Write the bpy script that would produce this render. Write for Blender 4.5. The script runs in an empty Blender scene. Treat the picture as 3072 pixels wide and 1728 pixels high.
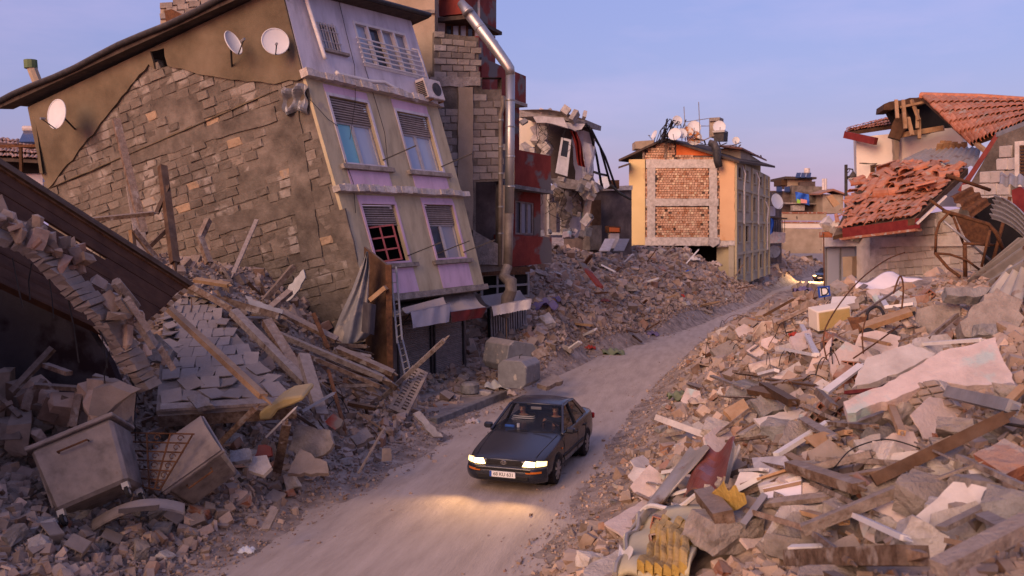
import bpy, bmesh, math, random
import numpy as np
from mathutils import Vector, Matrix, Euler
rnd = random.Random(7); nrs = np.random.RandomState(7)
SC = bpy.context.scene; COL = SC.collection
V = Vector; R = math.radians
# ------------------------------------------------------------ camera
F = 2700.0; PITCH = math.atan(164 / F); CAMZ = 5.0
cam_d = bpy.data.cameras.new('camera'); cam = bpy.data.objects.new('camera', cam_d); COL.objects.link(cam)
cam.location = (0, 0, CAMZ); cam.rotation_euler = (math.pi / 2 - PITCH, 0, 0)
cam_d.sensor_width = 36; cam_d.lens = 36 * F / 3072; cam_d.clip_end = 3000
cam_d.dof.use_dof = True; cam_d.dof.focus_distance = 24; cam_d.dof.aperture_fstop = 2.0
SC.camera = cam
# ------------------------------------------------------------ sky and light (dusk)
SUN_AZ = V((-0.55, -0.84, 0)).normalized(); SUN_EL = R(24)
W = bpy.data.worlds.new('World'); SC.world = W; W.use_nodes = True
nt = W.node_tree; nt.nodes.clear()
def nd(t, k, **kw):
    n = t.nodes.new(k)
    for a, b in kw.items(): setattr(n, a, b)
    return n
out = nd(nt, 'ShaderNodeOutputWorld'); bg = nd(nt, 'ShaderNodeBackground')
sky = nd(nt, 'ShaderNodeTexSky'); sky.sky_type = 'NISHITA'; sky.sun_disc = False
sky.sun_elevation = R(4.5); sky.sun_rotation = math.atan2(SUN_AZ.x, SUN_AZ.y)
sky.air_density = 1.3; sky.dust_density = 1.2; sky.ozone_density = 5.0
tint = nd(nt, 'ShaderNodeMix', data_type='RGBA', blend_type='MULTIPLY'); tint.inputs[0].default_value = 1
tint.inputs[7].default_value = (2.75, 1.2, 1.12, 1)
nt.links.new(sky.outputs[0], tint.inputs[6])
# thin high dusk cloud veil over the whole dome
tc = nd(nt, 'ShaderNodeTexCoord'); mp = nd(nt, 'ShaderNodeMapping'); mp.inputs['Scale'].default_value = (1.2, 1.2, 5.0)
cn = nd(nt, 'ShaderNodeTexNoise'); cn.inputs['Scale'].default_value = 2.2; cn.inputs['Detail'].default_value = 7; cn.inputs['Roughness'].default_value = .58
cr = nd(nt, 'ShaderNodeValToRGB'); cr.color_ramp.elements[0].position = .46; cr.color_ramp.elements[1].position = .78
cr.color_ramp.elements[1].color = (.20, .20, .20, 1)
cl = nd(nt, 'ShaderNodeMix', data_type='RGBA', blend_type='MIX')
SKYS = 0.10
cl.inputs[7].default_value = (4.6, 3.2, 4.4, 1)
flat = nd(nt, 'ShaderNodeMix', data_type='RGBA', blend_type='MIX'); flat.inputs[0].default_value = .30
flat.inputs[7].default_value = (2.9, 3.0, 6.3, 1)
nt.links.new(tc.outputs['Generated'], mp.inputs[0]); nt.links.new(mp.outputs[0], cn.inputs[0]); nt.links.new(cn.outputs[0], cr.inputs[0])
nt.links.new(tint.outputs[2], flat.inputs[6]); nt.links.new(flat.outputs[2], cl.inputs[6]); nt.links.new(cr.outputs[0], cl.inputs[0])
nt.links.new(cl.outputs[2], bg.inputs[0]); bg.inputs[1].default_value = SKYS; nt.links.new(bg.outputs[0], out.inputs[0])
sd = bpy.data.lights.new('sun', 'SUN'); so = bpy.data.objects.new('sun', sd); COL.objects.link(so)
sd.energy = 1.6; sd.angle = R(38); sd.color = (1.0, .64, .42)
so.rotation_euler = (-(SUN_AZ * math.cos(SUN_EL) + V((0, 0, math.sin(SUN_EL))))).to_track_quat('-Z', 'Y').to_euler()
so.location = (-30, -30, 40)
SC.view_settings.view_transform = 'Standard'; SC.view_settings.look = 'None'; SC.view_settings.gamma = 1; SC.view_settings.exposure = 1.2
SC.cycles.max_bounces = 5; SC.cycles.diffuse_bounces = 2; SC.cycles.glossy_bounces = 2; SC.cycles.transmission_bounces = 4
SC.cycles.caustics_reflective = False; SC.cycles.caustics_refractive = False
# ------------------------------------------------------------ pixel helpers: a pixel of the photograph to a point at a real distance
FW = V((0, math.cos(PITCH), -math.sin(PITCH))); UP = V((0, math.sin(PITCH), math.cos(PITCH))); CP = V((0, 0, CAMZ))
def ray(px, py): return V((1, 0, 0)) * ((px - 1536) / F) + UP * (-(py - 864) / F) + FW
def at(px, py, Y): d = ray(px, py); return CP + d * (Y / d.y)
def onz(px, py, z=0): d = ray(px, py); return CP + d * ((z - CAMZ) / d.z)
def onplane(px, py, p0, n): d = ray(px, py); return CP + d * ((p0 - CP).dot(n) / d.dot(n))
# ------------------------------------------------------------ materials
DUST = (.36, .285, .24)
def mat(name, cols, ns=3.0, rough=.92, bump=.25, bs=18, rv=0.0, pal=None, dust=0.0, metal=0.0, spec=.15, grain=None, rotz=0, rust=None, emis=None, wave=None, detail=6):
    m = bpy.data.materials.new(name); m.use_nodes = True; t = m.node_tree; L = t.links.new
    b = t.nodes['Principled BSDF']; g = nd(t, 'ShaderNodeNewGeometry')
    b.inputs['Roughness'].default_value = rough; b.inputs['Metallic'].default_value = metal; b.inputs['Specular IOR Level'].default_value = spec
    mpn = nd(t, 'ShaderNodeMapping'); L(g.outputs['Position'], mpn.inputs[0])
    if grain: mpn.inputs['Scale'].default_value = grain
    if rotz: rz_ = nd(t, 'ShaderNodeMapping'); rz_.inputs['Rotation'].default_value = (0, 0, rotz); L(g.outputs['Position'], rz_.inputs[0]); L(rz_.outputs[0], mpn.inputs[0])
    n = nd(t, 'ShaderNodeTexNoise'); n.inputs['Scale'].default_value = ns; n.inputs['Detail'].default_value = detail; n.inputs['Roughness'].default_value = .62
    L(mpn.outputs[0], n.inputs[0])
    r = nd(t, 'ShaderNodeValToRGB'); el = r.color_ramp.elements
    cols = list(cols); k = len(cols)
    while len(el) < k: el.new(.5)
    for i, c in enumerate(cols):
        el[i].position = .34 + .34 * i / max(1, k - 1); el[i].color = (*c, 1)
    if k == 1: el[1].color = (*cols[0], 1) if len(el) > 1 else el[0].color
    L(n.outputs[0], r.inputs[0]); col = r.outputs[0]
    rd = None
    if rv or pal:
        oi = nd(t, 'ShaderNodeObjectInfo'); ad = nd(t, 'ShaderNodeMath', operation='ADD'); fr = nd(t, 'ShaderNodeMath', operation='FRACT')
        L(oi.outputs['Random'], ad.inputs[0]); L(g.outputs['Random Per Island'], ad.inputs[1]); L(ad.outputs[0], fr.inputs[0]); rd = fr.outputs[0]
    if pal:
        pr = nd(t, 'ShaderNodeValToRGB'); pr.color_ramp.interpolation = 'CONSTANT'; e = pr.color_ramp.elements
        while len(e) < len(pal): e.new(.5)
        acc = 0
        for i, (c, wgt) in enumerate(pal): e[i].position = acc; e[i].color = (*c, 1); acc += wgt
        L(rd, pr.inputs[0]); mx = nd(t, 'ShaderNodeMix', data_type='RGBA', blend_type='MULTIPLY'); mx.inputs[0].default_value = 1
        L(col, mx.inputs[6]); L(pr.outputs[0], mx.inputs[7]); col = mx.outputs[2]
    if rv:
        m2 = nd(t, 'ShaderNodeMath', operation='MULTIPLY_ADD'); mul = nd(t, 'ShaderNodeMath', operation='MULTIPLY'); f2 = nd(t, 'ShaderNodeMath', operation='FRACT')
        mul.inputs[1].default_value = 7.31; L(rd, mul.inputs[0]); L(mul.outputs[0], f2.inputs[0])
        m2.inputs[1].default_value = 2 * rv; m2.inputs[2].default_value = 1 - rv; L(f2.outputs[0], m2.inputs[0])
        hs = nd(t, 'ShaderNodeHueSaturation'); L(m2.outputs[0], hs.inputs['Value']); L(col, hs.inputs['Color']); col = hs.outputs[0]
    if rust:
        n3 = nd(t, 'ShaderNodeTexNoise'); n3.inputs['Scale'].default_value = rust[1]; n3.inputs['Detail'].default_value = 8; L(g.outputs['Position'], n3.inputs[0])
        rr = nd(t, 'ShaderNodeValToRGB'); rr.color_ramp.elements[0].position = rust[2]; rr.color_ramp.elements[1].position = rust[2] + .06; L(n3.outputs[0], rr.inputs[0])
        mx = nd(t, 'ShaderNodeMix', data_type='RGBA'); mx.inputs[7].default_value = (*rust[0], 1); L(rr.outputs[0], mx.inputs[0]); L(col, mx.inputs[6]); col = mx.outputs[2]
    if dust:
        sx = nd(t, 'ShaderNodeSeparateXYZ'); L(g.outputs['Normal'], sx.inputs[0])
        n4 = nd(t, 'ShaderNodeTexNoise'); n4.inputs['Scale'].default_value = 5; n4.inputs['Detail'].default_value = 5; L(g.outputs['Position'], n4.inputs[0])
        ad = nd(t, 'ShaderNodeMath', operation='MULTIPLY_ADD'); ad.inputs[1].default_value = .9; L(n4.outputs[0], ad.inputs[0]); L(sx.outputs[2], ad.inputs[2])
        mr = nd(t, 'ShaderNodeMapRange'); mr.inputs[1].default_value = .55; mr.inputs[2].default_value = 1.35; mr.inputs[4].default_value = dust; L(ad.outputs[0], mr.inputs[0])
        mx = nd(t, 'ShaderNodeMix', data_type='RGBA'); mx.inputs[7].default_value = (*DUST, 1); L(mr.outputs[0], mx.inputs[0]); L(col, mx.inputs[6]); col = mx.outputs[2]
    L(col, b.inputs['Base Color'])
    if bump:
        n5 = nd(t, 'ShaderNodeTexNoise'); n5.inputs['Scale'].default_value = bs; n5.inputs['Detail'].default_value = 8; n5.inputs['Roughness'].default_value = .65; L(mpn.outputs[0], n5.inputs[0])
        bp = nd(t, 'ShaderNodeBump'); bp.inputs['Strength'].default_value = bump; bp.inputs['Distance'].default_value = .05; L(n5.outputs[0], bp.inputs['Height']); L(bp.outputs[0], b.inputs['Normal'])
    if wave:
        wv = nd(t, 'ShaderNodeTexWave'); wv.inputs['Scale'].default_value = wave[0]; wv.bands_direction = wave[1]
        L(g.outputs['Position'], wv.inputs[0])
        mx = nd(t, 'ShaderNodeMix', data_type='RGBA'); mx.inputs[7].default_value = (*wave[2], 1)
        rr = nd(t, 'ShaderNodeValToRGB'); rr.color_ramp.interpolation = 'CONSTANT'; rr.color_ramp.elements[1].position = .5; L(wv.outputs[0], rr.inputs[0])
        L(rr.outputs[0], mx.inputs[0]); L(col, mx.inputs[6]); L(mx.outputs[2], b.inputs['Base Color'])
    if emis: b.inputs['Emission Color'].default_value = (*emis[0], 1); b.inputs['Emission Strength'].default_value = emis[1]
    return m
def glassmat(name, col, rough=.05, alpha=.35):
    m = bpy.data.materials.new(name); m.use_nodes = True; b = m.node_tree.nodes['Principled BSDF']
    b.inputs['Base Color'].default_value = (*col, 1); b.inputs['Roughness'].default_value = rough; b.inputs['Specular IOR Level'].default_value = .5
    if alpha < 1:
        t = m.node_tree; tr = nd(t, 'ShaderNodeBsdfTransparent'); mx = nd(t, 'ShaderNodeMixShader'); mx.inputs[0].default_value = alpha
        t.links.new(tr.outputs[0], mx.inputs[1]); t.links.new(b.outputs[0], mx.inputs[2]); t.links.new(mx.outputs[0], t.nodes['Material Output'].inputs[0])
    return m
M = {}
# ------------------------------------------------------------ mesh helpers
def wloc(o):
    v = V((0, 0, 0))
    while o is not None: v = v + o.location; o = o.parent
    return v
def link(o, parent=None):
    COL.objects.link(o)
    if parent is not None: o.parent = parent
    return o
def tag(o, label=None, cat=None, group=None, kind=None):
    if label: o['label'] = label
    if cat: o['category'] = cat
    if group: o['group'] = group
    if kind: o['kind'] = kind
    return o
def empty(name, loc, label=None, cat=None, group=None):
    o = bpy.data.objects.new(name, None); o.location = loc; o.empty_display_size = .2; link(o); return tag(o, label, cat, group)
def mesh_obj(name, me, m=None, parent=None):
    o = bpy.data.objects.new(name, me); link(o, parent)
    if m is not None and not me.materials: me.materials.append(m if not isinstance(m, str) else M[m])
    return o
class MB:
    def __init__(s): s.v = []; s.f = []; s.mi = []; s.cur = 0
    def add(s, vs, fs):
        b = len(s.v); s.v += [V(p) for p in vs]; s.f += [tuple(b + i for i in f) for f in fs]; s.mi += [s.cur] * len(fs); return s
    def hexa(s, p):   # p: 4 bottom + 4 top corners
        return s.add(p, [(3, 2, 1, 0), (4, 5, 6, 7), (0, 1, 5, 4), (1, 2, 6, 5), (2, 3, 7, 6), (3, 0, 4, 7)])
    def box(s, c, size, rot=None):
        x, y, z = (k / 2 for k in size); q = [V(p) for p in ((-x, -y, -z), (x, -y, -z), (x, y, -z), (-x, y, -z), (-x, -y, z), (x, -y, z), (x, y, z), (-x, y, z))]
        if rot is not None:
            rm = rot if isinstance(rot, Matrix) else Euler(rot).to_matrix(); q = [rm @ k for k in q]
        return s.hexa([V(c) + k for k in q])
    def beam(s, a, b, w, h, up=V((0, 0, 1)), taper=1.0, roll=0):
        a = V(a); b = V(b); d = (b - a).normalized(); x = d.cross(up)
        if x.length < 1e-3: x = d.cross(V((1, 0, 0)))
        x.normalize(); y = x.cross(d)
        if roll: q = Matrix.Rotation(roll, 3, d); x = q @ x; y = q @ y
        p = []
        for c, k in ((a, 1), (b, taper)):
            p += [c - x * w / 2 * k - y * h / 2 * k, c + x * w / 2 * k - y * h / 2 * k, c + x * w / 2 * k + y * h / 2 * k, c - x * w / 2 * k + y * h / 2 * k]
        return s.hexa(p)
    def tube(s, pts, r, n=6, cap=True):
        pts = [V(p) for p in pts]; rs = r if isinstance(r, (list, tuple)) else [r] * len(pts); rings = []; px = None
        for i, p in enumerate(pts):
            d = (pts[min(i + 1, len(pts) - 1)] - pts[max(i - 1, 0)]).normalized()
            if px is None:
                x = d.cross(V((0, 0, 1)));
                if x.length < 1e-3: x = d.cross(V((1, 0, 0)))
            else: x = px - d * px.dot(d)
            x.normalize(); px = x; y = d.cross(x)
            rings.append([p + (x * math.cos(6.28318 * k / n) + y * math.sin(6.28318 * k / n)) * rs[i] for k in range(n)])
        fs = []
        for i in range(len(pts) - 1):
            for k in range(n): fs.append((i * n + k, i * n + (k + 1) % n, (i + 1) * n + (k + 1) % n, (i + 1) * n + k))
        if cap: fs.append(tuple(range(n - 1, -1, -1))); fs.append(tuple((len(pts) - 1) * n + k for k in range(n)))
        return s.add([p for r_ in rings for p in r_], fs)
    def prism(s, poly, off):   # polygon of 3-D points swept by vector off
        n = len(poly); poly = [V(p) for p in poly]; off = V(off)
        return s.add(poly + [p + off for p in poly], [tuple(range(n - 1, -1, -1)), tuple(range(n, 2 * n))] + [(i, (i + 1) % n, n + (i + 1) % n, n + i) for i in range(n)])
    def grid(s, fn, nu, nv, thick=None):
        pts = [[V(fn(i / nu, j / nv)) for i in range(nu + 1)] for j in range(nv + 1)]
        fl = [p for row in pts for p in row]; fs = [(j * (nu + 1) + i, j * (nu + 1) + i + 1, (j + 1) * (nu + 1) + i + 1, (j + 1) * (nu + 1) + i) for j in range(nv) for i in range(nu)]
        s.add(fl, fs)
        if thick is not None:
            t = V(thick); b = [p + t for p in fl]; s.add(b, [tuple(reversed(f)) for f in fs])
            n = (nu + 1) * (nv + 1); base = len(s.v) - 2 * n; loop = [i for i in range(nu + 1)] + [(j + 1) * (nu + 1) + nu for j in range(nv)] + [nv * (nu + 1) + i for i in range(nu - 1, -1, -1)] + [j * (nu + 1) for j in range(nv - 1, 0, -1)]
            for i in range(len(loop)):
                a, c = loop[i], loop[(i + 1) % len(loop)]; s.f.append((base + c, base + a, base + a + n, base + c + n)); s.mi.append(s.cur)
        return s
    def mesh(s, name, m=None, origin=V((0, 0, 0)), smooth=False):
        me = bpy.data.meshes.new(name); me.from_pydata([tuple(p - origin) for p in s.v], [], s.f)
        for k in (m if isinstance(m, (list, tuple)) else [m]):
            if k is not None: me.materials.append(M[k] if isinstance(k, str) else k)
        if any(s.mi): me.polygons.foreach_set('material_index', s.mi)
        if smooth: me.polygons.foreach_set('use_smooth', [True] * len(s.f))
        me.update(); return me
    def build(s, name, m, parent=None, smooth=False, bevel=0, fix=False):
        if parent is None:   # a thing of its own: origin at its base
            lo = V((min(p.x for p in s.v), min(p.y for p in s.v), min(p.z for p in s.v))); hi = V((max(p.x for p in s.v), max(p.y for p in s.v), lo.z)); og = (lo + hi) / 2
        else: og = wloc(parent)
        me = s.mesh(name, m, og, smooth)
        if fix or bevel:
            bm = bmesh.new(); bm.from_mesh(me); bmesh.ops.recalc_face_normals(bm, faces=bm.faces)
            if bevel: bmesh.ops.bevel(bm, geom=[e for e in bm.edges if e.is_manifold and e.calc_face_angle(0) > .5], offset=bevel, segments=1, affect='EDGES', clamp_overlap=True)
            bm.to_mesh(me); bm.free()
        o = mesh_obj(name, me, None, parent)
        if parent is None: o.location = og
        return o
def part(name, m, parent, fn, **kw):
    b = MB(); fn(b); return b.build(name, m, parent, **kw)
def inst(name, me, Mx, parent=None):
    o = bpy.data.objects.new(name, me); link(o, parent)
    if parent is not None: Mx = Matrix.Translation(-wloc(parent)) @ Mx
    o.matrix_world = Mx if parent is None else o.matrix_world
    if parent is not None: o.matrix_basis = Mx
    return o
class Q:   # a flat or warped wall face: u to the viewer's right, v up, d out of the wall
    def __init__(s, bl, br, tl, tr):
        s.a, s.b, s.c, s.e = V(bl), V(br), V(tl), V(tr); s.n = (s.b - s.a).cross(s.c - s.a).normalized()
        s.W = ((s.b - s.a).length + (s.e - s.c).length) / 2; s.H = ((s.c - s.a).length + (s.e - s.b).length) / 2
    def P(s, u, v, d=0): return s.a * (1 - u) * (1 - v) + s.b * u * (1 - v) + s.c * (1 - u) * v + s.e * u * v + s.n * d
    def uv(s, px, py):   # pixel to (u, v) on the face
        p = onplane(px, py, (s.a + s.b + s.c + s.e) / 4, s.n); u = v = .5
        for _ in range(12):
            r_ = s.P(u, v) - p; du = (s.b - s.a) * (1 - v) + (s.e - s.c) * v; dv = (s.c - s.a) * (1 - u) + (s.e - s.b) * u
            A = np.array([[du.dot(du), du.dot(dv)], [du.dot(dv), dv.dot(dv)]]); k = np.linalg.solve(A, [r_.dot(du), r_.dot(dv)]); u -= k[0]; v -= k[1]
        return u, v
    def box(s, mb, u0, u1, v0, v1, d0, d1):
        return mb.hexa([s.P(u0, v0, d1), s.P(u1, v0, d1), s.P(u1, v0, d0), s.P(u0, v0, d0), s.P(u0, v1, d1), s.P(u1, v1, d1), s.P(u1, v1, d0), s.P(u0, v1, d0)])
    def wall(s, mb, ops, d0, d1):   # a wall with openings
        us = sorted({0, 1, *[k for o in ops for k in o[:2]]}); vs = sorted({0, 1, *[k for o in ops for k in o[2:]]})
        for i in range(len(us) - 1):
            for j in range(len(vs) - 1):
                cu = (us[i] + us[i + 1]) / 2; cv = (vs[j] + vs[j + 1]) / 2
                if any(o[0] < cu < o[1] and o[2] < cv < o[3] for o in ops): continue
                q = (us[i], us[i + 1], vs[j], vs[j + 1])
                for d, fl in ((d1, 0), (d0, 1)):
                    p = [s.P(q[0], q[2], d), s.P(q[1], q[2], d), s.P(q[1], q[3], d), s.P(q[0], q[3], d)]; mb.add(p, [(0, 1, 2, 3) if not fl else (3, 2, 1, 0)])
        for o in list(ops) + [(0, 1, 0, 1)]:
            u0, u1, v0, v1 = o; k = [(u0, v0), (u1, v0), (u1, v1), (u0, v1)]
            for i in range(4):
                (a, b), (c, e) = k[i], k[(i + 1) % 4]; mb.add([s.P(a, b, d0), s.P(c, e, d0), s.P(c, e, d1), s.P(a, b, d1)], [(0, 1, 2, 3)])
        return mb
def frame_bars(q, mb, u0, u1, v0, v1, w, d0, d1, nu=1, nv=1):
    wu = w / q.W; wv = w / q.H
    q.box(mb, u0, u0 + wu, v0, v1, d0, d1); q.box(mb, u1 - wu, u1, v0, v1, d0, d1); q.box(mb, u0 + wu, u1 - wu, v0, v0 + wv, d0, d1); q.box(mb, u0 + wu, u1 - wu, v1 - wv, v1, d0, d1)
    for i in range(1, nu): k = u0 + (u1 - u0) * i / nu; q.box(mb, k - wu / 2, k + wu / 2, v0 + wv, v1 - wv, d0 + .004, d1 - .004)
    for i in range(1, nv): k = v0 + (v1 - v0) * i / nv; q.box(mb, u0 + wu, u1 - wu, k - wv / 2, k + wv / 2, d0 + .008, d1 - .008)
    return mb
# ------------------------------------------------------------ shared small shapes
def brick_mesh(name, seed, m, rag=.06, chamf=.10):
    r = random.Random(seed); f = lambda a: a + r.uniform(-rag, rag); b = MB()
    b.add([(f(-.5), .5, f(-.5)), (f(.5), .5, f(-.5)), (f(.5), .5, f(.5)), (f(-.5), .5, f(.5)),
           (f(-.5), -.3, f(-.5)), (f(.5), -.3, f(-.5)), (f(.5), -.3, f(.5)), (f(-.5), -.3, f(.5)),
           (f(-.5 + chamf * .6), -.5 + r.uniform(-.1, .1), f(-.5 + chamf)), (f(.5 - chamf * .6), -.5 + r.uniform(-.1, .1), f(-.5 + chamf)), (f(.5 - chamf * .6), -.5 + r.uniform(-.1, .1), f(.5 - chamf)), (f(-.5 + chamf * .6), -.5 + r.uniform(-.1, .1), f(.5 - chamf))],
          [(0, 1, 5, 4), (1, 2, 6, 5), (2, 3, 7, 6), (3, 0, 4, 7), (4, 5, 9, 8), (5, 6, 10, 9), (6, 7, 11, 10), (7, 4, 8, 11), (8, 9, 10, 11)])
    return b.mesh(name, m)
def rock_mesh(name, seed, m, n=14, flat=1.0, cut=True):
    r = random.Random(seed); bm = bmesh.new()
    for i in range(n):
        if i < 8: p = V(((i & 1) - .5, (i >> 1 & 1) - .5, (i >> 2) - .5)); p = V((p.x * r.uniform(.55, 1), p.y * r.uniform(.55, 1), p.z * r.uniform(.5, 1)))
        else: p = V((r.gauss(0, 1), r.gauss(0, 1), r.gauss(0, 1))).normalized() * r.uniform(.5, .62)
        p.z *= flat; bm.verts.new(p)
    h = bmesh.ops.convex_hull(bm, input=bm.verts)
    bmesh.ops.delete(bm, geom=[v for v in bm.verts if not v.link_faces], context='VERTS')
    me = bpy.data.meshes.new(name); bm.to_mesh(me); bm.free()
    if m: me.materials.append(M[m])
    return me
# ------------------------------------------------------------ palette
mat_ = lambda n, *a, **k: M.__setitem__(n, mat(n, *a, **k))
mat_('ground', [(.20, .155, .13), (.30, .235, .195), (.36, .285, .24)], ns=1.2, bump=.6, bs=9)
mat_('road', [(.40, .305, .240), (.47, .362, .287), (.53, .412, .33)], ns=1.7, bump=.5, bs=11, grain=(1.9, .34, 1), rotz=.24, detail=10)
mat_('mound', [(.17, .122, .096), (.32, .24, .19), (.46, .355, .285)], ns=2.2, bump=.9, bs=7)
PALR = [((.92, .80, .70), .34), ((1.15, .98, .88), .22), ((.62, .56, .52), .16), ((1.5, 1.34, 1.24), .14), ((.95, .64, .50), .05), ((.55, .42, .35), .09)]
mat_('rubble', [(.28, .222, .186), (.40, .322, .27)], ns=5, bump=.5, bs=16, rv=.22, pal=PALR, dust=.65)
mat_('rubble_dark', [(.15, .125, .11), (.21, .175, .15)], ns=5, bump=.5, bs=16, rv=.25, pal=PALR, dust=.45)
mat_('concrete', [(.20, .165, .14), (.30, .25, .215), (.40, .335, .29)], ns=4, bump=1.0, bs=16, rv=.2, dust=.45, detail=10)
mat_('concrete_pale', [(.37, .315, .275), (.51, .44, .39), (.62, .545, .49)], ns=4, bump=.9, bs=16, rv=.14, dust=.3, detail=10)
mat_('concrete_grey', [(.15, .14, .135), (.23, .215, .205), (.31, .29, .275)], ns=4, bump=1.0, bs=16, rv=.18, dust=.4, detail=10)
mat_('plaster_white', [(.46, .40, .37), (.58, .515, .48), (.68, .61, .57)], ns=2.6, bump=.45, bs=16, rv=.10, dust=.35, detail=11)
mat_('plaster_pink', [(.45, .355, .32), (.57, .45, .41), (.65, .525, .48)], ns=2.6, bump=.5, bs=16, rv=.12, dust=.35, detail=11, rust=((.42, .52, .50), 1.6, .60))
mat_('brick_red', [(.26, .10, .06), (.36, .15, .09)], ns=6, bump=.7, bs=18, rv=.22, dust=.55, rust=((.36, .29, .25), 4, .54))
mat_('timber', [(.09, .052, .033), (.18, .115, .08), (.27, .19, .14)], ns=9, bump=.7, bs=26, rv=.32, dust=.55, rust=((.30, .245, .21), 3.5, .58), detail=10)
mat_('timber_raw', [(.30, .17, .085), (.40, .25, .14)], ns=5, bump=.3, bs=20, rv=.22, dust=.2)
mat_('timber_dark', [(.055, .028, .016), (.10, .055, .032)], ns=4, bump=.3, bs=20, rv=.2, dust=.25)
mat_('timber_dusty', [(.19, .14, .112), (.28, .22, .185), (.36, .29, .25)], ns=9, bump=.7, bs=26, rv=.22, dust=.5, rust=((.14, .095, .07), 4, .62), detail=10)
mat_('white_paint', [(.62, .57, .54), (.74, .69, .66)], ns=5, bump=.1, rough=.6, rv=.06, dust=.25)
mat_('rust', [(.075, .035, .02), (.17, .075, .035)], ns=9, bump=.4, bs=30, rough=.85, rv=.15)
mat_('dark_metal', [(.035, .032, .034), (.065, .058, .058)], ns=6, bump=.1, rough=.6, metal=.3, dust=.3)
mat_('grey_metal', [(.22, .215, .22), (.32, .31, .315)], ns=4, bump=.15, rough=.5, metal=.4, dust=.45)
mat_('bin_metal', [(.12, .098, .088), (.20, .162, .145), (.25, .205, .185)], ns=4, bump=.45, bs=4, rough=.62, metal=.1, dust=.75, rust=((.10, .06, .04), 5, .68), detail=10)
mat_('tank_metal', [(.17, .165, .17), (.24, .235, .24)], ns=4, bump=.4, bs=5, rough=.55, metal=.2, dust=.6, rust=((.42, .37, .32), 5, .61), detail=10)
mat_('steel', [(.34, .325, .31), (.48, .46, .44)], ns=2, bump=.08, rough=.42, metal=.8, spec=.5, grain=(1, 1, .3))
mat_('corrugated', [(.32, .29, .25), (.46, .42, .37)], ns=2.5, bump=.12, rough=.5, metal=.35, dust=.4, rust=((.20, .11, .06), 2.0, .60))
mat_('tile_red', [(.34, .11, .055), (.48, .18, .095)], ns=5, bump=.3, bs=25, rv=.24, dust=.30, rust=((.34, .25, .20), 3.0, .60))
mat_('tile_old', [(.24, .11, .075), (.34, .17, .12)], ns=5, bump=.3, bs=25, rv=.24, dust=.5)
mat_('red_paint', [(.17, .034, .026), (.25, .05, .036)], ns=3, bump=.3, rough=.85, rust=((.16, .135, .125), 1.0, .53), rv=.05, grain=(1, 1, .5), detail=10)
mat_('maroon', [(.13, .018, .018), (.20, .032, .028)], ns=4, bump=.1, rough=.5, dust=.2)
mat_('gable_plaster', [(.105, .078, .050), (.155, .117, .076), (.20, .152, .102)], ns=.7, bump=.3, bs=30, detail=9)
mat_('gable_backing', [(.085, .068, .056), (.145, .117, .095), (.225, .183, .15)], ns=1.3, bump=1.0, bs=6, detail=9)
mat_('gable_brick', [(.80, .80, .80), (1.08, 1.08, 1.08)], ns=4, bump=.9, bs=12, rv=.13, rust=((.30, .255, .22), 1.1, .57), pal=[((.180, .145, .117), .42), ((.20, .163, .133), .28), ((.158, .128, .105), .20), ((.36, .25, .165), .04), ((.225, .18, .145), .06)])
mat_('facade_white', [(.42, .375, .395), (.55, .50, .53), (.62, .56, .60)], ns=2.2, bump=.2, grain=(1, 1, .28), detail=10, rust=((.40, .36, .36), 2.3, .66))
mat_('facade_pink', [(.48, .33, .40), (.59, .40, .50), (.65, .45, .55)], ns=2.2, bump=.2, grain=(1, 1, .28), detail=10, rust=((.52, .41, .44), 2.3, .64))
mat_('facade_yellow', [(.34, .275, .175), (.46, .375, .24), (.53, .435, .285)], ns=2.2, bump=.2, grain=(1, 1, .28), detail=10, rust=((.36, .30, .23), 2.3, .64))
mat_('shutter_wood', [(.22, .18, .16), (.32, .26, .235)], ns=6, bump=.2, rv=.12)
mat_('old_frame', [(.40, .36, .35), (.52, .47, .46)], ns=8, bump=.2, rv=.05, rough=.7)
mat_('red_frame', [(.20, .055, .065), (.27, .08, .09)], ns=8, bump=.2, rough=.6)
mat_('block_wall', [(.80, .80, .80), (1.1, 1.08, 1.06)], ns=3, bump=.6, bs=14, rv=.16, pal=[((.30, .25, .215), .5), ((.25, .205, .175), .3), ((.36, .31, .275), .2)])
mat_('beige_wall', [(.30, .225, .155), (.42, .325, .235)], ns=.9, bump=.3, rust=((.12, .09, .07), .9, .62))
mat_('yellow_wall', [(.62, .45, .21), (.68, .50, .245)], ns=.6, bump=.1, rust=((.55, .37, .18), .8, .62))
mat_('orange_wall', [(.62, .36, .19), (.68, .41, .22)], ns=.6, bump=.1, rust=((.56, .26, .11), .55, .64))
mat_('orange_paint', [(.60, .13, .035), (.66, .17, .05)], ns=2, bump=.1)
mat_('infill_brick', [(.85, .85, .85), (1.08, 1.08, 1.08)], ns=6, bump=.2, rv=.14, pal=[((.48, .27, .17), .42), ((.53, .32, .21), .30), ((.38, .18, .10), .14), ((.60, .42, .27), .12), ((.26, .13, .08), .02)])
mat_('side_wall', [(.36, .30, .215), (.44, .37, .27)], ns=.6, bump=.1, rust=((.30, .25, .20), .7, .62))
mat_('column_yellow', [(.42, .335, .20), (.48, .39, .24)], ns=.8, bump=.1)
mat_('cream', [(.66, .56, .46), (.74, .64, .53)], ns=.8, bump=.12, rust=((.56, .47, .39), 1.2, .68))
mat_('roof_dark', [(.05, .036, .03), (.10, .072, .058)], ns=3, bump=.3)
mat_('dark_wall', [(.06, .045, .04), (.11, .08, .07), (.19, .145, .12)], ns=.7, bump=.3)
mat_('void', [(.012, .010, .010), (.02, .017, .016)], ns=2, bump=0)  # near-black colour for sheets that stand in for unlit interiors
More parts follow.
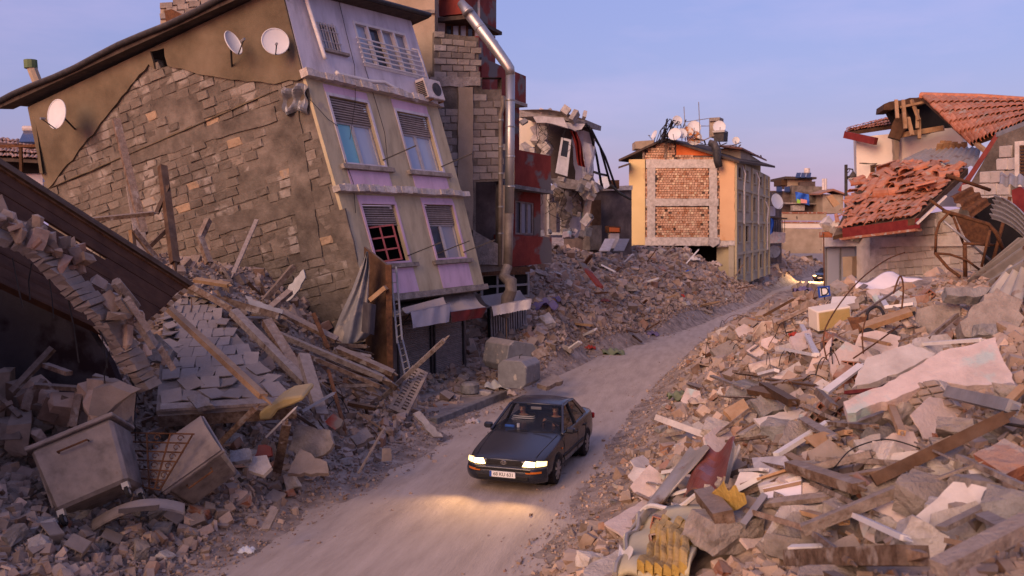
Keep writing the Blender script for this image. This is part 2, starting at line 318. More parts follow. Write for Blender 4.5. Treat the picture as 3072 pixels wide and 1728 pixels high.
mat_('tarp', [(.20, .185, .18), (.27, .25, .24)], ns=3, bump=.25, bs=10, rust=((.42, .35, .28), 2.2, .54))
mat_('awning', [(.36, .33, .345), (.44, .40, .42)], ns=2, bump=.15, dust=.75)
mat_('cloth_red', [(.33, .035, .025), (.42, .06, .04)], ns=3, bump=.1)
mat_('cloth_blue', [(.03, .10, .42), (.05, .16, .55)], ns=3, bump=.1)
mat_('cloth_purple', [(.07, .05, .16), (.14, .11, .26)], ns=3, bump=.2, dust=.3)
mat_('dish_white', [(.60, .585, .575), (.68, .665, .655)], ns=2, bump=.02, rough=.5)
mat_('dish_rust', [(.55, .50, .44), (.62, .57, .50)], ns=2, bump=.05, rust=((.45, .17, .05), 3.2, .50))
mat_('cable', [(.02, .018, .02), (.04, .035, .036)], ns=4, bump=0, rough=.7)
mat_('foam', [(.38, .27, .105), (.45, .325, .14)], ns=4, bump=.25, bs=20, dust=.3)
mat_('insul', [(.40, .25, .06), (.56, .37, .10)], ns=6, bump=.8, bs=18, dust=.35, detail=10)
mat_('insul_skin', [(.50, .43, .27), (.57, .50, .33)], ns=3, bump=.1, dust=.3)
mat_('plank_dark', [(.050, .021, .012), (.088, .040, .022)], ns=3, bump=.25, bs=12, rv=.16, rough=.7)
mat_('plastic_sheet', [(.62, .56, .60), (.70, .64, .68)], ns=2, bump=.2, bs=5, rough=.32, spec=.4)
mat_('mattress', [(.46, .355, .28), (.54, .425, .34)], ns=3, bump=.2, dust=.3, rust=((.40, .27, .21), 7, .56))
mat_('sign_blue', [(.02, .06, .30), (.03, .08, .36)], ns=3, bump=0, rough=.4)
mat_('sign_white', [(.70, .68, .66), (.76, .74, .72)], ns=3, bump=0, rough=.4)
mat_('sign_black', [(.02, .02, .02), (.03, .03, .03)], ns=3, bump=0, rough=.5)
mat_('panel_blue', [(.02, .028, .07), (.03, .042, .10)], ns=3, bump=0, rough=.2, spec=.5)
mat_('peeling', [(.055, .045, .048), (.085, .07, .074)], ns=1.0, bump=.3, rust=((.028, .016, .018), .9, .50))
mat_('flue_dull', [(.15, .12, .10), (.25, .205, .17)], ns=3, bump=.2, rough=.6, metal=.3)
mat_('arch_soffit', [(.22, .17, .14), (.32, .25, .205)], ns=2, bump=.5, bs=10, grain=(1, 1, 1))
mat_('green_cloth', [(.10, .14, .07), (.16, .20, .10)], ns=3, bump=.2, dust=.3)
M['pane_dark'] = glassmat('pane_dark', (.035, .04, .055), .08, 1); M['pane_pale'] = glassmat('pane_pale', (.38, .42, .50), .15, 1); M['pane_teal'] = glassmat('pane_teal', (.20, .46, .50), .2, 1)
M['pane_milk'] = glassmat('pane_milk', (.30, .30, .34), .12, 1)
# ------------------------------------------------------------ ground, road, rubble mounds
LE = [(-5.6, 11), (-4.7, 13.1), (-3.75, 16), (-2.7, 18.75), (-1.8, 22.5), (-1.0, 25), (.3, 29.3), (3.0, 36.5), (6.8, 43.5), (11.9, 54), (16.2, 63), (22, 78), (32, 100), (45, 125)]
RE = [(-.4, 10), (.5, 13.1), (1.2, 15.3), (2.3, 18.75), (3.25, 22.9), (4.5, 27), (6.7, 33.75), (10.6, 45), (15.6, 57.5), (22.5, 74), (31, 90), (42, 108), (55, 128)]
def edge_x(E, y): return np.interp(y, [p[1] for p in E], [p[0] for p in E])
CTRL = [(-6.6, 14.5, .55), (-6.6, 11.6, .5), (-7.6, 12.8, 1.1), (-5.6, 18, 1.05), (-4.7, 23.8, .7), (-3.9, 19.5, .35), (-5.2, 16.0, .7), (-8.5, 17.5, 1.9), (-8.2, 21.5, 3.2), (-5.6, 22.6, 1.9), (-7.2, 23.6, 3.3), (-9, 25, 4.2), (-7, 26, 3.6), (-5.0, 26, 1.7), (-11, 21, 3.3), (-12, 15, 2.2), (-14, 25, 3.8), (-16, 12, 2.2), (-3.3, 24.8, .35), (-2.4, 27.5, .15), (-4.1, 26.5, .5), (-20, 30, 3), (-12, 32, 3.5),
        (-1.0, 31.5, .15), (.75, 31.7, .3), (.6, 34, 1.4), (.3, 37, 2.2), (.95, 40, 3.4), (1.4, 36, 2.2), (4.4, 45, 2.5), (4.0, 41, 1.2), (9.5, 55, 2.35), (8.8, 50, 1.2), (4.4, 55, 3.7), (1.5, 48, 4.5), (0, 45, 4.4), (12.6, 66, 3.9), (9.5, 66, 3.8), (17.0, 67.5, 1.0), (15, 66, 2.4), (9, 62, 3.2), (2, 62, 3.6), (-6, 50, 3), (6, 80, 3), (20.5, 76, .5), (-8, 70, 2),
        (10.3, 24, 3.65), (9.6, 27, 3.2), (9.6, 30.5, 2.6), (10.6, 34, 2.35), (6.8, 24, 2.25), (7.1, 18, 2.95), (9.2, 17, 3.7), (5.7, 10.5, 3.0), (4.7, 12, 2.3), (4.6, 16.5, 1.9), (4.4, 21, 1.0), (3.05, 15, 1.0), (3.0, 10.5, 1.85), (2.0, 12.5, .75), (3.2, 8, 2.0), (3.3, 6, 2.7), (4.6, 8, 2.7), (1.4, 9, .9), (.8, 6, 1.6), (0, 1, 3.2), (4, 2, 3.3), (9, 8, 3.6), (14, 20, 3.9), (16, 30, 3.2), (13, 38, 2.0), (15, 46, 1.0), (20, 55, .9), (24, 66, .8), (-3, 3, 2), (-1.5, 7, .8),
        (25.5, 93, 1.6), (27, 108, 4.2), (33, 112, 2.2), (22, 105, 4.3), (36, 118, 2.0), (20, 92, 2.5)]
for E, s_ in ((LE, -1), (RE, 1)):
    for (x, y) in E: CTRL.append((x, y, 0.0)); CTRL.append((x - s_ * .9, y, 0.0)); CTRL.append((x + s_ * .35, y, .10))
CA = np.array(CTRL); _d = np.hypot(CA[:, None, 0] - CA[None, :, 0], CA[:, None, 1] - CA[None, :, 1])
_w = np.linalg.solve(_d + 1e-6 * np.eye(len(CA)), CA[:, 2])
def fbm(x, y, oct=4, s=1.0):
    z = np.zeros_like(x); a = 1.0
    for o in range(oct):
        z += a * np.sin(x * s * 1.7 + 3.1 * o + 1.3 * np.sin(y * s * 1.1 + o)) * np.cos(y * s * 1.9 - 1.7 * o + 1.1 * np.sin(x * s * .9 + 2 * o)); a *= .5; s *= 2.1
    return z
def Hn(x, y):
    x = np.asarray(x, float); y = np.asarray(y, float); sh = x.shape; xf = x.ravel(); yf = y.ravel(); z = np.zeros(len(xf))
    for i in range(0, len(xf), 20000):
        j = slice(i, i + 20000); z[j] = np.hypot(xf[j, None] - CA[None, :, 0], yf[j, None] - CA[None, :, 1]) @ _w
    le = edge_x(LE, yf); re = edge_x(RE, yf); dd = np.maximum(le - xf, xf - re)
    k = np.clip((dd + .1) / 1.2, 0, 1); k = k * k * (3 - 2 * k)
    z = np.maximum(z, 0) * np.clip((dd + .6) / .8, 0, 1) + .10 * k * fbm(xf, yf, 4, 1.3) + .04 * k
    return np.where(dd < -.6, -.03, np.clip(z, -.03 + .05 * k, 6.5)).reshape(sh)
def H(x, y): return float(Hn(np.array([x]), np.array([y]))[0])
_ts = np.concatenate([np.linspace(3, 40, 260), np.linspace(40.3, 140, 240)])
def on(px, py, lift=0.0):   # where the ray of a pixel meets the rubble or the road
    d = ray(px, py); k = 1 / d.y; x = d.x * k * _ts; z = CAMZ + d.z * k * _ts; h = Hn(x, _ts) + lift; b = np.where(z <= h)[0]
    i = b[0] if len(b) else len(_ts) - 1
    return V((x[i], _ts[i], h[i] - lift))
# broad ground to the horizon
g = MB(); g.grid(lambda u, v: (-900 + 1800 * u, -60 + 1900 * v, -.06), 8, 8); tag(g.build('ground', 'ground'), kind='structure')
def terrain_patch(name, x0, x1, y0, y1, st, m):
    xs = np.arange(x0, x1 + st / 2, st); ys = np.arange(y0, y1 + st / 2, st); X, Y = np.meshgrid(xs, ys); Z = Hn(X, Y); nx = len(xs)
    vs = np.column_stack([X.ravel(), Y.ravel(), Z.ravel()]); i = np.arange(nx - 1); j = np.arange(len(ys) - 1); I, J = np.meshgrid(i, j); a = (J * nx + I).ravel()
    fc = np.column_stack([a, a + 1, a + nx + 1, a + nx])
    dd = np.maximum(edge_x(LE, vs[:, 1]) - vs[:, 0], vs[:, 0] - edge_x(RE, vs[:, 1])); keep = (dd[fc] > -.75).any(axis=1); fc = fc[keep]
    me = bpy.data.meshes.new(name); me.from_pydata(vs.tolist(), [], fc.tolist()); me.materials.append(M[m]); me.polygons.foreach_set('use_smooth', [True] * len(fc)); me.update()
    return tag(mesh_obj(name, me), kind='structure')
terrain_patch('rubble_terrain', -20, 17, 1, 40, .16, 'mound'); terrain_patch('rubble_terrain', -20, 45, 40, 120, .45, 'mound')
# dusty road sheet with shallow wheel ruts
def road_pt(u, v):
    y = 2 + 130 * v ** 1.6; l = edge_x(LE, y) - 1.0; r_ = edge_x(RE, y) + 1.0
    if y < 11: l = min(l, -5.6 - .3 * (11 - y)); r_ = max(r_, .6)
    x = l + (r_ - l) * u; s = abs(u - .5) * 2
    return (x, y, .004 - .02 * math.exp(-((s - .33) / .10) ** 2) + .006 * math.sin(x * 7 + y * 1.3) * math.sin(y * 2.1))
g = MB(); g.grid(road_pt, 44, 130); o = g.build('road', 'road', smooth=True); tag(o, kind='structure')
# ------------------------------------------------------------ leaning apartment building
def st_poly(pts, f): return [f(*p) for p in pts]
def inside(p, poly):
    x, y = p; c = False; n = len(poly); j = n - 1
    for i in range(n):
        if (poly[i][1] > y) != (poly[j][1] > y) and x < (poly[j][0] - poly[i][0]) * (y - poly[i][1]) / (poly[j][1] - poly[i][1] + 1e-12) + poly[i][0]: c = not c
        j = i
    return c
def ragged(pts, step, amp, r=rnd):
    o = []
    for i in range(len(pts)):
        a = np.array(pts[i]); b = np.array(pts[(i + 1) % len(pts)]); n = max(1, int(np.linalg.norm(b - a) / step))
        for k in range(n):
            p = a + (b - a) * k / n
            if k: p = p + np.array([r.uniform(-amp, amp), r.uniform(-amp, amp)])
            o.append(tuple(p))
    return o
def pxrect(q, tl, tr, bl, br):
    a, b, c, d = q.uv(*tl), q.uv(*tr), q.uv(*bl), q.uv(*br)
    return ((a[0] + c[0]) / 2, (b[0] + d[0]) / 2, (c[1] + d[1]) / 2, (a[1] + b[1]) / 2)
LB = empty('leaning_apartment_building', (-8, 28, 0), 'apartment building tilting sideways with bare brick gable and pink and yellow front', 'building')
YL, YR = 26.0, 31.0
Lp = [at(846, -40, YL), at(915, 228, YL), at(1012, 572, YL), at(1103, 893, YL)]
Rp = [at(1232, 60, YR), at(1312, 318, YR), at(1388, 588, YR), at(1452, 852, YR)]
fl = [Q(Lp[i + 1], Rp[i + 1], Lp[i], Rp[i]) for i in range(3)]
WIN = [(1, (985, 285), (1103, 312), (1040, 494), (1154, 505), 'pane_teal', 'old_frame'), (1, (1188, 332), (1283, 352), (1237, 512), (1330, 522), 'pane_pale', 'old_frame'),
       (2, (1075, 612), (1178, 614), (1142, 790), (1234, 792), 'pane_dark', 'red_frame'), (2, (1268, 613), (1350, 617), (1314, 783), (1398, 775), 'pane_dark', 'old_frame')]
rects = [(w[0], pxrect(fl[w[0]], *w[1:5])) for w in WIN]
sw = pxrect(fl[0], (945, 62), (1005, 82), (970, 148), (1028, 163)); ww = pxrect(fl[0], (1052, 52), (1222, 106), (1097, 195), (1258, 240))
for i, (nm, m) in enumerate((('white_wall', 'facade_white'), ('yellow_wall', 'facade_yellow'), ('yellow_wall', 'facade_yellow'))):
    b = MB(); ops = [r_ for f, r_ in rects if f == i] if i else [sw, ww]; fl[i].wall(b, ops, -.12, 0); b.build(nm, m, LB)
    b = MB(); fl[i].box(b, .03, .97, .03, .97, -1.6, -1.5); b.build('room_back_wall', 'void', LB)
for (fi, (u0, u1, v0, v1)), w in zip(rects, WIN):
    q = fl[fi]; hw = v1 - v0; du = .09 / q.W; dv = .09 / q.H
    b = MB(); q.box(b, u0 - du, u1 + du, .005, v0 - .045, 0.002, .014); b.build('pink_panel', 'facade_pink', LB)
    b = MB(); q.box(b, u0 - du, u1 + du, v1 + dv, .965, 0.002, .012); b.build('pink_panel', 'facade_pink', LB)
    b = MB(); frame_bars(q, b, u0 - du, u1 + du, v0 - dv * .2, v1 + dv, .09, .003, .035); wn = b.build('window', 'facade_white' if fi == 1 else 'facade_pink', LB)
    b = MB(); q.box(b, u0 - .05, u1 + .05, v0 - .042, v0, -.02, .13); b.build('sill', 'concrete', wn)
    vs = v0 + hw * .66
    for k in range(9):
        a = vs + (v1 - vs) * k / 9; b = MB(); q.box(b, u0, u1, a, a + (v1 - vs) / 9 * .62, -.13 + .02, -.09 + .02); b.build('slat', 'shutter_wood', wn)
    b = MB(); q.box(b, u0, u1, vs, v1, -.22, -.20); b.build('shutter_box', 'timber_dark', wn)
    b = MB(); um = u0 + (u1 - u0) * .5; frame_bars(q, b, u0, um, v0, vs, .06, -.2, -.13, 1, 3 if w[6] == 'red_frame' else 1)
    if w[6] == 'red_frame':   # sash swung open
        c = [q.P(u0 + (um - u0) * k, vv, .02 - .45 * (1 - k) + .35) for vv in (v0 + .02, vs - .02) for k in (0, 1)]
        q2 = Q(c[0], c[1], c[2], c[3]); b = MB(); frame_bars(q2, b, 0, 1, 0, 1, .05, -.02, .02, 2, 3)
    else: frame_bars(q, b, um, u1, v0, vs, .06, -.2, -.13, 1, 1)
    b.build('frame', w[6], wn)
    b = MB(); q.box(b, u0 + .01, um - .005, v0 + .01, vs - .01, -.185, -.175)
    if w[6] != 'red_frame': b.build('pane', w[5], wn)
    if fi == 1 or w[6] != 'red_frame':
        b = MB(); q.box(b, um + .01, u1 - .01, v0 + .01, vs - .01, -.187, -.177); b.build('pane', 'pane_pale' if fi == 1 else 'pane_milk', wn)
    for k in ((.02, .98) if fi == 2 and w[1][0] > 1200 else (.98,) if w[1][0] < 1200 else ()):   # loose shutter arms
        a = q.P(u0 + (u1 - u0) * k, v0 + hw * .12, .02); b = MB(); b.beam(a, a + q.n * .75 + V((.45, .1, .25)), .05, .03); b.build('bracket_arm', 'dark_metal', wn)
# top storey: barred small window, wide window with rails
q = fl[0]
b = MB(); frame_bars(q, b, *sw, .07, -.12, .02, 2, 1); w1 = b.build('window', 'old_frame', LB)
b = MB(); q.box(b, sw[0], sw[1], sw[2], sw[3], -.2, -.19); b.build('pane', 'pane_pale', w1)
b = MB(); q.box(b, sw[0] - .02, sw[1] + .03, sw[2] - .03, sw[2], -.02, .12); b.build('sill', 'concrete', w1)
for k in range(1, 7):
    u = sw[0] + (sw[1] - sw[0]) * k / 7; b = MB(); b.tube([q.P(u, sw[2], .05), q.P(u, sw[3], .05)], .013, 5); b.build('bar', 'old_frame', w1)
for k in (.3, .7):
    v = sw[2] + (sw[3] - sw[2]) * k; b = MB(); b.tube([q.P(sw[0], v, .06), q.P(sw[1], v, .06)], .013, 5); b.build('bar', 'old_frame', w1)
b = MB(); frame_bars(q, b, *ww, .08, -.12, .015, 4, 1); w2 = b.build('window', 'white_paint', LB)
for k in range(4):
    a, c = (ww[0] + (ww[1] - ww[0]) * (k + e) / 4 for e in (.06, .94)); b = MB()
    q.box(b, a, c, ww[2] + .01, ww[3] - .01, -.14, -.13); b.build('pane', ('pane_pale', 'pane_dark', 'pane_milk', 'pane_milk')[k], w2)
for k in range(6):
    v = ww[2] + (ww[3] - ww[2]) * (.04 + k * .108); b = MB(); b.tube([q.P(ww[0] - .03, v, .12), q.P(ww[1] + .04, v, .12)], .026, 6); b.build('rail', 'white_paint', w2)
# floor ledges, broken along the edge
for i, j in ((1, 0), (2, 0)):
    b = MB(); q = fl[i]; n = 26
    for k in range(n):
        a, c = -.02 + 1.05 * k / n, -.02 + 1.05 * (k + 1) / n; e = rnd.uniform(-.03, .03); q.box(b, a, c + .001, .985 + rnd.uniform(-.006, .004), 1.045 + rnd.uniform(-.008, .010), -.05, .26 + e - (.1 if k > n - 3 else 0))
    b.build('ledge', 'concrete_pale', LB, fix=True)
b = MB(); fl[2].box(b, -.02, 1.03, -.06, 0, -2.5, .03); b.build('floor_slab', 'concrete', LB)
# pipes on the front
def gpx(q, pts, d): return [q.P(*q.uv(*p), d) for p in pts]
b = MB(); b.tube(gpx(fl[0], [(902, -30), (912, 12), (930, 70), (938, 95), (962, 172), (966, 182)], .12), .062, 8); b.build('drain_pipe', 'white_paint', LB, smooth=True)
b = MB(); b.tube(gpx(fl[0], [(994, 222), (1002, 228), (1100, 250), (1140, 252), (1190, 280), (1238, 308)], .16), .06, 8); b.build('drain_pipe', 'white_paint', LB, smooth=True)
for pts in ([(1012, 0), (1035, 100), (1060, 200), (1062, 300), (1045, 420)], [(1090, 200), (1130, 330), (1150, 400), (1160, 500)], [(1030, 480), (1055, 550), (1062, 640)], [(925, 300), (980, 360), (1010, 380)]):
    b = MB(); b.tube(gpx(fl[1], pts, .06), .010, 4); b.build('loose_cable', 'cable', LB)
# gable
g0 = Lp[3]; gv = (Lp[0] - Lp[3]).normalized(); gc = at(90, 330, 30.5); gn = (gc - g0).cross(gv).normalized()
if gn.y > 0: gn = -gn
gu = gn.cross(gv); gu = gu if gu.x < 0 else -gu
def gst(px, py): p = onplane(px, py, g0, gn) - g0; return (p.dot(gu), p.dot(gv))
def gp(s, t, d=0): return g0 + gu * s + gv * t + gn * d
pl = [(88, 322), (846, -40), (915, 234)]; bor = [(915, 234), (830, 252), (700, 240), (620, 226), (507, 197), (497, 145), (455, 155), (468, 207), (450, 193), (150, 565)]
poly = ragged([gst(*p) for p in [(88, 322), (846, -40)]], 90, 0)[:1] + [gst(846, -40)] + ragged([gst(*p) for p in bor], .25, .035)[:-3] + [gst(150, 565), gst(128, 520)]
b = MB(); b.prism([gp(*p, 0) for p in poly], gn * .07); b.build('gable_plaster', 'gable_plaster', LB, fix=True)
zone = [gst(*p) for p in [(128, 560), (436, 172), (458, 178), (468, 207), (507, 197), (503, 182), (620, 210), (700, 224), (830, 236), (915, 232), (1012, 572), (1103, 893), (1075, 1030), (800, 1030), (520, 950), (150, 720)]]
b = MB(); b.prism([gp(*p, -.42) for p in zone], gn * .40); b.build('gable_wall', 'gable_backing', LB, fix=True)
b = MB(); b.prism([gp(*gst(*p), -2.2) for p in [(300, 330), (800, -10), (860, 300), (420, 420)]], -gn * .1); b.build('attic_dark_sheet', 'void', LB, fix=True)  # near-black sheet painting the darkness behind the attic notch
bands = []
for pts, nm in (([(836, 268), (884, 262), (968, 770), (905, 785)], 'concrete_column'), ([(330, 462), (824, 318), (832, 362), (338, 512)], 'ring_beam'), ([(640, 655), (985, 560), (1000, 612), (650, 706)], 'ring_beam'), ([(985, 640), (1035, 625), (1092, 860), (1050, 872)], 'concrete_column')):
    pg = [gst(*p) for p in pts]; bands.append(pg); b = MB(); b.prism([gp(*p, -.05) for p in ragged(pg, .3, .03)], gn * rnd.uniform(.06, .09)); b.build(nm, 'gable_backing', LB, fix=True)
bm_ = [brick_mesh('gable_brick', k, 'gable_brick', .085, .06) for k in range(8)]; many = []
bw, bh = .54, .275; smin = min(p[0] for p in zone); tmin = min(p[1] for p in zone); tmax = max(p[1] for p in zone); smax = max(p[0] for p in zone)
t = tmin; row = 0
rotg = Matrix((gu * -1, gn * -1, gv)).transposed().to_4x4()
while t < tmax:
    s = smin + (row % 2) * bw / 2 - rnd.uniform(0, .2)
    while s < smax:
        wd = bw * rnd.uniform(.8, 1.12); c = (s + wd / 2, t + bh / 2); s += wd
        if not inside(c, zone) or any(inside(c, z) for z in bands): continue
        sm = math.sin(c[0] * .9 + 1.1 * math.sin(c[1] * 1.3)) * math.cos(c[1] * 1.1 + c[0] * .35)
        if sm > .68 or rnd.random() < .03 or c[0] < wd * .55: continue
        many.append((c, wd))
    t += bh; row += 1
def cz(c): p = gp(*c); return p
rnd.shuffle(many)
stf = MB()
for k, (c, wd) in enumerate(many):
    d = rnd.uniform(-.035, .012); mtx = Matrix.Translation(gp(c[0], c[1], d - .08)) @ rotg @ Matrix.Rotation(rnd.gauss(0, .015), 4, 'Y') @ Matrix.Diagonal((wd - .022, .2, bh - .024 + rnd.uniform(-.02, .008), 1))
    if k < 300: inst('brick', bm_[k % 8], mtx, LB)
    else: me = bm_[k % 8]; stf.add([mtx @ v.co for v in me.vertices], [tuple(p.vertices) for p in me.polygons])
if stf.v: tag(stf.build('brick_infill', 'gable_brick', LB), kind='stuff')
# roof edge over the gable: eave board, gutter, and roof deck
ea, eb = gst(28, 314), gst(850, -62); e0, e1 = gp(*ea), gp(*eb)
b = MB(); up = gv; b.hexa([e0 + gn * .5 - up * .16, e1 + gn * .5 - up * .16, e1 - gn * .1 - up * .16, e0 - gn * .1 - up * .16, e0 + gn * .5, e1 + gn * .5, e1 - gn * .1, e0 - gn * .1]); b.build('eave_board', 'roof_dark', LB)
b = MB(); n = 12; b.tube([e0.lerp(e1, k / n) + gn * .56 + up * (.02 + .04 * math.sin(k * 1.3)) for k in range(n + 1)], .09, 8); b.build('gutter', 'dark_metal', LB, smooth=True)
fd = (Rp[0] - Lp[0]); b = MB(); b.hexa([e0 - up * .02, e1 - up * .02, e1 + fd * 1.0 - up * .02, e0 + fd * .9 - up * .02, e0 + up * .12, e1 + up * .12, e1 + fd * 1.0 + up * .12, e0 + fd * .9 + up * .12]); b.build('roof_deck', 'roof_dark', LB)
q = fl[0]; b = MB(); q.box(b, -.03, 1.07, .99, 1.05, -.5, .5); b.build('eave_board', 'roof_dark', LB)
b = MB(); b.tube([q.P(u, 1.02, .55) for u in (-.03, .3, .6, 1.07)], .08, 8); b.build('gutter', 'dark_metal', LB, smooth=True)
b = MB(); b.prism([at(100, 320, 30.4), at(128, 520, 30.3), at(128, 520, 36), at(100, 320, 36)], V((-.1, 0, 0))); b.build('rear_wall', 'gable_plaster', LB, fix=True)
# chimney pipe and a tin box on the roof
b = MB(); c0 = at(118, 262, 30.6); b.tube([c0 + (c0 - at(92, 200, 30.6)) * .25, at(98, 210, 30.6), at(92, 188, 30.6)], [.17, .17, .16], 8); cp_ = b.build('chimney', 'beige_wall', LB)
b = MB(); b.tube([at(93, 205, 30.6), at(91, 180, 30.6)], .21, 10); b.build('chimney_cap', 'green_cloth', cp_)
# ground-floor shops under the building
SH = Q(at(1180, 1190, 26.8), at(1400, 1112, 31), at(1176, 950, 26.8), at(1396, 905, 31))
sa, sb = pxrect(SH, (1192, 975), (1290, 950), (1195, 1165), (1294, 1155)), pxrect(SH, (1302, 960), (1388, 935), (1304, 1155), (1390, 1118))
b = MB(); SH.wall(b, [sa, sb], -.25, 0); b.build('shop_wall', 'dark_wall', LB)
for r_ in (sa, sb):
    n = 34; fr = MB(); frame_bars(SH, fr, r_[0] - .01, r_[1] + .01, r_[2], r_[3] + .01, .07, -.02, .05); sh = fr.build('roller_shutter', 'dark_metal', LB)
    b = MB()
    for k in range(n):
        v0, v1 = (r_[2] + (r_[3] - r_[2]) * (k + e) / n for e in (0, 1)); vm = (v0 + v1) / 2
        b.add([SH.P(r_[0], v0, -.05), SH.P(r_[1], v0, -.05), SH.P(r_[1], vm, -.005), SH.P(r_[0], vm, -.005), SH.P(r_[1], v1, -.05), SH.P(r_[0], v1, -.05)], [(0, 1, 2, 3), (3, 2, 4, 5)])
    b.build('shutter_curtain', 'shutter_wood', sh)
b = MB(); b.hexa([SH.P(-.02, 1.0, .2), SH.P(1.02, 1.0, .2), SH.P(1.02, 1.0, -2.4), SH.P(-.02, 1.0, -2.4), SH.P(-.02, 1.06, .2), SH.P(1.02, 1.06, .2), SH.P(1.02, 1.06, -2.4), SH.P(-.02, 1.06, -2.4)]); b.build('floor_slab', 'concrete', LB)
for u, v in ((.12, 1.28), (.55, 1.3), (.9, 1.3)):
    b = MB(); b.beam(SH.P(u, .98, -.3), SH.P(u + .02, v, -.3), .18, .18); b.build('prop_post', 'timber_dark', LB)
# awnings
def awning(name, back, front, drop, label, vm='awning', fringe=0):
    t = empty(name, tuple((back[0] + front[1]) / 2 - V((0, 0, 1.0))), label, 'awning', 'shop awnings')
    b = MB(); n = 8
    b.grid(lambda u, v: back[0].lerp(back[1], u).lerp(front[0].lerp(front[1], u), v) + V((0, 0, -.10 * math.sin(math.pi * v) * (1 + .5 * math.sin(9 * u)))), n, 5, (0, 0, .02)); b.build('canopy', 'awning', t, fix=True)
    b = MB(); b.grid(lambda u, v: front[0].lerp(front[1], u).lerp(drop[0].lerp(drop[1], u), v) + V((.03 * math.sin(u * 14 + v * 2), -.02 + .03 * math.sin(u * 19), (.035 * abs(math.sin(u * 40)) if fringe and v == 1 else 0))), 30, 4, (0, .015, 0)); b.build('valance', vm, t, fix=True)
    for k in (0, 1): b = MB(); b.tube([back[k] + V((0, 0, -.5)), front[k] + V((0, 0, -.02))], .02, 5); b.build('strut', 'dark_metal', t)
    return t
awning('awning', [at(1205, 926, 27.1), at(1330, 893, 28.6)], [at(1232, 937, 25.6), at(1348, 912, 27.3)], [at(1236, 985, 25.5), at(1348, 965, 27.2)], 'pale awning with deep front flap over the shutter beside the ladder')
awning('awning', [at(1318, 888, 30.0), at(1420, 878, 31.3)], [at(1352, 936, 27.6), at(1457, 922, 29.4)], [at(1352, 968, 27.6), at(1448, 952, 29.4)], 'dusty awning with dark maroon flap above the second shutter', 'maroon')
awning('awning', [at(1442, 890, 33.6), at(1560, 872, 34.2)], [at(1475, 920, 31.6), at(1592, 897, 32.2)], [at(1478, 950, 31.6), at(1592, 928, 32.2)], 'pale awning with scalloped edge behind the steel flue pipe', 'plaster_white', 1)
# satellite dishes
def dish(c, nrm, r, label, mt='dish_white', wallp=None, group='satellite dishes', arm=True, squash=1.0):
    nrm = V(nrm).normalized(); t = empty('satellite_dish', tuple(c - V((0, 0, r))), label, 'satellite dish', group)
    x = nrm.cross(V((0, 0, 1))).normalized(); y = x.cross(nrm); b = MB(); ns, nr = 24, 4; vs = [c - nrm * .13 * r]; fs = []
    for i in range(1, nr + 1):
        for k in range(ns):
            a = 6.28318 * k / ns; rr = r * i / nr; vs.append(c + (x * math.cos(a) * squash + y * math.sin(a)) * rr - nrm * .13 * r * (1 - (i / nr) ** 2))
    for k in range(ns): fs.append((0, 1 + k, 1 + (k + 1) % ns))
    for i in range(nr - 1):
        for k in range(ns): fs.append((1 + i * ns + k, 1 + (i + 1) * ns + k, 1 + (i + 1) * ns + (k + 1) % ns, 1 + i * ns + (k + 1) % ns))
    b.add(vs, fs); rb = [v - nrm * .012 for v in vs]; b.add(rb, [tuple(reversed(f)) for f in fs]); o = b.build('reflector', mt, t, smooth=True)
    b = MB(); b.tube([c + (x * math.cos(6.28318 * k / 24) * squash + y * math.sin(6.28318 * k / 24)) * r for k in range(25)], .012 + r * .012, 5); b.build('rim', mt, o)
    if arm:
        l = c - y * r * .55 + nrm * r * 1.05; b = MB(); b.tube([c - y * r * 1.02, l], .018, 5); b.build('arm', 'dark_metal', t)
        b = MB(); b.tube([l + nrm * .04, l - nrm * .12 + y * .03], .04, 6); b.build('receiver', 'grey_metal', t)
    if wallp is not None: b = MB(); b.tube([c - nrm * .15 * r, c - nrm * .35 * r, V(wallp)], .03, 6); b.build('mount', 'dark_metal', t)
    return t
dish(at(826, 124, 25.6), (.35, -1, .12), .37, 'large round satellite dish at the top corner of the tilting gable wall', 'dish_white', gp(*gst(870, 150), .06))
dish(at(170, 342, 28.6), (-.50, -.86, .1), .46, 'satellite dish seen edge-on near the low end of the tilting gable', 'dish_white', gp(*gst(230, 388), .06))
t = dish(at(700, 128, 26.0), (.75, -.55, .55), .40, 'bent broken satellite dish halfway along the tilting gable wall', 'dish_white', gp(*gst(700, 200), .06), squash=.62)
o = MB(); o.grid(lambda u, v: gp(*gst(860 + 72 * u - 6 * v, 258 + 80 * v + 8 * math.sin(u * 7)), .10 + .10 * math.sin(u * 13 + v * 4) + .08 * math.sin(v * 9)), 14, 10, gn * -.02); o = o.build('crumpled_tin', 'grey_metal', fix=True); tag(o, 'crumpled grey tin sheet stuck on the brick gable near the front corner', 'metal sheet')
# split-type air conditioner outdoor unit
qa = fl[0]; a0 = pxrect(qa, (1236, 238), (1296, 252), (1252, 288), (1312, 300)); ac = empty('air_conditioner', tuple(qa.P(.97, .0, .2)), 'outdoor air conditioner unit hanging at the corner of the white top storey', 'air conditioner')
ua, ub, va, vb = .845, .995, .02, .245
b = MB(); qa.box(b, ua, ub, va, vb, .04, .42); b.build('casing', 'plaster_white', ac, bevel=.02)
b = MB(); cc = qa.P((ua + ub) / 2 + .02, (va + vb) / 2, .425); x = (qa.b - qa.a).normalized(); y = (qa.c - qa.a).normalized()
b.tube([cc - qa.n * .02, cc + qa.n * .012], .23, 20); b.build('fan_grille', 'dark_metal', ac)
for k in range(9):
    v = va + (vb - va) * (.1 + .09 * k); b = MB(); p = qa.P(ua, v, .08) - x * .012; b.beam(p, qa.P(ua, v, .38) - x * .012, .02, .035, up=y); b.build('side_louver', 'dark_metal', ac)
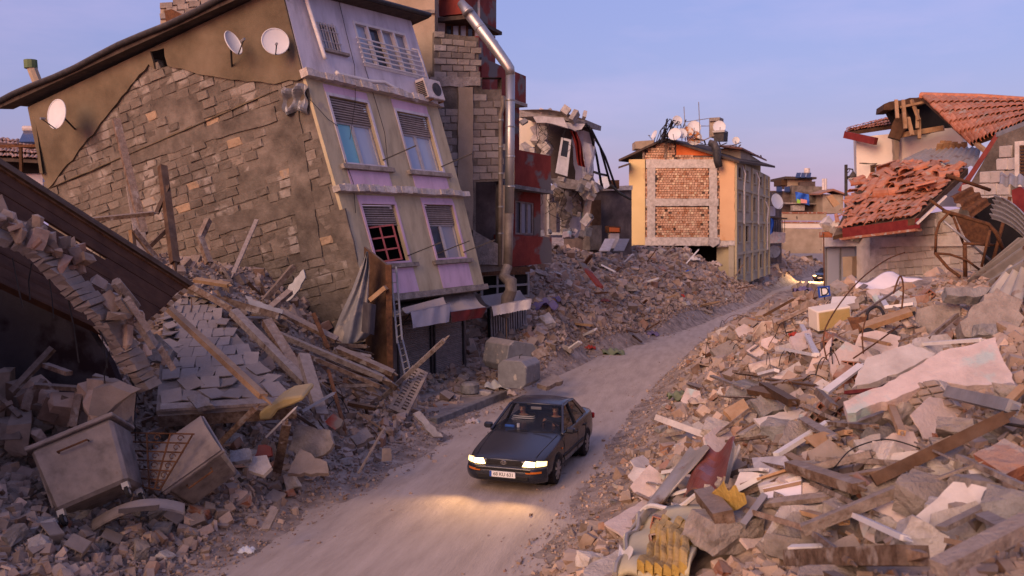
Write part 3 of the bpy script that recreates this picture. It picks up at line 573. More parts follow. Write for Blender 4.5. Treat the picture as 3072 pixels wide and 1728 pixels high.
for u in (ua + .03, ub - .03): b = MB(); b.beam(qa.P(u, va - .02, 0), qa.P(u, va - .02, .45), .04, .05); b.build('bracket', 'rust', ac)
b = MB(); b.tube([qa.P(.955, .30, .12), qa.P(.955, .5, .12), qa.P(.94, .62, .14), qa.P(.9, .62, .1)], .035, 6); b.build('hose', 'white_paint', ac, smooth=True)
# ------------------------------------------------------------ concrete-block house behind the leaning building
BH = empty('block_house', (-2, 35, 0), 'tall narrow house of bare grey concrete blocks beside the steel flue', 'building')
blk = [brick_mesh('concrete_block', 40 + k, 'block_wall', .03, .05) for k in range(5)]
def lay_blocks(q, parent, polys, bw, bh, mesh, name='brick', skip=.04, depth=.16, out=.0, cap=300, holes=()):
    n = 0; row = 0; v = 0.0; x = (q.b - q.a).normalized(); z = (q.c - q.a).normalized(); rm = Matrix((x, -q.n, z)).transposed().to_4x4(); rest = []; cells = []
    while v < q.H:
        u = -(row % 2) * bw / 2
        while u < q.W:
            w_ = bw * rnd.uniform(.86, 1.06); c = ((u + w_ / 2) / q.W, (v + bh / 2) / q.H); u += w_
            if c[0] < .01 or c[0] > .995 or c[1] > .99: continue
            if polys and not any(inside(c, p) for p in polys): continue
            if any(h[0] < c[0] < h[1] and h[2] < c[1] < h[3] for h in holes) or rnd.random() < skip: continue
            cells.append((c, w_))
        v += bh; row += 1
    rnd.shuffle(cells)
    for k, (c, w_) in enumerate(cells):
        mx = Matrix.Translation(q.P(*c, out - depth / 2 + rnd.uniform(-.012, .014))) @ rm @ Matrix.Diagonal((w_ - .018, depth, bh - .018, 1))
        if k < cap: inst(name, mesh[k % len(mesh)], mx, parent)
        else: rest.append((mesh[k % len(mesh)], mx))
    if rest:
        b = MB()
        for me, mx in rest: b.add([mx @ v_.co for v_ in me.vertices], [tuple(p.vertices) for p in me.polygons])
        tag(b.build(name + '_infill', mesh[0].materials[0], parent), kind='stuff')
q1 = Q(at(1290, 830, 33), at(1506, 812, 34), at(1290, 232, 33), at(1506, 232, 34))
def quv(q, *pts): return [q.uv(*p) for p in pts]
dr = pxrect(q1, (1428, 545), (1500, 545), (1428, 735), (1500, 735))
b = MB(); q1.wall(b, [dr, (.72, 1, q1.uv(1450, 268)[1], 1)], -.5, -.03); b.build('wall', 'gable_backing', BH)
lay_blocks(q1, BH, [quv(q1, (1290, 320), (1372, 320), (1372, 560), (1290, 560)), quv(q1, (1418, 262), (1445, 275), (1506, 306), (1506, 535), (1418, 535))], .56, .265, blk, cap=150)
for pts, nm in (([(1373, 262), (1417, 262), (1417, 690), (1373, 690)], 'concrete_column'), ([(1290, 232), (1440, 232), (1440, 258), (1290, 262)], 'ring_beam'), ([(1500, 556), (1522, 556), (1522, 795), (1500, 795)], 'concrete_column'), ([(1418, 690), (1500, 735), (1500, 795), (1418, 795)], 'broken_sill')):
    b = MB(); b.prism([q1.P(*q1.uv(*p), -.02) for p in ragged(pts, 30, 2.5)], q1.n * .08); b.build(nm, 'beige_wall' if 'col' in nm else 'concrete', BH, fix=True)
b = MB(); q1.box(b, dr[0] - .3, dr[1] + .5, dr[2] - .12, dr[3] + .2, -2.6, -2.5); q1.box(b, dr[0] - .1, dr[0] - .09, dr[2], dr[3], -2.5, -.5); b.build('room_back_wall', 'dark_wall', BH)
b = MB(); q1.box(b, dr[0] - .03, dr[1] + .06, dr[2] - .03, dr[2], -2.5, -.05); b.build('floor_slab', 'concrete', BH)
q2 = Q(at(1303, 234, 33), at(1437, 232, 33.7), at(1303, 92, 33), at(1437, 108, 33.7))
b = MB(); q2.box(b, 0, 1, 0, .97, -.5, -.05); b.build('wall', 'gable_backing', BH)
lay_blocks(q2, BH, None, .48, .23, blk, cap=140, holes=[(.3, 1, .93, 1)])
q3 = Q(at(1090, 240, 33.5), at(1304, 238, 33.2), at(1090, -60, 33.5), at(1304, -60, 33.2))
b = MB(); q3.box(b, 0, 1, 0, 1, -.6, 0); b.build('upper_wall', 'beige_wall', BH)
for v in (.66, .86): b = MB(); q3.box(b, -.02, 1.01, v, v + .035, -.1, .12); b.build('ledge', 'concrete', BH)
q4 = Q(at(1304, 130, 34.4), at(1440, 125, 35), at(1304, -60, 34.4), at(1440, -60, 35))
op = pxrect(q4, (1335, 12), (1425, 40), (1335, 120), (1425, 120)); b = MB(); q4.wall(b, [op], -.3, 0); b.build('upper_wall', 'plaster_pink', BH)
b = MB(); frame_bars(q4, b, *op, .07, -.12, -.03, 4, 2); wn = b.build('window', 'timber_dark', BH)
for i in range(4):
    for j in range(2):
        b = MB(); a = op[0] + (op[1] - op[0]) * (i + .05) / 4; c = op[0] + (op[1] - op[0]) * (i + .95) / 4; e = op[2] + (op[3] - op[2]) * (j + .04) / 2; f = op[2] + (op[3] - op[2]) * (j + .96) / 2
        q4.box(b, a, c, e, f, -.10, -.09); b.build('pane', ('pane_dark', 'pane_milk', 'pane_pale')[(i * 2 + j) % 3], wn)
b = MB(); q4.box(b, -.05, 1.1, .78, .86, -.2, .6); b.build('eave_board', 'roof_dark', BH)
# roof-top wall of blocks seen above the tilted roof
rb = empty('rooftop_block_wall', tuple(at(600, 70, 36)), 'small wall of pale blocks standing behind the tilted roof', 'wall')
qr = Q(at(478, 90, 36), at(700, 60, 36), at(478, 18, 36), at(700, -40, 36))
b = MB(); qr.box(b, 0, 1, 0, 1, -.4, -.1); b.build('core', 'beige_wall', rb); lay_blocks(qr, rb, None, .5, .24, blk, cap=80, out=-.02)
b = MB(); qr.box(b, .2, 1, 1, 1.35, -.6, -.1); b.build('parapet', 'beige_wall', rb)
b = MB(); b.prism([at(*p, 33) for p in ((493, 32), (515, 27), (552, 46), (540, 75), (500, 80))], V((.1, .7, .0))); t = b.build('roof_tank', 'rust', None, fix=True); tag(t, 'small rusty tin tank on the ridge of the tilted roof', 'tank')
# ------------------------------------------------------------ red house right behind the flue
RH = empty('red_house', (.5, 37, 0), 'dark red plastered house with peeling balconies behind the steel flue', 'building')
def wallq(name, m, parent, tl, tr, br, bl, y0, y1, d0=-.4, d1=0, ops=None, rag=0):
    q = Q(at(*bl, y0), at(*br, y1), at(*tl, y0), at(*tr, y1)); b = MB()
    if ops: q.wall(b, ops, d0, d1)
    else: q.box(b, 0, 1, 0, 1, d0, d1)
    b.build(name, m, parent); return q
wallq('upper_wall', 'red_paint', RH, (1395, -60), (1489, -60), (1489, 92), (1395, 40), 34.0, 36.5, -2.5)
wallq('upper_floor_edge', 'roof_dark', RH, (1400, 44), (1498, 96), (1498, 106), (1400, 56), 33.8, 36.6, -2.5, .12)
wallq('wall', 'red_paint', RH, (1436, 108), (1486, 108), (1486, 275), (1436, 275), 34.0, 36.4, -2)
wallq('balcony', 'red_paint', RH, (1440, 172), (1574, 229), (1574, 312), (1440, 268), 34.2, 37.8, -1.4, .06)
wallq('balcony_slab', 'concrete', RH, (1440, 268), (1576, 312), (1576, 322), (1440, 278), 34.2, 37.8, -1.4, .1)
wallq('wall', 'red_paint', RH, (1508, 300), (1558, 310), (1558, 470), (1508, 470), 37.6, 38.2, -.5)
wallq('balcony', 'red_paint', RH, (1508, 440), (1653, 468), (1653, 572), (1508, 548), 36.2, 37.6, -1.5)
wallq('balcony_slab', 'concrete_grey', RH, (1508, 548), (1656, 572), (1656, 582), (1508, 560), 36.1, 37.6, -1.5, .08)
qw = Q(at(1512, 712, 37.2), at(1622, 712, 37.8), at(1512, 552, 37.2), at(1622, 575, 37.8)); wo = pxrect(qw, (1546, 602), (1602, 608), (1546, 702), (1602, 705))
b = MB(); qw.wall(b, [wo], -.35, 0); b.build('wall', 'red_paint', RH)
b = MB(); frame_bars(qw, b, *wo, .07, -.2, -.06, 3, 1); wn = b.build('window', 'shutter_wood', RH)
for i in range(3): b = MB(); qw.box(b, wo[0] + (wo[1] - wo[0]) * (i + .1) / 3, wo[0] + (wo[1] - wo[0]) * (i + .9) / 3, wo[2], wo[3], -.17, -.16); b.build('pane', ('pane_dark', 'pane_milk', 'pane_milk')[i], wn)
wallq('balcony', 'red_paint', RH, (1508, 704), (1655, 712), (1655, 788), (1508, 804), 36.0, 37.4, -1.3)
wallq('beam', 'rust', RH, (1420, 805), (1590, 800), (1590, 822), (1420, 828), 34.3, 36.5, -.5)
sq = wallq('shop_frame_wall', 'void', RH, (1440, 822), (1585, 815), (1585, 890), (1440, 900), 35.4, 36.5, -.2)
b = MB(); frame_bars(sq, b, 0, 1, 0, 1, .09, .02, .1, 3, 2); b.build('shop_frame', 'grey_metal', RH)
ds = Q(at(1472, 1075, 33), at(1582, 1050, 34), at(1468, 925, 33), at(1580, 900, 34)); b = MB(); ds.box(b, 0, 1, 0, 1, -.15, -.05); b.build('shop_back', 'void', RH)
for k in range(15):
    b = MB(); u = .02 + k * .066; ds.box(b, u, u + .038, 0, 1, -.03, .03 + .01 * (k % 2)); b.build('door_slat', 'grey_metal', RH)
# steel flue and drain pipe
fp = empty('flue_pipe', (0, 32.6, 2), 'tall shiny steel flue pipe bent at the roof and crumpled at its foot', 'pipe')
pts = [at(1383, 8, 33.4), at(1404, 36, 33.2), at(1440, 84, 33), at(1478, 134, 32.8), at(1518, 190, 32.6), at(1529, 206, 32.6), at(1531, 225, 32.6)]
b = MB(); b.tube(pts, [.15, .21, .21, .20, .19, .18, .17], 16); b.build('slanted_section', 'steel', fp, smooth=True)
b = MB(); b.tube([at(1531, 221, 32.6), at(1530, 420, 32.6), at(1528, 640, 32.6)], .165, 16); b.build('upright_section', 'steel', fp, smooth=True)
b = MB(); b.tube([at(1528, 636, 32.6), at(1523, 800, 32.6)], .16, 16); b.build('upright_section', 'flue_dull', fp, smooth=True)
b = MB(); b.tube([at(1523, 798, 32.6), at(1512, 830, 32.4), at(1532, 845, 32.2), at(1533, 872, 32.1), at(1523, 893, 32.2), at(1520, 915, 32.2), at(1512, 948, 32.3)], [.18, .2, .23, .21, .25, .21, .19], 14); b.build('crumpled_section', 'flue_dull', fp)
for (px, py) in ((1404, 36), (1440, 84), (1478, 134)): b = MB(); i = (px, py); p = at(px, py, 33); d = (at(1525, 200, 32.6) - at(1404, 36, 33.2)).normalized(); b.tube([p - d * .04, p + d * .04], .22, 16); b.build('collar', 'steel', fp, smooth=True)
for py in (300, 380, 470, 560): b = MB(); p = at(1530, py, 32.6); b.tube([p - V((0, 0, .03)), p + V((0, 0, .03))], .178, 16); b.build('collar', 'steel', fp, smooth=True)
b = MB(); b.beam(at(1519, 945, 32.4), at(1520, 1035, 32.4), .20, .03); b.build('wooden_strut', 'timber_raw', fp)
dp = empty('drain_pipe', tuple(at(1506, 800, 33.2)), 'thin grey drain pipe running beside the steel flue', 'pipe')
b = MB(); b.tube([at(1508, 288, 33.2), at(1509, 320, 33.2), at(1502, 345, 33.2), at(1502, 560, 33.2), at(1500, 800, 33.2)], .085, 10); b.build('pipe_run', 'flue_dull', dp, smooth=True)
for py in (360, 440, 520, 620, 700): b = MB(); p = at(1502, py, 33.2); b.tube([p - V((0, 0, .03)), p + V((0, 0, .03))], .11, 10); b.build('clamp', 'grey_metal', dp)
# ------------------------------------------------------------ torn-open building
TO = empty('torn_open_building', (3, 50, 3), 'torn-open pale building with hanging door and broken roof slab', 'building')
def slabpx(name, m, parent, pts, Y, off, rag=8, amp=2.0):
    b = MB(); ys = Y if isinstance(Y, (list, tuple)) else [Y] * len(pts)
    P3 = [at(*p, y) for p, y in zip(pts, ys)]
    if rag:
        P = []
        for i in range(len(P3)):
            a, c = P3[i], P3[(i + 1) % len(P3)]; n = max(1, int((V(pts[i]) - V(pts[(i + 1) % len(pts)])).length / rag / 3))
            for k in range(n):
                p = a.lerp(c, k / n)
                if k: p = p + V((rnd.uniform(-1, 1), 0, rnd.uniform(-1, 1))) * amp * p.y / F
                P.append(p)
        P3 = P
    b.prism(P3, off); return b.build(name, m, parent, fix=True)
slabpx('roof_slab', 'concrete', TO, [(1556, 330), (1640, 328), (1700, 340), (1764, 362), (1762, 378), (1700, 362), (1640, 352), (1556, 352)], [47, 47, 47.5, 48, 48, 47.5, 47, 47], V((1.2, 5, .3)), 10, 3)
slabpx('roof_slab', 'plaster_white', TO, [(1600, 350), (1690, 352), (1705, 385), (1660, 372), (1640, 368), (1610, 368)], 46.6, V((0, .3, 0)), 8, 3)
slabpx('ceiling_piece', 'plaster_white', TO, [(1690, 366), (1755, 372), (1745, 388), (1725, 392), (1700, 382)], 47.4, V((0, 1.5, .2)), 8, 2)
slabpx('inner_wall', 'cream', TO, [(1552, 352), (1606, 356), (1604, 440), (1552, 445)], 50, V((0, .25, 0)))
slabpx('inner_wall', 'dark_wall', TO, [(1600, 352), (1770, 372), (1770, 548), (1600, 545)], 52.5, V((0, .25, 0)))
slabpx('inner_wall', 'facade_white', TO, [(1716, 392), (1752, 392), (1752, 545), (1726, 540)], 51, V((0, .2, 0)), 8, 3)
slabpx('corner_wall', 'facade_white', TO, [(1750, 390), (1786, 405), (1780, 543), (1748, 535)], [50, 49, 49, 50], V((0, .25, 0)), 8, 3)
b = MB(); qd = Q(at(1752, 520, 49.5), at(1779, 525, 48.8), at(1752, 440, 49.5), at(1784, 440, 48.8)); frame_bars(qd, b, 0, 1, 0, 1, .1, .02, .1, 1, 2); wn = b.build('window', 'white_paint', TO)
b = MB(); qd.box(b, .1, .9, .5, .95, .03, .04); b.build('pane', 'pane_dark', wn)
slabpx('loose_panel', 'plaster_white', TO, [(1750, 425), (1768, 432), (1776, 470), (1764, 520), (1754, 480)], 48.4, V((.1, .1, 0)), 8, 2)
hd = Q(at(1666, 518, 47.6), at(1702, 529, 47.6), at(1684, 412, 47.4), at(1714, 419, 47.4)); b = MB(); frame_bars(hd, b, 0, 1, 0, 1, .12, -.03, .05); d = b.build('hanging_door', 'white_paint', TO)
b = MB(); hd.box(b, .1, .9, .05, .45, -.02, .03); b.build('lower_panel', 'white_paint', d); b = MB(); hd.box(b, .12, .88, .5, .95, -.02, 0); b.build('pane', 'pane_dark', d)
b = MB(); hd.box(b, .02, .98, .45, .5, -.03, .05); b.build('rail', 'white_paint', d)
b = MB(); b.grid(lambda u, v: at(1708 + 22 * u + 30 * v + 4 * math.sin(v * 5), 390 + 106 * v + 6 * u, 48 + .3 * math.sin(u * 14 + v * 3)), 10, 14, (0, .03, 0)); b.build('red_curtain', 'cloth_red', TO, fix=True)
slabpx('floor_slab', 'concrete', TO, [(1640, 536), (1700, 535), (1790, 548), (1788, 560), (1730, 568), (1660, 556)], 47.6, V((.8, 4.5, 0)), 10, 3)
slabpx('lower_wall', 'plaster_pink', TO, [(1606, 556), (1655, 556), (1652, 712), (1604, 712)], 50.2, V((0, .3, 0)), 10, 2)
slabpx('lower_wall', 'facade_white', TO, [(1652, 560), (1750, 562), (1744, 712), (1650, 712)], 50.8, V((0, .3, 0)), 10, 2)
slabpx('lower_wall', 'plaster_pink', TO, [(1745, 566), (1786, 560), (1770, 640), (1752, 700), (1742, 712)], [50, 48.5, 48.8, 49.5, 50], V((0, .3, 0)), 10, 3)
slabpx('lower_pier', 'cream', TO, [(1596, 560), (1612, 560), (1612, 712), (1600, 712)], 49.4, V((0, .4, 0)), 8, 3)
b = MB(); qd = Q(at(1640, 705, 50), at(1688, 705, 50), at(1640, 575, 50), at(1688, 575, 50)); frame_bars(qd, b, 0, 1, 0, 1, .14, 0, .1); d = b.build('door_frame', 'white_paint', TO); b = MB(); qd.box(b, .05, .6, .02, .75, .02, .05); b.build('door_leaf', 'shutter_wood', d)
for k in range(16):   # loose wires and plaster strings on the torn face
    x0 = rnd.choice([1560, 1575, 1590, 1620, 1635, 1650, 1660, 1690, 1700, 1720, 1740]) + rnd.uniform(-6, 6); up_ = k % 2; y0 = (358 if up_ else 560) + rnd.uniform(0, 10); ln = rnd.uniform(60, 110)
    b = MB(); b.tube([at(x0 + rnd.uniform(-7, 7) * i, y0 + ln * i / 5, 46.8 if up_ else 49) for i in range(6)], .014, 4); b.build('loose_cable', 'cable', TO)
for pts in ([(1668, 575), (1690, 600), (1685, 640), (1700, 650), (1690, 690)], [(1722, 570), (1735, 600), (1728, 640)]):   # crumbling masonry seam
    for i in range(14):
        k = i / 13 * (len(pts) - 1); a = V(pts[int(k)]); c = V(pts[min(int(k) + 1, len(pts) - 1)]); p = a.lerp(c, k - int(k)); b = MB(); b.box(at(p[0] + rnd.uniform(-5, 5), p[1], 49.8), (rnd.uniform(.2, .5), .4, rnd.uniform(.15, .35)), (rnd.random(), rnd.random(), rnd.random())); b.build('broken_block', 'concrete', TO)
for (px, py, s_) in ((1622, 400, .9), (1636, 440, .8), (1570, 455, .9), (1590, 470, .8), (1630, 480, .7), (1610, 420, .6), (1575, 470, .6)):
    me = rock_mesh('plaster_lump', int(px), 'concrete_pale', 14); inst('plaster_lump', me, Matrix.Translation(at(px, py, 48.2)) @ Euler((px, py, 1)).to_matrix().to_4x4() @ Matrix.Diagonal((s_, s_ * .7, s_ * 1.3, 1)), TO)
for k in range(40):
    px, py = rnd.choice([(rnd.uniform(1560, 1765), rnd.uniform(326, 366)), (rnd.uniform(1600, 1790), rnd.uniform(540, 570)), (rnd.uniform(1600, 1760), rnd.uniform(660, 715)), (rnd.uniform(1735, 1785), rnd.uniform(560, 700))]); s_ = rnd.uniform(.2, .65); b = MB(); b.box(at(px, py, rnd.uniform(46.8, 48.5)), (s_, s_ * .7, s_ * rnd.uniform(.3, .7)), (rnd.random() * 3, rnd.random() * 3, rnd.random() * 3)); b.build('broken_block', rnd.choice(['concrete', 'concrete_pale', 'plaster_pink', 'concrete_grey']), TO)
cbs = empty('fallen_cable_bundle', tuple(at(1890, 600, 58)), 'bundle of thick black cables sagging from the torn roof to the yellow building', 'cable')
for a, m_, e in (((1758, 372), (1800, 440), (1832, 555)), ((1772, 385), (1815, 470), (1850, 570)), ((1766, 378), (1790, 470), (1806, 565)), ((1832, 555), (1860, 580), (1892, 598)), ((1782, 516), (1800, 522), (1824, 527))):
    b = MB(); b.tube([at(*a, 47.8), at(*m_, 50), at(*e, 52)], .07, 6); b.build('cable', 'cable', cbs)
# dark rendered wall house with rooftop boxes
DW = empty('dark_wall_house', (6, 62, 0), 'sooty dark rendered house wall between the torn building and the yellow one', 'building')
wallq('wall', 'dark_wall', DW, (1774, 570), (1895, 566), (1895, 780), (1774, 780), 60, 62, -3)
wallq('parapet', 'concrete_pale', DW, (1772, 562), (1895, 556), (1895, 570), (1772, 574), 59.8, 61.8, -3.2, .1)
wallq('door', 'timber_dark', DW, (1776, 600), (1803, 600), (1803, 678), (1776, 680), 59.6, 60, -.2)
wallq('stair_box', 'gable_backing', DW, (1770, 678), (1805, 676), (1805, 750), (1770, 750), 58.5, 59, -.8)
kb = empty('oven_kiosk', tuple(at(1845, 745, 59)), 'small rusty orange kiosk box on a pale stand against the dark wall', 'kiosk')
wallq('cabinet', 'rust', kb, (1826, 678), (1862, 680), (1862, 700), (1826, 698), 59, 59.2, -.7); wallq('orange_front', 'orange_paint', kb, (1829, 682), (1858, 684), (1858, 696), (1829, 695), 58.9, 59.1, -.05, .03); wallq('stand', 'plaster_white', kb, (1830, 700), (1858, 700), (1858, 745), (1830, 745), 59.1, 59.2, -.5)  # front panel is plain orange paint
for px, l in ((1815, 'pale'), (1858, 'grey')):
    t = MB(); q = Q(at(px - 18, 752, 57), at(px + 14, 752, 57), at(px, 716, 58.4), at(px + 30, 716, 58.4)); q.box(t, 0, 1, 0, 1, -.06, 0); o = t.build('propped_sheet', 'grey_metal' if l == 'grey' else 'plaster_white', None); tag(o, f'{l} flat sheet propped below the orange kiosk', 'sheet')
dish(at(1812, 548, 59), (-.3, -1, .3), .42, 'white satellite dish on the dark wall roof next to a rusty box', 'dish_white', at(1812, 566, 59.3))
t = MB(); q = Q(at(1822, 566, 59.4), at(1858, 566, 59.6), at(1822, 540, 59.4), at(1858, 540, 59.6)); q.box(t, 0, 1, 0, 1, -.6, 0); o = t.build('rusty_box', 'rust'); tag(o, 'rusty square tank on the dark wall roof', 'tank')
# ------------------------------------------------------------ yellow apartment building with bare brick gable
YB = empty('yellow_apartment_building', (14, 72, 0), 'four-storey yellow apartment building with exposed brick gable and rusty dishes on the roof', 'building')
YN, YF_, YS = 70.0, 73.9, 81.6
G = Q(at(1888, 735, YF_), at(2205, 735, YN), at(1888, 480, YF_), at(2205, 478, YN))
gx = lambda px, py: G.uv(px, py)
def gb(name, m, x0, x1, y0, y1, d0=-.3, d1=0, parent=None, rag=0):
    a, c = gx(x0, y1), gx(x1, y0); b = MB()
    if rag:
        pts = ragged([(x0, y0), (x1, y0), (x1, y1), (x0, y1)], 10, rag); b.prism([G.P(*gx(*p), d0) for p in pts], G.n * (d1 - d0)); return b.build(name, m, parent or YB, fix=True)
    G.box(b, a[0], c[0], a[1], c[1], d0, d1); return b.build(name, m, parent or YB)
gb('yellow_wall', 'yellow_wall', 1888, 1936, 478, 735, -.4, .10); gb('orange_wall', 'orange_wall', 2160, 2205, 478, 722, -.4, .08, rag=1.2)
gb('core_wall', 'dark_wall', 1934, 2162, 478, 735, -.6, -.14)
for x0, x1 in ((1942, 1966), (2128, 2152)): gb('concrete_column', 'concrete_pale', x0, x1, 480, 735, -.3, .05, rag=.8)
for y0, y1 in ((478, 504), (596, 618), (712, 737)): gb('concrete_beam', 'concrete_pale', 1938 if y0 < 700 else 1934, 2156 if y0 < 700 else 2205, y0, y1, -.3, .065, rag=.8)
ib = [brick_mesh('infill_brick', 60 + k, 'infill_brick', .03, .06) for k in range(4)]
for y0, y1, cap in ((504, 596, 290), (618, 712, 0)):
    q = Q(G.P(*gx(1966, y1)), G.P(*gx(2128, y1)), G.P(*gx(1966, y0)), G.P(*gx(2128, y0))); lay_blocks(q, YB, None, .235, .185, ib, skip=.012, depth=.15, cap=cap)
for x0, x1 in ((1934, 1942), (2152, 2161)):
    for y0, y1 in ((504, 596), (618, 712)):
        q = Q(G.P(*gx(x0, y1)), G.P(*gx(x1, y1)), G.P(*gx(x0, y0)), G.P(*gx(x1, y0))); lay_blocks(q, YB, None, .21, .2, ib, skip=.15, depth=.15, cap=0)
# attic gable triangle
tri = lambda pts, d: [G.P(*gx(*p), d) for p in pts]
b = MB(); b.prism(tri([(1928, 480), (1928, 446), (1998, 420), (2200, 478)], -.7), G.n * .55); b.build('attic_wall', 'dark_wall', YB, fix=True)
ZQ = Q(G.P(*gx(1930, 480)), G.P(*gx(2200, 478)), G.P(*gx(1930, 420)), G.P(*gx(2200, 420)))
lay_blocks(ZQ, YB, [[ZQ.uv(*p) for p in ((1934, 478), (1934, 448), (1996, 424), (2025, 432), (2025, 478))], [ZQ.uv(*p) for p in ((2025, 468), (2150, 468), (2150, 478), (2025, 478))]], .24, .19, ib, skip=.05, depth=.15, cap=0)
b = MB(); b.prism(tri([(2028, 466), (2028, 432), (2050, 436), (2140, 462), (2140, 466)], -.2), G.n * .1); b.build('orange_panel', 'orange_paint', YB, fix=True)
for x0, x1 in ((1928, 1934), (1994, 2002)): b = MB(); b.prism(tri([(x0, 480), (x0, 446 if x0 < 1950 else 421), (x1, 444 if x0 < 1950 else 422), (x1, 480)], -.15), G.n * .2); b.build('attic_post', 'timber', YB, fix=True)
def strip(name, m, a, c, w, h, parent=YB): b = MB(); b.beam(a, c, w, h); return b.build(name, m, parent)
S = Q(at(2205, 862, YN), at(2306, 822, YS), at(2205, 478, YN), at(2306, 528, YS))
# street side with pilasters and windows
so_ = []
rows = [(.02, .235), (.285, .50), (.545, .76), (.80, .97)]
cols = [(.09, .165), (.29, .37), (.50, .575), (.71, .78), (.885, .945)]
for r_ in rows:
    for c in cols: so_.append((c[0], c[1], r_[0] + .07, r_[1] - .015))
b = MB(); S.wall(b, so_, -.5, 0); b.build('side_wall', 'side_wall', YB)
for i, o in enumerate(so_):
    b = MB(); frame_bars(S, b, *o, .09, -.25, -.12, 2, 1); wn = b.build('window', 'column_yellow' if i % 3 else 'timber_dark', YB)
    for k in range(2): b = MB(); S.box(b, o[0] + (o[1] - o[0]) * (k * .5 + .05), o[0] + (o[1] - o[0]) * (k * .5 + .45), o[2], o[3], -.2, -.18); b.build('pane', ('pane_milk', 'pane_milk', 'pane_dark')[(i + 2 * k) % 3], wn)
    b = MB(); S.box(b, o[0] - .01, o[1] + .01, o[2] - .012, o[2], -.02, .1); b.build('sill', 'side_wall', wn)
for u in (.0, .22, .44, .64, .83, .975): b = MB(); S.box(b, u, u + .024, 0, .99, -.1, .13); b.build('pilaster', 'column_yellow', YB)
for v in (.25, .51, .77): b = MB(); S.box(b, .03, .975, v, v + .022, -.05, .12); b.build('floor_band', 'side_wall', YB)
for u, v in ((.14, .80), (.55, .80), (.84, .56)): b = MB(); b.tube([S.P(u, v + .17, .15), S.P(u, v + .1, .4), S.P(u, v, .3), S.P(u, v - .3, .3)], .06, 6); b.build('stove_pipe', 'plaster_white', YB)
# roof planes and eaves
dS = (S.b - S.a).normalized(); rt = lambda px, py, Y: at(px, py, Y)
ap = G.P(*gx(1998, 417)); le_ = G.P(*gx(1862, 481)); re_ = G.P(*gx(2222, 486)); L_ = (S.b - S.a).length
for a, c in ((ap, le_), (ap, re_)):
    b = MB(); o1 = G.n * .5; b.hexa([a + o1 - V((0, 0, .12)), c + o1 - V((0, 0, .12)), c + dS * (L_ + .6) - V((0, 0, .12)), a + dS * (L_ + .6) - V((0, 0, .12)), a + o1 + V((0, 0, .06)), c + o1 + V((0, 0, .06)), c + dS * (L_ + .6) + V((0, 0, .06)), a + dS * (L_ + .6) + V((0, 0, .06))]); b.build('roof', 'roof_dark', YB, fix=True)
b = MB(); b.hexa([at(1855, 506, 72.5), at(1890, 494, 72), at(1890, 494, 76), at(1855, 506, 76.5), at(1855, 500, 72.5), at(1890, 488, 72), at(1890, 488, 76), at(1855, 500, 76.5)]); b.build('porch_roof', 'roof_dark', YB, fix=True)
# raised rear attic block
wallq('rear_attic', 'beige_wall', YB, (2150, 444), (2222, 446), (2222, 478), (2150, 474), 76, 75, -3); wallq('rear_attic_side', 'side_wall', YB, (2222, 446), (2282, 484), (2282, 520), (2222, 500), 75, 82, -2)
b = MB(); b.hexa([at(2140, 440, 75), at(2226, 448, 74), at(2300, 484, 83), at(2200, 440, 86), at(2140, 436, 75), at(2226, 442, 74), at(2300, 479, 83), at(2200, 434, 86)]); b.build('rear_roof', 'tile_old', YB, fix=True)
wallq('left_attic', 'beige_wall', YB, (1906, 424), (1962, 420), (1962, 446), (1906, 446), 77, 77, -2)
# ground floor: void under the hanging beam, wall stubs
wallq('ground_floor_wall', 'column_yellow', YB, (2150, 742), (2206, 740), (2206, 870), (2150, 860), 71.5, 70.2, -.3)
wallq('ground_floor_back', 'void', YB, (1890, 736), (2150, 736), (2150, 840), (1890, 840), 77, 75, -.3)  # near-black sheet painted for the dark gap under the beam
wallq('ground_floor_ceiling', 'concrete', YB, (1890, 733), (2204, 733), (2204, 738), (1890, 738), 74.3, 70.4, -4, -.05)
slabpx('wall_stub', 'yellow_wall', YB, [(1884, 732), (1908, 734), (1904, 752), (1912, 770), (1900, 800), (1884, 800)], 73, V((.1, .5, 0)), 8, 3)
slabpx('broken_corner', 'concrete_pale', YB, [(2130, 712), (2160, 716), (2158, 730), (2140, 742), (2126, 734)], 70.3, V((0, .4, 0)), 5, 2)
b = MB(); b.tube([at(2128, 428, 70.2), at(2142, 432, 70), at(2150, 450, 69.8), at(2152, 480, 69.8), at(2158, 502, 69.8)], [.25, .3, .33, .3, .28], 10); b.build('bent_chimney', 'dark_metal', YB, smooth=True)
# things on the roof
for i, (px, py, r_, mt, nm) in enumerate([(2024, 402, .62, 'dish_white', 'large white satellite dish at the front of the yellow building roof cluster'), (2046, 400, .5, 'dish_white', 'white satellite dish tucked behind the rusted one on the yellow roof'), (2064, 395, .52, 'dish_rust', 'rust-streaked orange satellite dish in the middle of the yellow roof cluster'), (2083, 414, .72, 'dish_rust', 'big satellite dish with rust streaks hanging over the yellow gable'), (2082, 382, .66, 'dish_white', 'clean white satellite dish standing above the rusted pair'), (2158, 380, .6, 'dish_white', 'white satellite dish in front of the rooftop chimney block'), (1962, 405, .5, 'dish_white', 'tilted satellite dish beside the burnt cable bush'), (2032, 362, .5, 'dish_white', 'small satellite dish high among the burnt cables'), (2208, 421, .35, 'dish_white', 'tiny satellite dish on the rear tiled roof')]):
    dish(at(px, py, 70.5 + .25 * i), (rnd.uniform(-.5, .3), -1, rnd.uniform(.1, .4)) if i != 6 else (-1, -.3, .4), r_ * .8, nm, mt, at(px, py + 22, 71.5 + .2 * i), group='dishes on the yellow building roof')
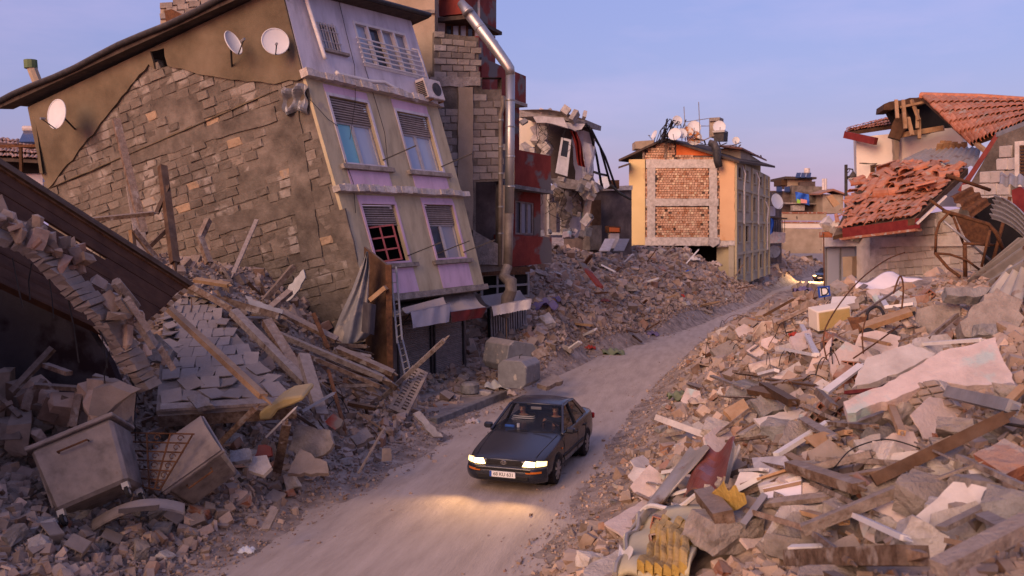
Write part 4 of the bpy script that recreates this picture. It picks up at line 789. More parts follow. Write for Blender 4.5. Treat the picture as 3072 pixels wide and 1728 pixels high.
for px, top, nm in ((2052, 320, 'shorter'), (2096, 306, 'taller')): b = MB(); b.tube([at(px + 5, 424, 71), at(px, top, 71)], .035, 5); o = b.build('antenna_mast', 'grey_metal'); tag(o, f'{nm} thin antenna mast rising from the dishes on the yellow roof', 'antenna')
rg = empty('rooftop_railing', tuple(at(2090, 420, 72)), 'thin metal frame between the antenna masts and the chimney block', 'railing')
for a, c in (((2055, 366), (2128, 355)), ((2055, 378), (2128, 378)), ((2128, 354), (2128, 410)), ((2055, 366), (2055, 420))): b = MB(); b.tube([at(*a, 72), at(*c, 72)], .03, 5); b.build('rod', 'grey_metal', rg)
ck = empty('rooftop_chimney_block', tuple(at(2145, 400, 73)), 'square weathered chimney block behind the dishes on the yellow roof', 'chimney'); wallq('stack', 'beige_wall', ck, (2129, 362), (2159, 360), (2159, 410), (2129, 412), 73, 72.6, -1); wallq('cap', 'concrete', ck, (2128, 354), (2160, 352), (2160, 362), (2128, 364), 72.9, 72.5, -1.1, .1)
tk = empty('water_tank', tuple(at(2155, 425, 71)), 'dark square water tank on the yellow roof below the chimney block', 'tank'); wallq('tank_body', 'dark_metal', tk, (2140, 396), (2172, 394), (2170, 424), (2142, 424), 71.5, 71.1, -1); wallq('tank_rim', 'grey_metal', tk, (2138, 392), (2174, 390), (2174, 396), (2138, 398), 71.4, 71, -1.1, .05)
cb2 = empty('burnt_cable_bush', tuple(at(1995, 425, 71.5)), 'tangled bush of burnt black cables on the ridge of the yellow building', 'cables')
for k in range(34):
    x0 = rnd.uniform(1968, 2020); b = MB(); tx = 1985 + (x0 - 1968) * .9 + rnd.uniform(-12, 30); ty = rnd.uniform(355, 408); b.tube([at(x0, 428, 71.5 + rnd.uniform(-.6, .6)), at((x0 + tx) / 2 + rnd.uniform(-10, 10), (428 + ty) / 2, 71.5), at(tx, ty, 71.5 + rnd.uniform(-.6, .6)), at(tx + rnd.uniform(-10, 14), ty + rnd.uniform(-8, 14), 71.5)], .04, 4); b.build('cable', 'cable', cb2)
for k in range(22):
    px = rnd.uniform(2060, 2290); py = 424 + max(0, (px - 2110)) * .27 + rnd.uniform(-6, 4); p = at(px, py, 71 + max(0, px - 2110) * .06); d = V((rnd.uniform(-1, 1), rnd.uniform(-1, 1), rnd.uniform(-.2, .35))).normalized() * rnd.uniform(.5, 1.4); b = MB(); b.beam(p, p + d, .1, .05); o = b.build('roof_board', rnd.choice(['timber', 'timber_dark', 'tile_old', 'timber_dusty'])); tag(o, 'loose broken board strewn over the yellow building roof', 'board', 'loose boards on the yellow roof')
# ------------------------------------------------------------ houses on the far slope
def house(name, label, boxes, loc):
    t = empty(name, tuple(loc), label, 'building', 'far hillside houses')
    for nm, m, tl, tr, br, bl, y0, y1, d in boxes: wallq(nm, m, t, tl, tr, br, bl, y0, y1, -d)
    return t
h1 = house('hillside_house', 'small ochre rooftop house with solar panels on the far slope', [('wall', 'beige_wall', (2362, 534), (2436, 536), (2436, 562), (2362, 562), 140, 140, 6), ('roof', 'roof_dark', (2356, 529), (2450, 531), (2450, 537), (2356, 537), 139, 139, 8), ('annex', 'timber_dark', (2344, 538), (2362, 538), (2362, 556), (2344, 556), 140, 140, 4), ('porch', 'dark_wall', (2400, 546), (2446, 544), (2446, 575), (2400, 575), 138.6, 138.6, 1)], at(2400, 560, 140))
for k in range(3): b = MB(); q = Q(at(2386 + k * 16, 532, 137.5), at(2400 + k * 16, 532, 137.5), at(2390 + k * 15, 518, 139), at(2404 + k * 15, 518, 139)); q.box(b, 0, 1, 0, 1, -.1, 0); b.build('solar_panel', 'panel_blue', h1)
b = MB(); b.tube([at(2421, 520, 139.5), at(2421, 505, 139.5)], 0.45, 10); b.build('water_tank', 'plaster_white', h1)
h2 = house('hillside_house', 'wide dark house front with shadowed balcony below the solar panels', [('wall', 'dark_wall', (2300, 572), (2470, 574), (2470, 640), (2300, 640), 132, 132, 6), ('upper_wall', 'gable_backing', (2376, 556), (2470, 560), (2470, 610), (2376, 610), 131, 131, 2), ('balcony', 'concrete', (2378, 616), (2414, 616), (2414, 632), (2378, 632), 130, 130, 1), ('floor_edge', 'concrete', (2300, 606), (2474, 610), (2474, 614), (2300, 610), 130.6, 130.6, 1)], at(2385, 640, 132))
for px in (2338, 2362): b = MB(); q = Q(at(px - 9, 574, 131), at(px + 8, 574, 131), at(px - 8, 560, 132), at(px + 8, 560, 132)); q.box(b, 0, 1, 0, 1, -.2, 0); b.build('roof_panel', 'panel_blue', h2)
h3 = house('hillside_house', 'low house with shallow tiled gable roof on the far slope', [('wall', 'beige_wall', (2468, 582), (2530, 584), (2530, 640), (2468, 640), 128, 128, 5), ('fallen_wall', 'timber_raw', (2480, 590), (2496, 584), (2520, 612), (2502, 622), 124, 124, .4)], at(2500, 640, 128))
b = MB(); b.prism([at(*p, 127) for p in ((2456, 580), (2500, 566), (2548, 584), (2548, 588), (2500, 572), (2456, 585))], V((0, 5, .2))); b.build('roof', 'tile_old', h3, fix=True)
for px in (2470, 2477): b = MB(); b.tube([at(px, 570, 129), at(px, 536, 129)], .2, 6); b.build('chimney', 'plaster_white', h3)
h4 = house('hillside_house', 'terrace of brick-topped garden walls on the far slope', [('terrace_wall', 'beige_wall', (2325, 640), (2480, 640), (2480, 662), (2325, 662), 122, 122, 1), ('brick_coping', 'brick_red', (2325, 636), (2480, 636), (2480, 641), (2325, 641), 121.9, 121.9, 1.2), ('terrace_wall', 'cream', (2325, 668), (2470, 670), (2470, 684), (2325, 684), 119, 119, 1), ('brick_coping', 'brick_red', (2325, 664), (2470, 665), (2470, 670), (2325, 669), 118.9, 118.9, 1.2), ('retaining_wall', 'beige_wall', (2350, 684), (2475, 686), (2475, 760), (2350, 760), 116, 116, 1)], at(2400, 740, 118))
tp = empty('blue_tarpaulin', tuple(at(2405, 612, 129)), 'bright blue tarpaulin with green and pink patches hung on the far house', 'tarpaulin')
b = MB(); b.grid(lambda u, v: at(2386 + 40 * u + 3 * v, 575 + 8 * u + (26 + 8 * u) * v, 129.4 + .3 * math.sin(u * 9 + v * 4)), 10, 6, (0, .1, 0)); b.build('sheet', 'cloth_blue', tp, fix=True)
M['lime'] = mat('lime', [(.25, .50, .05), (.30, .55, .08)], bump=0); M['salmon'] = mat('salmon', [(.60, .26, .22), (.66, .3, .26)], bump=0)
for x0, x1, m in ((2391, 2401, 'lime'), (2402, 2421, 'salmon')): wallq('patch', m, tp, (x0, 596), (x1, 600), (x1, 610), (x0, 609), 129.1, 129.1, -.05)
bl = empty('balcony_house', tuple(at(2330, 760, 96)), 'narrow house with pink balcony and blue cloth beyond the yellow building', 'building')
wallq('wall', 'dark_wall', bl, (2302, 575), (2345, 580), (2345, 790), (2302, 790), 94, 97, -3); wallq('balcony', 'plaster_pink', bl, (2310, 694), (2356, 698), (2356, 728), (2310, 730), 92, 93.5, -1.5); wallq('upper_balcony', 'facade_white', bl, (2304, 618), (2326, 620), (2326, 648), (2304, 648), 92, 93, -1.5); wallq('canopy', 'roof_dark', bl, (2300, 648), (2362, 654), (2362, 658), (2300, 652), 91, 92, -2)
b = MB(); b.grid(lambda u, v: at(2306 + 14 * u + 2 * math.sin(v * 5), 655 + 55 * v - 12 * u * v, 91.4 + .2 * math.sin(u * 9)), 6, 8, (0, .05, 0)); b.build('blue_cloth', 'cloth_blue', bl, fix=True)
for px in range(2312, 2358, 7): b = MB(); b.tube([at(px, 696, 92.2), at(px, 660, 92.2)], .03, 4); b.build('railing_bar', 'dark_metal', bl)
dish(at(2332, 604, 92), (.6, -1, .3), .8, 'pale satellite dish beside the pink balcony house', 'dish_white', at(2330, 622, 92.5)); dish(at(2322, 755, 88), (-.6, -1, .2), .6, 'satellite dish lying on the corner behind the yellow building', 'grey_metal', at(2322, 768, 88.5))
# street lamp
sl = empty('street_lamp', tuple(at(2538, 690, 42)), 'black iron street lamp with hanging glass globe beside the white house', 'street lamp')
b = MB(); b.tube([at(2538, 700, 42), at(2538, 494, 42)], .075, 8); b.build('post', 'dark_metal', sl)
b = MB(); b.tube([at(2538, 512, 42), at(2546, 506, 42), at(2558, 508, 42), at(2559, 516, 42)], .035, 6); b.tube([at(2538, 520, 42), at(2546, 516, 42), at(2550, 508, 42)], .02, 5); b.build('bracket', 'dark_metal', sl)
b = MB(); b.tube([at(2559, 514, 42), at(2559, 520, 42), at(2559, 526, 42), at(2559, 532, 42)], [.03, .10, .16, .36], 14); b.build('lamp_hood', 'dark_metal', sl, smooth=True)
b = MB(); b.tube([at(2559, 531, 42), at(2559, 537, 42), at(2559, 542, 42)], [.27, .24, .1], 14); b.build('globe', 'dish_white', sl, smooth=True)
# fallen D sign
def text_mesh(txt, size, m, name, extrude=.004, align='CENTER'):
    cu = bpy.data.curves.new(name, 'FONT'); cu.body = txt; cu.size = size; cu.extrude = extrude; cu.align_x = align; cu.align_y = 'CENTER'
    o = bpy.data.objects.new(name, cu); COL.objects.link(o); me = bpy.data.meshes.new_from_object(o.evaluated_get(bpy.context.evaluated_depsgraph_get())); bpy.data.objects.remove(o)
    me.name = name; me.materials.clear(); me.materials.append(M[m]); return me
YD = on(2472, 912).y - .5; sg = empty('bus_stop_sign', tuple(at(2472, 892, YD)), 'square blue-bordered sign with a black letter D half buried in the rubble', 'sign')
sq_ = Q(at(2457, 894, YD), at(2492, 888, YD), at(2453, 860, YD), at(2489, 857, YD))
b = MB(); sq_.box(b, 0, 1, 0, 1, -.03, 0); b.build('board', 'sign_blue', sg); b = MB(); sq_.box(b, .16, .84, .16, .84, .001, .006); b.build('white_field', 'sign_white', sg)
me = text_mesh('D', .34, 'sign_black', 'letter'); x = (sq_.b - sq_.a).normalized(); z = (sq_.c - sq_.a).normalized()
inst('letter', me, Matrix.Translation(sq_.P(.52, .48, .012)) @ Matrix((x, z, sq_.n)).transposed().to_4x4(), sg)
b = MB(); b.tube([at(2474, 905, YD + .1), at(2471, 700, YD + .2)], .02, 5); b.build('post', 'rust', sg)
# ------------------------------------------------------------ white house with tiled roofs
WH = empty('white_tiled_house', (16, 34, 0), 'damaged white house with orange tiled roof broken open over its rafters', 'building')
def tile_mesh(name, m, seed):
    b = MB(); n = 5; r = random.Random(seed); L0, L1 = -.5, .5
    vo, vi = [], []
    for j, (y, w) in enumerate(((-.5, 1.0), (.5, .82))):
        for i in range(n + 1):
            a = math.pi * i / n; vo.append((-.5 * w * math.cos(a), y, .42 * w * math.sin(a) + r.uniform(-.01, .01))); vi.append((-.40 * w * math.cos(a), y, .33 * w * math.sin(a)))
    N = n + 1; fs = [(i, i + 1, N + i + 1, N + i) for i in range(n)] + [(2 * N + i + 1, 2 * N + i, 3 * N + i, 3 * N + i + 1) for i in range(n)] + [(i, 2 * N + i, 2 * N + i + 1, i + 1) for i in range(n)] + [(N + i + 1, 3 * N + i + 1, 3 * N + i, N + i) for i in range(n)]
    b.add(vo + vi, fs); return b.mesh(name, m)
TM = [tile_mesh('clay_tile', 'tile_red', k) for k in range(3)]; TO_ = [tile_mesh('clay_tile', 'tile_old', 9 + k) for k in range(2)]
def tile_patch(parent, A, B, C, D, ncol, nrow, mesh, jit=0.0, skip=0.0, poly=None, lift=.05, px_ok=True):
    # A ridge start, B ridge end, C eave start, D eave end
    A, B, C, D = V(A), V(B), V(C), V(D); n = 0
    for c in range(ncol):
        for r_ in range(nrow):
            u, v = (c + .5) / ncol, (r_ + .5) / nrow; p = A.lerp(B, u).lerp(C.lerp(D, u), v); d = (C.lerp(D, u) - A.lerp(B, u)); ax = (B - A).lerp(D - C, v)
            if rnd.random() < skip: continue
            w = ax.length / ncol; l = d.length / nrow; y = -d.normalized(); x = ax.normalized(); nz = x.cross(y)
            if nz.z < 0: x = -x; nz = -nz
            nz.normalize(); x = y.cross(nz); rm = Matrix((x, y, nz)).transposed().to_4x4()
            e = Euler((rnd.gauss(0, .25) * jit, rnd.gauss(0, .35) * jit, rnd.gauss(0, .7) * jit)).to_matrix().to_4x4()
            pp = p + nz * (lift + .03 * (r_ % 2) + abs(rnd.gauss(0, .09)) * jit) + V((rnd.gauss(0, .06), rnd.gauss(0, .06), 0)) * jit
            inst('roof_tile', mesh[(c + r_) % len(mesh)], Matrix.Translation(pp) @ rm @ e @ Matrix.Rotation(-.06, 4, 'X') @ Matrix.Diagonal((w * 1.0, l * 1.25, w * .72, 1)), parent); n += 1
def deck(parent, A, B, C, D, m='timber_dark', t=.14, name='roof_deck'):
    b = MB(); z = V((0, 0, t)); b.hexa([V(C) - z, V(D) - z, V(B) - z, V(A) - z, V(C), V(D), V(B), V(A)]); return b.build(name, m, parent, fix=True)
A, B, C, D = at(2762, 287, 36), at(3130, 306, 32.5), at(2917, 428, 32), at(3130, 352, 27.5)
UR = deck(WH, A, B, C, D, name='upper_roof'); tile_patch(UR, A, B, C, D, 17, 10, TM, jit=.06)
b = MB(); b.tube([A, A.lerp(B, .5) + V((0, 0, .05)), B], .14, 8); b.build('ridge_cap', 'tile_red', UR)
# left lower roof strip
A, B, C, D = at(2546, 386, 42), at(2680, 350, 40.5), at(2538, 398, 40.2), at(2684, 376, 38.5)
LR = deck(WH, A, B, C, D, name='porch_roof'); tile_patch(LR, A, B, C, D, 15, 5, TM, jit=.12)
b = MB(); b.beam(at(2536, 404, 40.0), at(2628, 424, 38.6), .2, .3); b.build('gutter', 'maroon', WH)
# walls
wq = Q(at(2572, 620, 40), at(2890, 620, 36.5), at(2568, 412, 40), at(2890, 380, 36.5)); wo = pxrect(wq, (2612, 494), (2656, 494), (2612, 535), (2656, 535))
b = MB(); wq.wall(b, [wo], -.4, 0); b.build('wall', 'cream', WH); b = MB(); frame_bars(wq, b, *wo, .1, -.2, .02, 1, 1); wn = b.build('window', 'timber_dark', WH)
for k in range(9): b = MB(); v = wo[2] + (wo[3] - wo[2]) * (k + .15) / 9; wq.box(b, wo[0], wo[1], v, v + (wo[3] - wo[2]) / 9 * .6, -.12, -.05); b.build('louver', 'timber', wn)
slabpx('brick_pier', 'beige_wall', WH, [(2682, 405), (2697, 405), (2698, 480), (2683, 480)], 38.2, V((0, .2, 0)), 5, 3)
slabpx('wall_crack_edge', 'gable_backing', WH, [(2578, 488), (2625, 490), (2660, 482), (2661, 485), (2625, 493), (2578, 491)], 39.3, V((0, -.03, 0)), 4, 1.5)
wallq('side_wall', 'cream', WH, (2560, 420), (2572, 414), (2575, 620), (2566, 620), 44, 40.1, -.4)
slabpx('broken_roof_dark_sheet', 'void', WH, [(2655, 320), (2770, 292), (2880, 400), (2840, 400), (2700, 400)], 37.5, V((0, .3, 0)), 0)  # near-black sheet in place of the shade under the broken roof
slabpx('broken_roof_edge', 'timber_dark', WH, [(2652, 312), (2770, 288), (2800, 300), (2770, 312), (2700, 322), (2650, 330)], 36.8, V((.3, 1.5, 0)), 6, 4)
slabpx('broken_roof_edge', 'timber_dark', WH, [(2688, 350), (2720, 330), (2730, 360), (2700, 420), (2664, 410)], 36.6, V((.2, .5, 0)), 6, 4)
for a, c in (((2688, 300), (2692, 355)), ((2709, 300), (2716, 386)), ((2735, 300), (2757, 360)), ((2757, 355), (2758, 416)), ((2724, 352), (2737, 405)), ((2752, 330), (2752, 385)), ((2700, 322), (2800, 300))): b = MB(); b.beam(at(*a, 36.2), at(*c, 35.9), .13, .09); b.build('rafter', 'timber_raw', WH)
b = MB(); b.beam(at(2690, 408, 37), at(2832, 384, 36), .2, .2); b.build('wall_plate', 'timber_raw', WH)
for k in range(9): p = at(2820 + k * 9, 428 + rnd.uniform(-8, 8), 35); b = MB(); b.beam(p, at(2815 + k * 10, 452, 35.2), .2, .03); b.build('lath_board', 'timber_raw', WH)
b = MB(); b.beam(at(2930, 432, 31.5), at(3022, 505, 29), .14, .12); b.build('rafter', 'timber_raw', WH)
def corr(P, nu, nv, amp, waves, m, name, parent=None, thick=.015, warp=None):
    P = [V(p) for p in P]; n = (P[1] - P[0]).cross(P[2] - P[0]).normalized(); b = MB()
    def f(u, v):
        p = P[0] * (1 - u) * (1 - v) + P[1] * u * (1 - v) + P[2] * (1 - u) * v + P[3] * u * v + n * amp * math.sin(u * waves * 6.283)
        return p + (warp(u, v) if warp else V((0, 0, 0)))
    b.grid(f, nu, nv, n * -thick); return b.build(name, m, parent, fix=True)
# collapsed lower roof
CR = empty('collapsed_tile_roof', tuple(at(2700, 690, 31)), 'collapsed lower roof slope covered with slipped orange clay tiles', 'roof')
A, B, C, D = at(2672, 492, 35), at(2905, 505, 31.5), at(2535, 686, 31.0), at(2745, 655, 28.2)
deck(CR, A, B, C, D, 'timber_dark', .2); tile_patch(CR, A.lerp(C, .52), B.lerp(D, .52), C, D, 13, 6, TM, jit=.28)
tile_patch(CR, A, B, A.lerp(C, .55), B.lerp(D, .55), 13, 11, TM, jit=.75, lift=.06); tile_patch(CR, A.lerp(C, .1), B.lerp(D, .1), A.lerp(C, .6), B.lerp(D, .6), 8, 5, TM, jit=1.1, lift=.13)
tile_patch(CR, A.lerp(C, .2) - V((.9, 0, .15)), A.lerp(C, .2), C - V((.35, 0, .1)), C, 3, 11, TM, jit=.9, lift=.05)
deck(CR, A.lerp(C, .2) - V((.9, 0, .3)), A.lerp(C, .2) - V((0, 0, .15)), C - V((.4, 0, .25)), C - V((0, 0, .15)))
b = MB(); b.beam(C - V((.1, .1, .15)), D - V((-.1, .1, .15)), .06, .32); b.build('fascia_board', 'maroon', CR); b = MB(); b.beam(C - V((.1, .05, .36)), D - V((-.1, .05, .36)), .3, .08); b.build('soffit_board', 'brick_red', CR)
for i, P in enumerate(([(2705, 480, 34.5), (2930, 500, 31.2), (2775, 448, 36), (2945, 440, 33.5)], [(2600, 580, 34), (2660, 540, 33), (2640, 525, 35), (2700, 480, 34.6)])): corr([at(*p) for p in P][:4], 60, 6, .035, 11 if i == 0 else 5, 'corrugated', 'corrugated_sheet', CR)
gt = empty('fallen_gutter', tuple(at(2890, 560, 29)), 'long maroon roof gutter lying diagonally above the collapsed tiles', 'gutter')
b = MB(); b.beam(at(2880, 575, 28.5), at(2995, 402, 28), .22, .14); b.build('channel', 'maroon', gt); b = MB(); b.beam(at(2993, 406, 28), at(3110, 360, 26.5), .2, .14); b.build('channel', 'grey_metal', gt)
# pale ground-floor walls behind the big pile
GW = empty('white_block_house', (15, 30, 0), 'pale stone-block house wall behind the twisted rusty frame', 'building')
mat_('stone', [(.85, .83, .82), (1.1, 1.08, 1.06)], ns=3, bump=.5, bs=14, rv=.12, pal=[((.46, .405, .375), .5), ((.52, .46, .43), .3), ((.38, .33, .30), .2)])
pb = [brick_mesh('stone_block', 80 + k, 'stone', .035, .05) for k in range(5)]
lw = Q(at(2606, 960, 33), at(2960, 960, 28), at(2606, 668, 33), at(2960, 612, 28)); b = MB(); lw.box(b, 0, 1, 0, 1, -.5, -.05); b.build('wall', 'concrete_pale', GW); lay_blocks(lw, GW, [[lw.uv(*p) for p in ((2640, 690), (2940, 640), (2940, 708), (2640, 716))], [lw.uv(*p) for p in ((2640, 742), (2940, 738), (2940, 860), (2640, 860))]], .42, .26, pb, cap=220)
b = MB(); b.prism([lw.P(*lw.uv(*p), .0) for p in ((2640, 712), (2925, 706), (2925, 738), (2640, 740))], lw.n * .06); b.build('lintel_band', 'plaster_white', GW, fix=True)
rw = Q(at(2850, 660, 28.2), at(3110, 660, 25), at(2850, 380, 28.2), at(3110, 360, 25)); b = MB(); b.prism([rw.P(*rw.uv(*p), -.5) for p in ((2868, 645), (2898, 565), (2992, 408), (3110, 362), (3110, 660))], rw.n * .45); b.build('wall', 'gable_backing', GW, fix=True)
lay_blocks(rw, GW, [[rw.uv(*p) for p in ((2870, 640), (2905, 560), (2960, 470), (3045, 430), (3045, 640))]], .48, .36, pb, cap=80, skip=.1)
do = Q(at(3048, 560, 25.4), at(3110, 560, 25), at(3048, 425, 25.4), at(3110, 420, 25)); b = MB(); frame_bars(do, b, 0, 1, 0, 1, .12, 0, .1); d = b.build('window', 'plaster_white', GW)
for k in range(14): b = MB(); do.box(b, .1, 1, k / 14, (k + .6) / 14, .02, .07); b.build('louver', 'timber_dark', d)
SHP = empty('corner_shop', tuple(at(2520, 900, 34)), 'pale corner shop front with glass display window under the collapsed tiles', 'building')
wallq('fascia', 'plaster_white', SHP, (2468, 708), (2640, 700), (2640, 738), (2468, 740), 36.5, 33.2, -1); wallq('pillar', 'plaster_white', SHP, (2570, 737), (2622, 737), (2622, 940), (2570, 940), 34.4, 33.4, -.6); wallq('back_wall', 'dark_wall', SHP, (2470, 735), (2580, 735), (2580, 930), (2470, 930), 40, 38, -.2)
q = wallq('display_glass', 'pane_milk', SHP, (2478, 740), (2569, 739), (2569, 900), (2478, 900), 36.8, 35.2, -.02); b = MB(); frame_bars(q, b, 0, 1, 0, 1, .06, .0, .08, 2, 1); b.build('glass_frame', 'grey_metal', SHP)
wallq('electric_box', 'beige_wall', SHP, (2532, 770), (2562, 770), (2560, 830), (2534, 830), 34.6, 34.3, -.4, .1)
# ragged masonry lip on the shop roof
for k in range(34):
    me = rock_mesh('roof_debris', 300 + k, None, 10); me.materials.append(M[rnd.choice(['concrete_pale', 'tile_red', 'plaster_white', 'concrete'])]); s_ = rnd.uniform(.25, .6); o = inst('broken_masonry', me, Matrix.Translation(at(rnd.uniform(2475, 2575), rnd.uniform(672, 706), rnd.uniform(34.0, 35.5))) @ Euler((k, k * 2, k * 3)).to_matrix().to_4x4() @ Matrix.Diagonal((s_, s_, s_ * .6, 1))); tag(o, 'broken masonry lump heaped on the edge of the corner shop roof', 'rubble', 'masonry lumps on the shop roof')
# twisted rusty frame and buckled sheets
TF = empty('twisted_metal_frame', tuple(at(2860, 850, 22)), 'twisted rusty tubular frame in front of the pale block wall', 'metal frame')
Yt = 22.0
for pts, r_ in (([(2845, 640), (2818, 668), (2808, 700), (2806, 760)], .035), ([(2806, 760), (2850, 763), (2900, 780), (2940, 810)], .03), ([(2806, 760), (2845, 805), (2880, 830)], .04), ([(2830, 632), (2965, 672), (2990, 700), (3012, 755)], .05), ([(2860, 650), (2890, 730)], .03), ([(2890, 730), (2985, 735)], .035), ([(2894, 735), (2896, 830)], .05), ([(2970, 690), (2945, 800)], .035), ([(3030, 590), (2975, 800)], .045), ([(2832, 664), (2970, 780)], .03), ([(2840, 525), (2970, 570)], .045), ([(2790, 600), (2860, 650)], .035)):
    b = MB(); b.tube([at(*p, Yt + (.15 if i % 2 else -.1)) for i, p in enumerate(pts)], r_, 7); b.build('tube', 'grey_metal' if pts[0] == (2832, 664) else 'rust', TF, smooth=True)
slabpx('sheet_panel', 'rust', TF, [(2865, 648), (2968, 672), (2968, 740), (2905, 732), (2885, 690)], 22.8, V((.05, .05, 0)), 8, 2)
def csheet(label, P, waves, m='corrugated', amp=.05, warp=None, nm='buckled_sheet'): o = corr([at(*p) for p in P], waves * 8, 8, amp, waves, m, nm, None, .012, warp); return tag(o, label, 'metal sheet', 'buckled metal sheets')
csheet('ribbed pale metal sheet jutting out above the twisted frame', [(2985, 585, 20), (2970, 655, 19.6), (3110, 690, 18), (3110, 760, 17.5)], 5, warp=lambda u, v: V((0, 0, .15 * math.sin(v * 3))))
csheet('flat ribbed sheet below the louvered window', [(2998, 555, 22), (3110, 560, 21), (3000, 520, 22.5), (3110, 530, 21.8)], 4)
csheet('long folded metal sheet sloping down onto the pile', [(2905, 848, 18), (2990, 870, 16.8), (3060, 716, 16.5), (3130, 800, 15.2)], 4, amp=.06, warp=lambda u, v: V((0, 0, .2 * math.sin(u * 3.1))))
csheet('crumpled dark metal sheet under the twisted frame', [(2850, 590, 24), (2920, 650, 23.6), (2910, 560, 24.2), (2975, 610, 23.8)], 3, 'rust')
csheet('dull metal sheet wedged beneath the long folded one', [(2960, 880, 16.5), (3110, 900, 15), (3030, 800, 16.5), (3110, 780, 15.6)], 4, amp=.05)
slabpx('frame_dark_sheet', 'void', TF, [(2905, 610), (2990, 590), (3110, 640), (3110, 830), (2960, 840), (2970, 700)], 25.0, V((0, .2, 0)), 0)  # near-black sheet painting the shade behind the frame
o = slabpx('crumpled_red_sheet', 'maroon', None, [(3035, 570), (3062, 560), (3110, 590), (3110, 640), (3060, 650), (3040, 620)], 20.2, V((.1, .1, 0)), 6, 5); tag(o, 'crumpled dark red metal sheet at the edge behind the ribbed sheet', 'metal sheet', 'buckled metal sheets')
o = MB(); o.beam(at(2750, 672, 26.5), at(2838, 588, 26.3), .2, .06); o = o.build('fallen_rail', 'plaster_white'); tag(o, 'pale metal rail leaning at the corner of the collapsed tile roof', 'rail')
# ------------------------------------------------------------ dark saloon car with its lights on
M['car_paint'] = mat('car_paint', [(.030, .033, .046), (.040, .043, .058)], ns=2, bump=0, rough=.24, metal=.55, spec=.6, dust=.10)
M['car_trim'] = mat('car_trim', [(.012, .012, .013), (.018, .017, .018)], ns=4, bump=0, rough=.5, dust=.1)
M['tyre'] = mat('tyre', [(.018, .016, .016), (.035, .03, .028)], ns=8, bump=.1, rough=.9)
M['alloy'] = mat('alloy', [(.30, .28, .27), (.38, .36, .35)], ns=8, bump=0, rough=.4, metal=.7)
M['lens'] = mat('lens', [(.9, .8, .6), (.9, .8, .6)], bump=0, rough=.2, emis=((1.0, .62, .22), 5))
M['corner_lens'] = mat('corner_lens', [(.9, .7, .4), (.9, .7, .4)], bump=0, rough=.2, emis=((1.0, .62, .20), 1.6))
M['amber'] = mat('amber', [(.50, .13, .02), (.5, .13, .02)], bump=0, rough=.25)
M['red_lens'] = mat('red_lens', [(.35, .02, .02), (.35, .02, .02)], bump=0, rough=.25)
M['chrome'] = mat('chrome', [(.6, .6, .6), (.65, .65, .65)], bump=0, rough=.18, metal=1.0, spec=.5)
M['windscreen'] = glassmat('windscreen', (.02, .022, .03), .03, .32); M['side_glass'] = glassmat('side_glass', (.012, .012, .014), .03, .75)
M['skin'] = mat('skin', [(.34, .19, .13), (.40, .23, .16)], bump=0, rough=.6); M['hair'] = mat('hair', [(.015, .011, .009), (.03, .02, .016)], bump=.2, rough=.7)
M['shirt_dark'] = mat('shirt_dark', [(.015, .018, .032), (.022, .026, .045)], bump=.1); M['shirt_stripe'] = mat('shirt_stripe', [(.012, .012, .016), (.018, .018, .022)], bump=0, wave=(8.5, 'Z', (.62, .60, .60)))
M['seat'] = mat('seat', [(.02, .018, .02), (.035, .03, .032)], bump=.1)
f0, r0 = onz(1664, 1448), onz(1747, 1367); ax = (r0 - f0); ax.z = 0; print('wheelbase', ax.length); ax.normalize(); rt_ = V((ax.y, -ax.x, 0)); cc = (f0 + r0) / 2 - rt_ * .74; cc.z = 0
CARM = Matrix.Translation(cc) @ Matrix((rt_, ax, V((0, 0, 1)))).transposed().to_4x4()
CAR = empty('saloon_car', tuple(cc), 'dark grey saloon car driving with headlights on along the dusty road', 'car')
_mb_build = MB.build
def cb(mb, name, m, parent=CAR, **kw): mb.v = [CARM @ p for p in mb.v]; return mb.build(name, m, parent, **kw)
def evalmesh(o, cutters=()):
    dg = bpy.context.evaluated_depsgraph_get(); dg.update(); me = bpy.data.meshes.new_from_object(o.evaluated_get(dg)); o.modifiers.clear(); o.data = me
    for c in cutters: bpy.data.objects.remove(c)
    return o
SEC = [(-2.15, .56, .36, .58, .62), (-2.12, .68, .26, .61, .655), (-1.98, .775, .21, .64, .695), (-1.7, .815, .20, .69, .755), (-1.23, .838, .20, .75, .83), (-.78, .84, .20, .81, .905), (-.3, .84, .2, .85, .93), (.3, .84, .2, .865, .94), (.9, .84, .2, .88, .95), (1.42, .835, .2, .89, .965), (1.78, .82, .21, .89, .975), (2.03, .78, .24, .85, .955), (2.11, .73, .30, .78, .88), (2.15, .62, .38, .68, .76)]
def section(y, w, zb, zs, zt):
    h = [(w * .86, zb), (w * .985, zb + .10), (w, .50), (w * .985, zs), (w * .90, (zs + zt) / 2 + .025), (w * .74, zt), (w * .4, zt + .018), (0, zt + .024)]
    return [V((x, y, z)) for x, z in h] + [V((-x, y, z)) for x, z in reversed(h[:-1])]
b = MB(); S_ = [section(*s) for s in SEC]; n = len(S_[0])
b.add([p for s in S_ for p in s], [(i * n + k, i * n + (k + 1) % n, (i + 1) * n + (k + 1) % n, (i + 1) * n + k) for i in range(len(S_) - 1) for k in range(n)] + [tuple(range(n - 1, -1, -1)), tuple((len(S_) - 1) * n + k for k in range(n))])
body = b.build('body', 'car_paint', None, smooth=True, fix=True); body.location = (0, 0, 0); me = body.data
for v in me.vertices: pass
og = V((0, 0, 0)); lo = min(p.z for p in b.v); c_ = V(((min(p.x for p in b.v) + max(p.x for p in b.v)) / 2, (min(p.y for p in b.v) + max(p.y for p in b.v)) / 2, lo)); me.transform(Matrix.Translation(c_))
sm = body.modifiers.new('s', 'SUBSURF'); sm.levels = sm.render_levels = 2; evalmesh(body)
cut = []
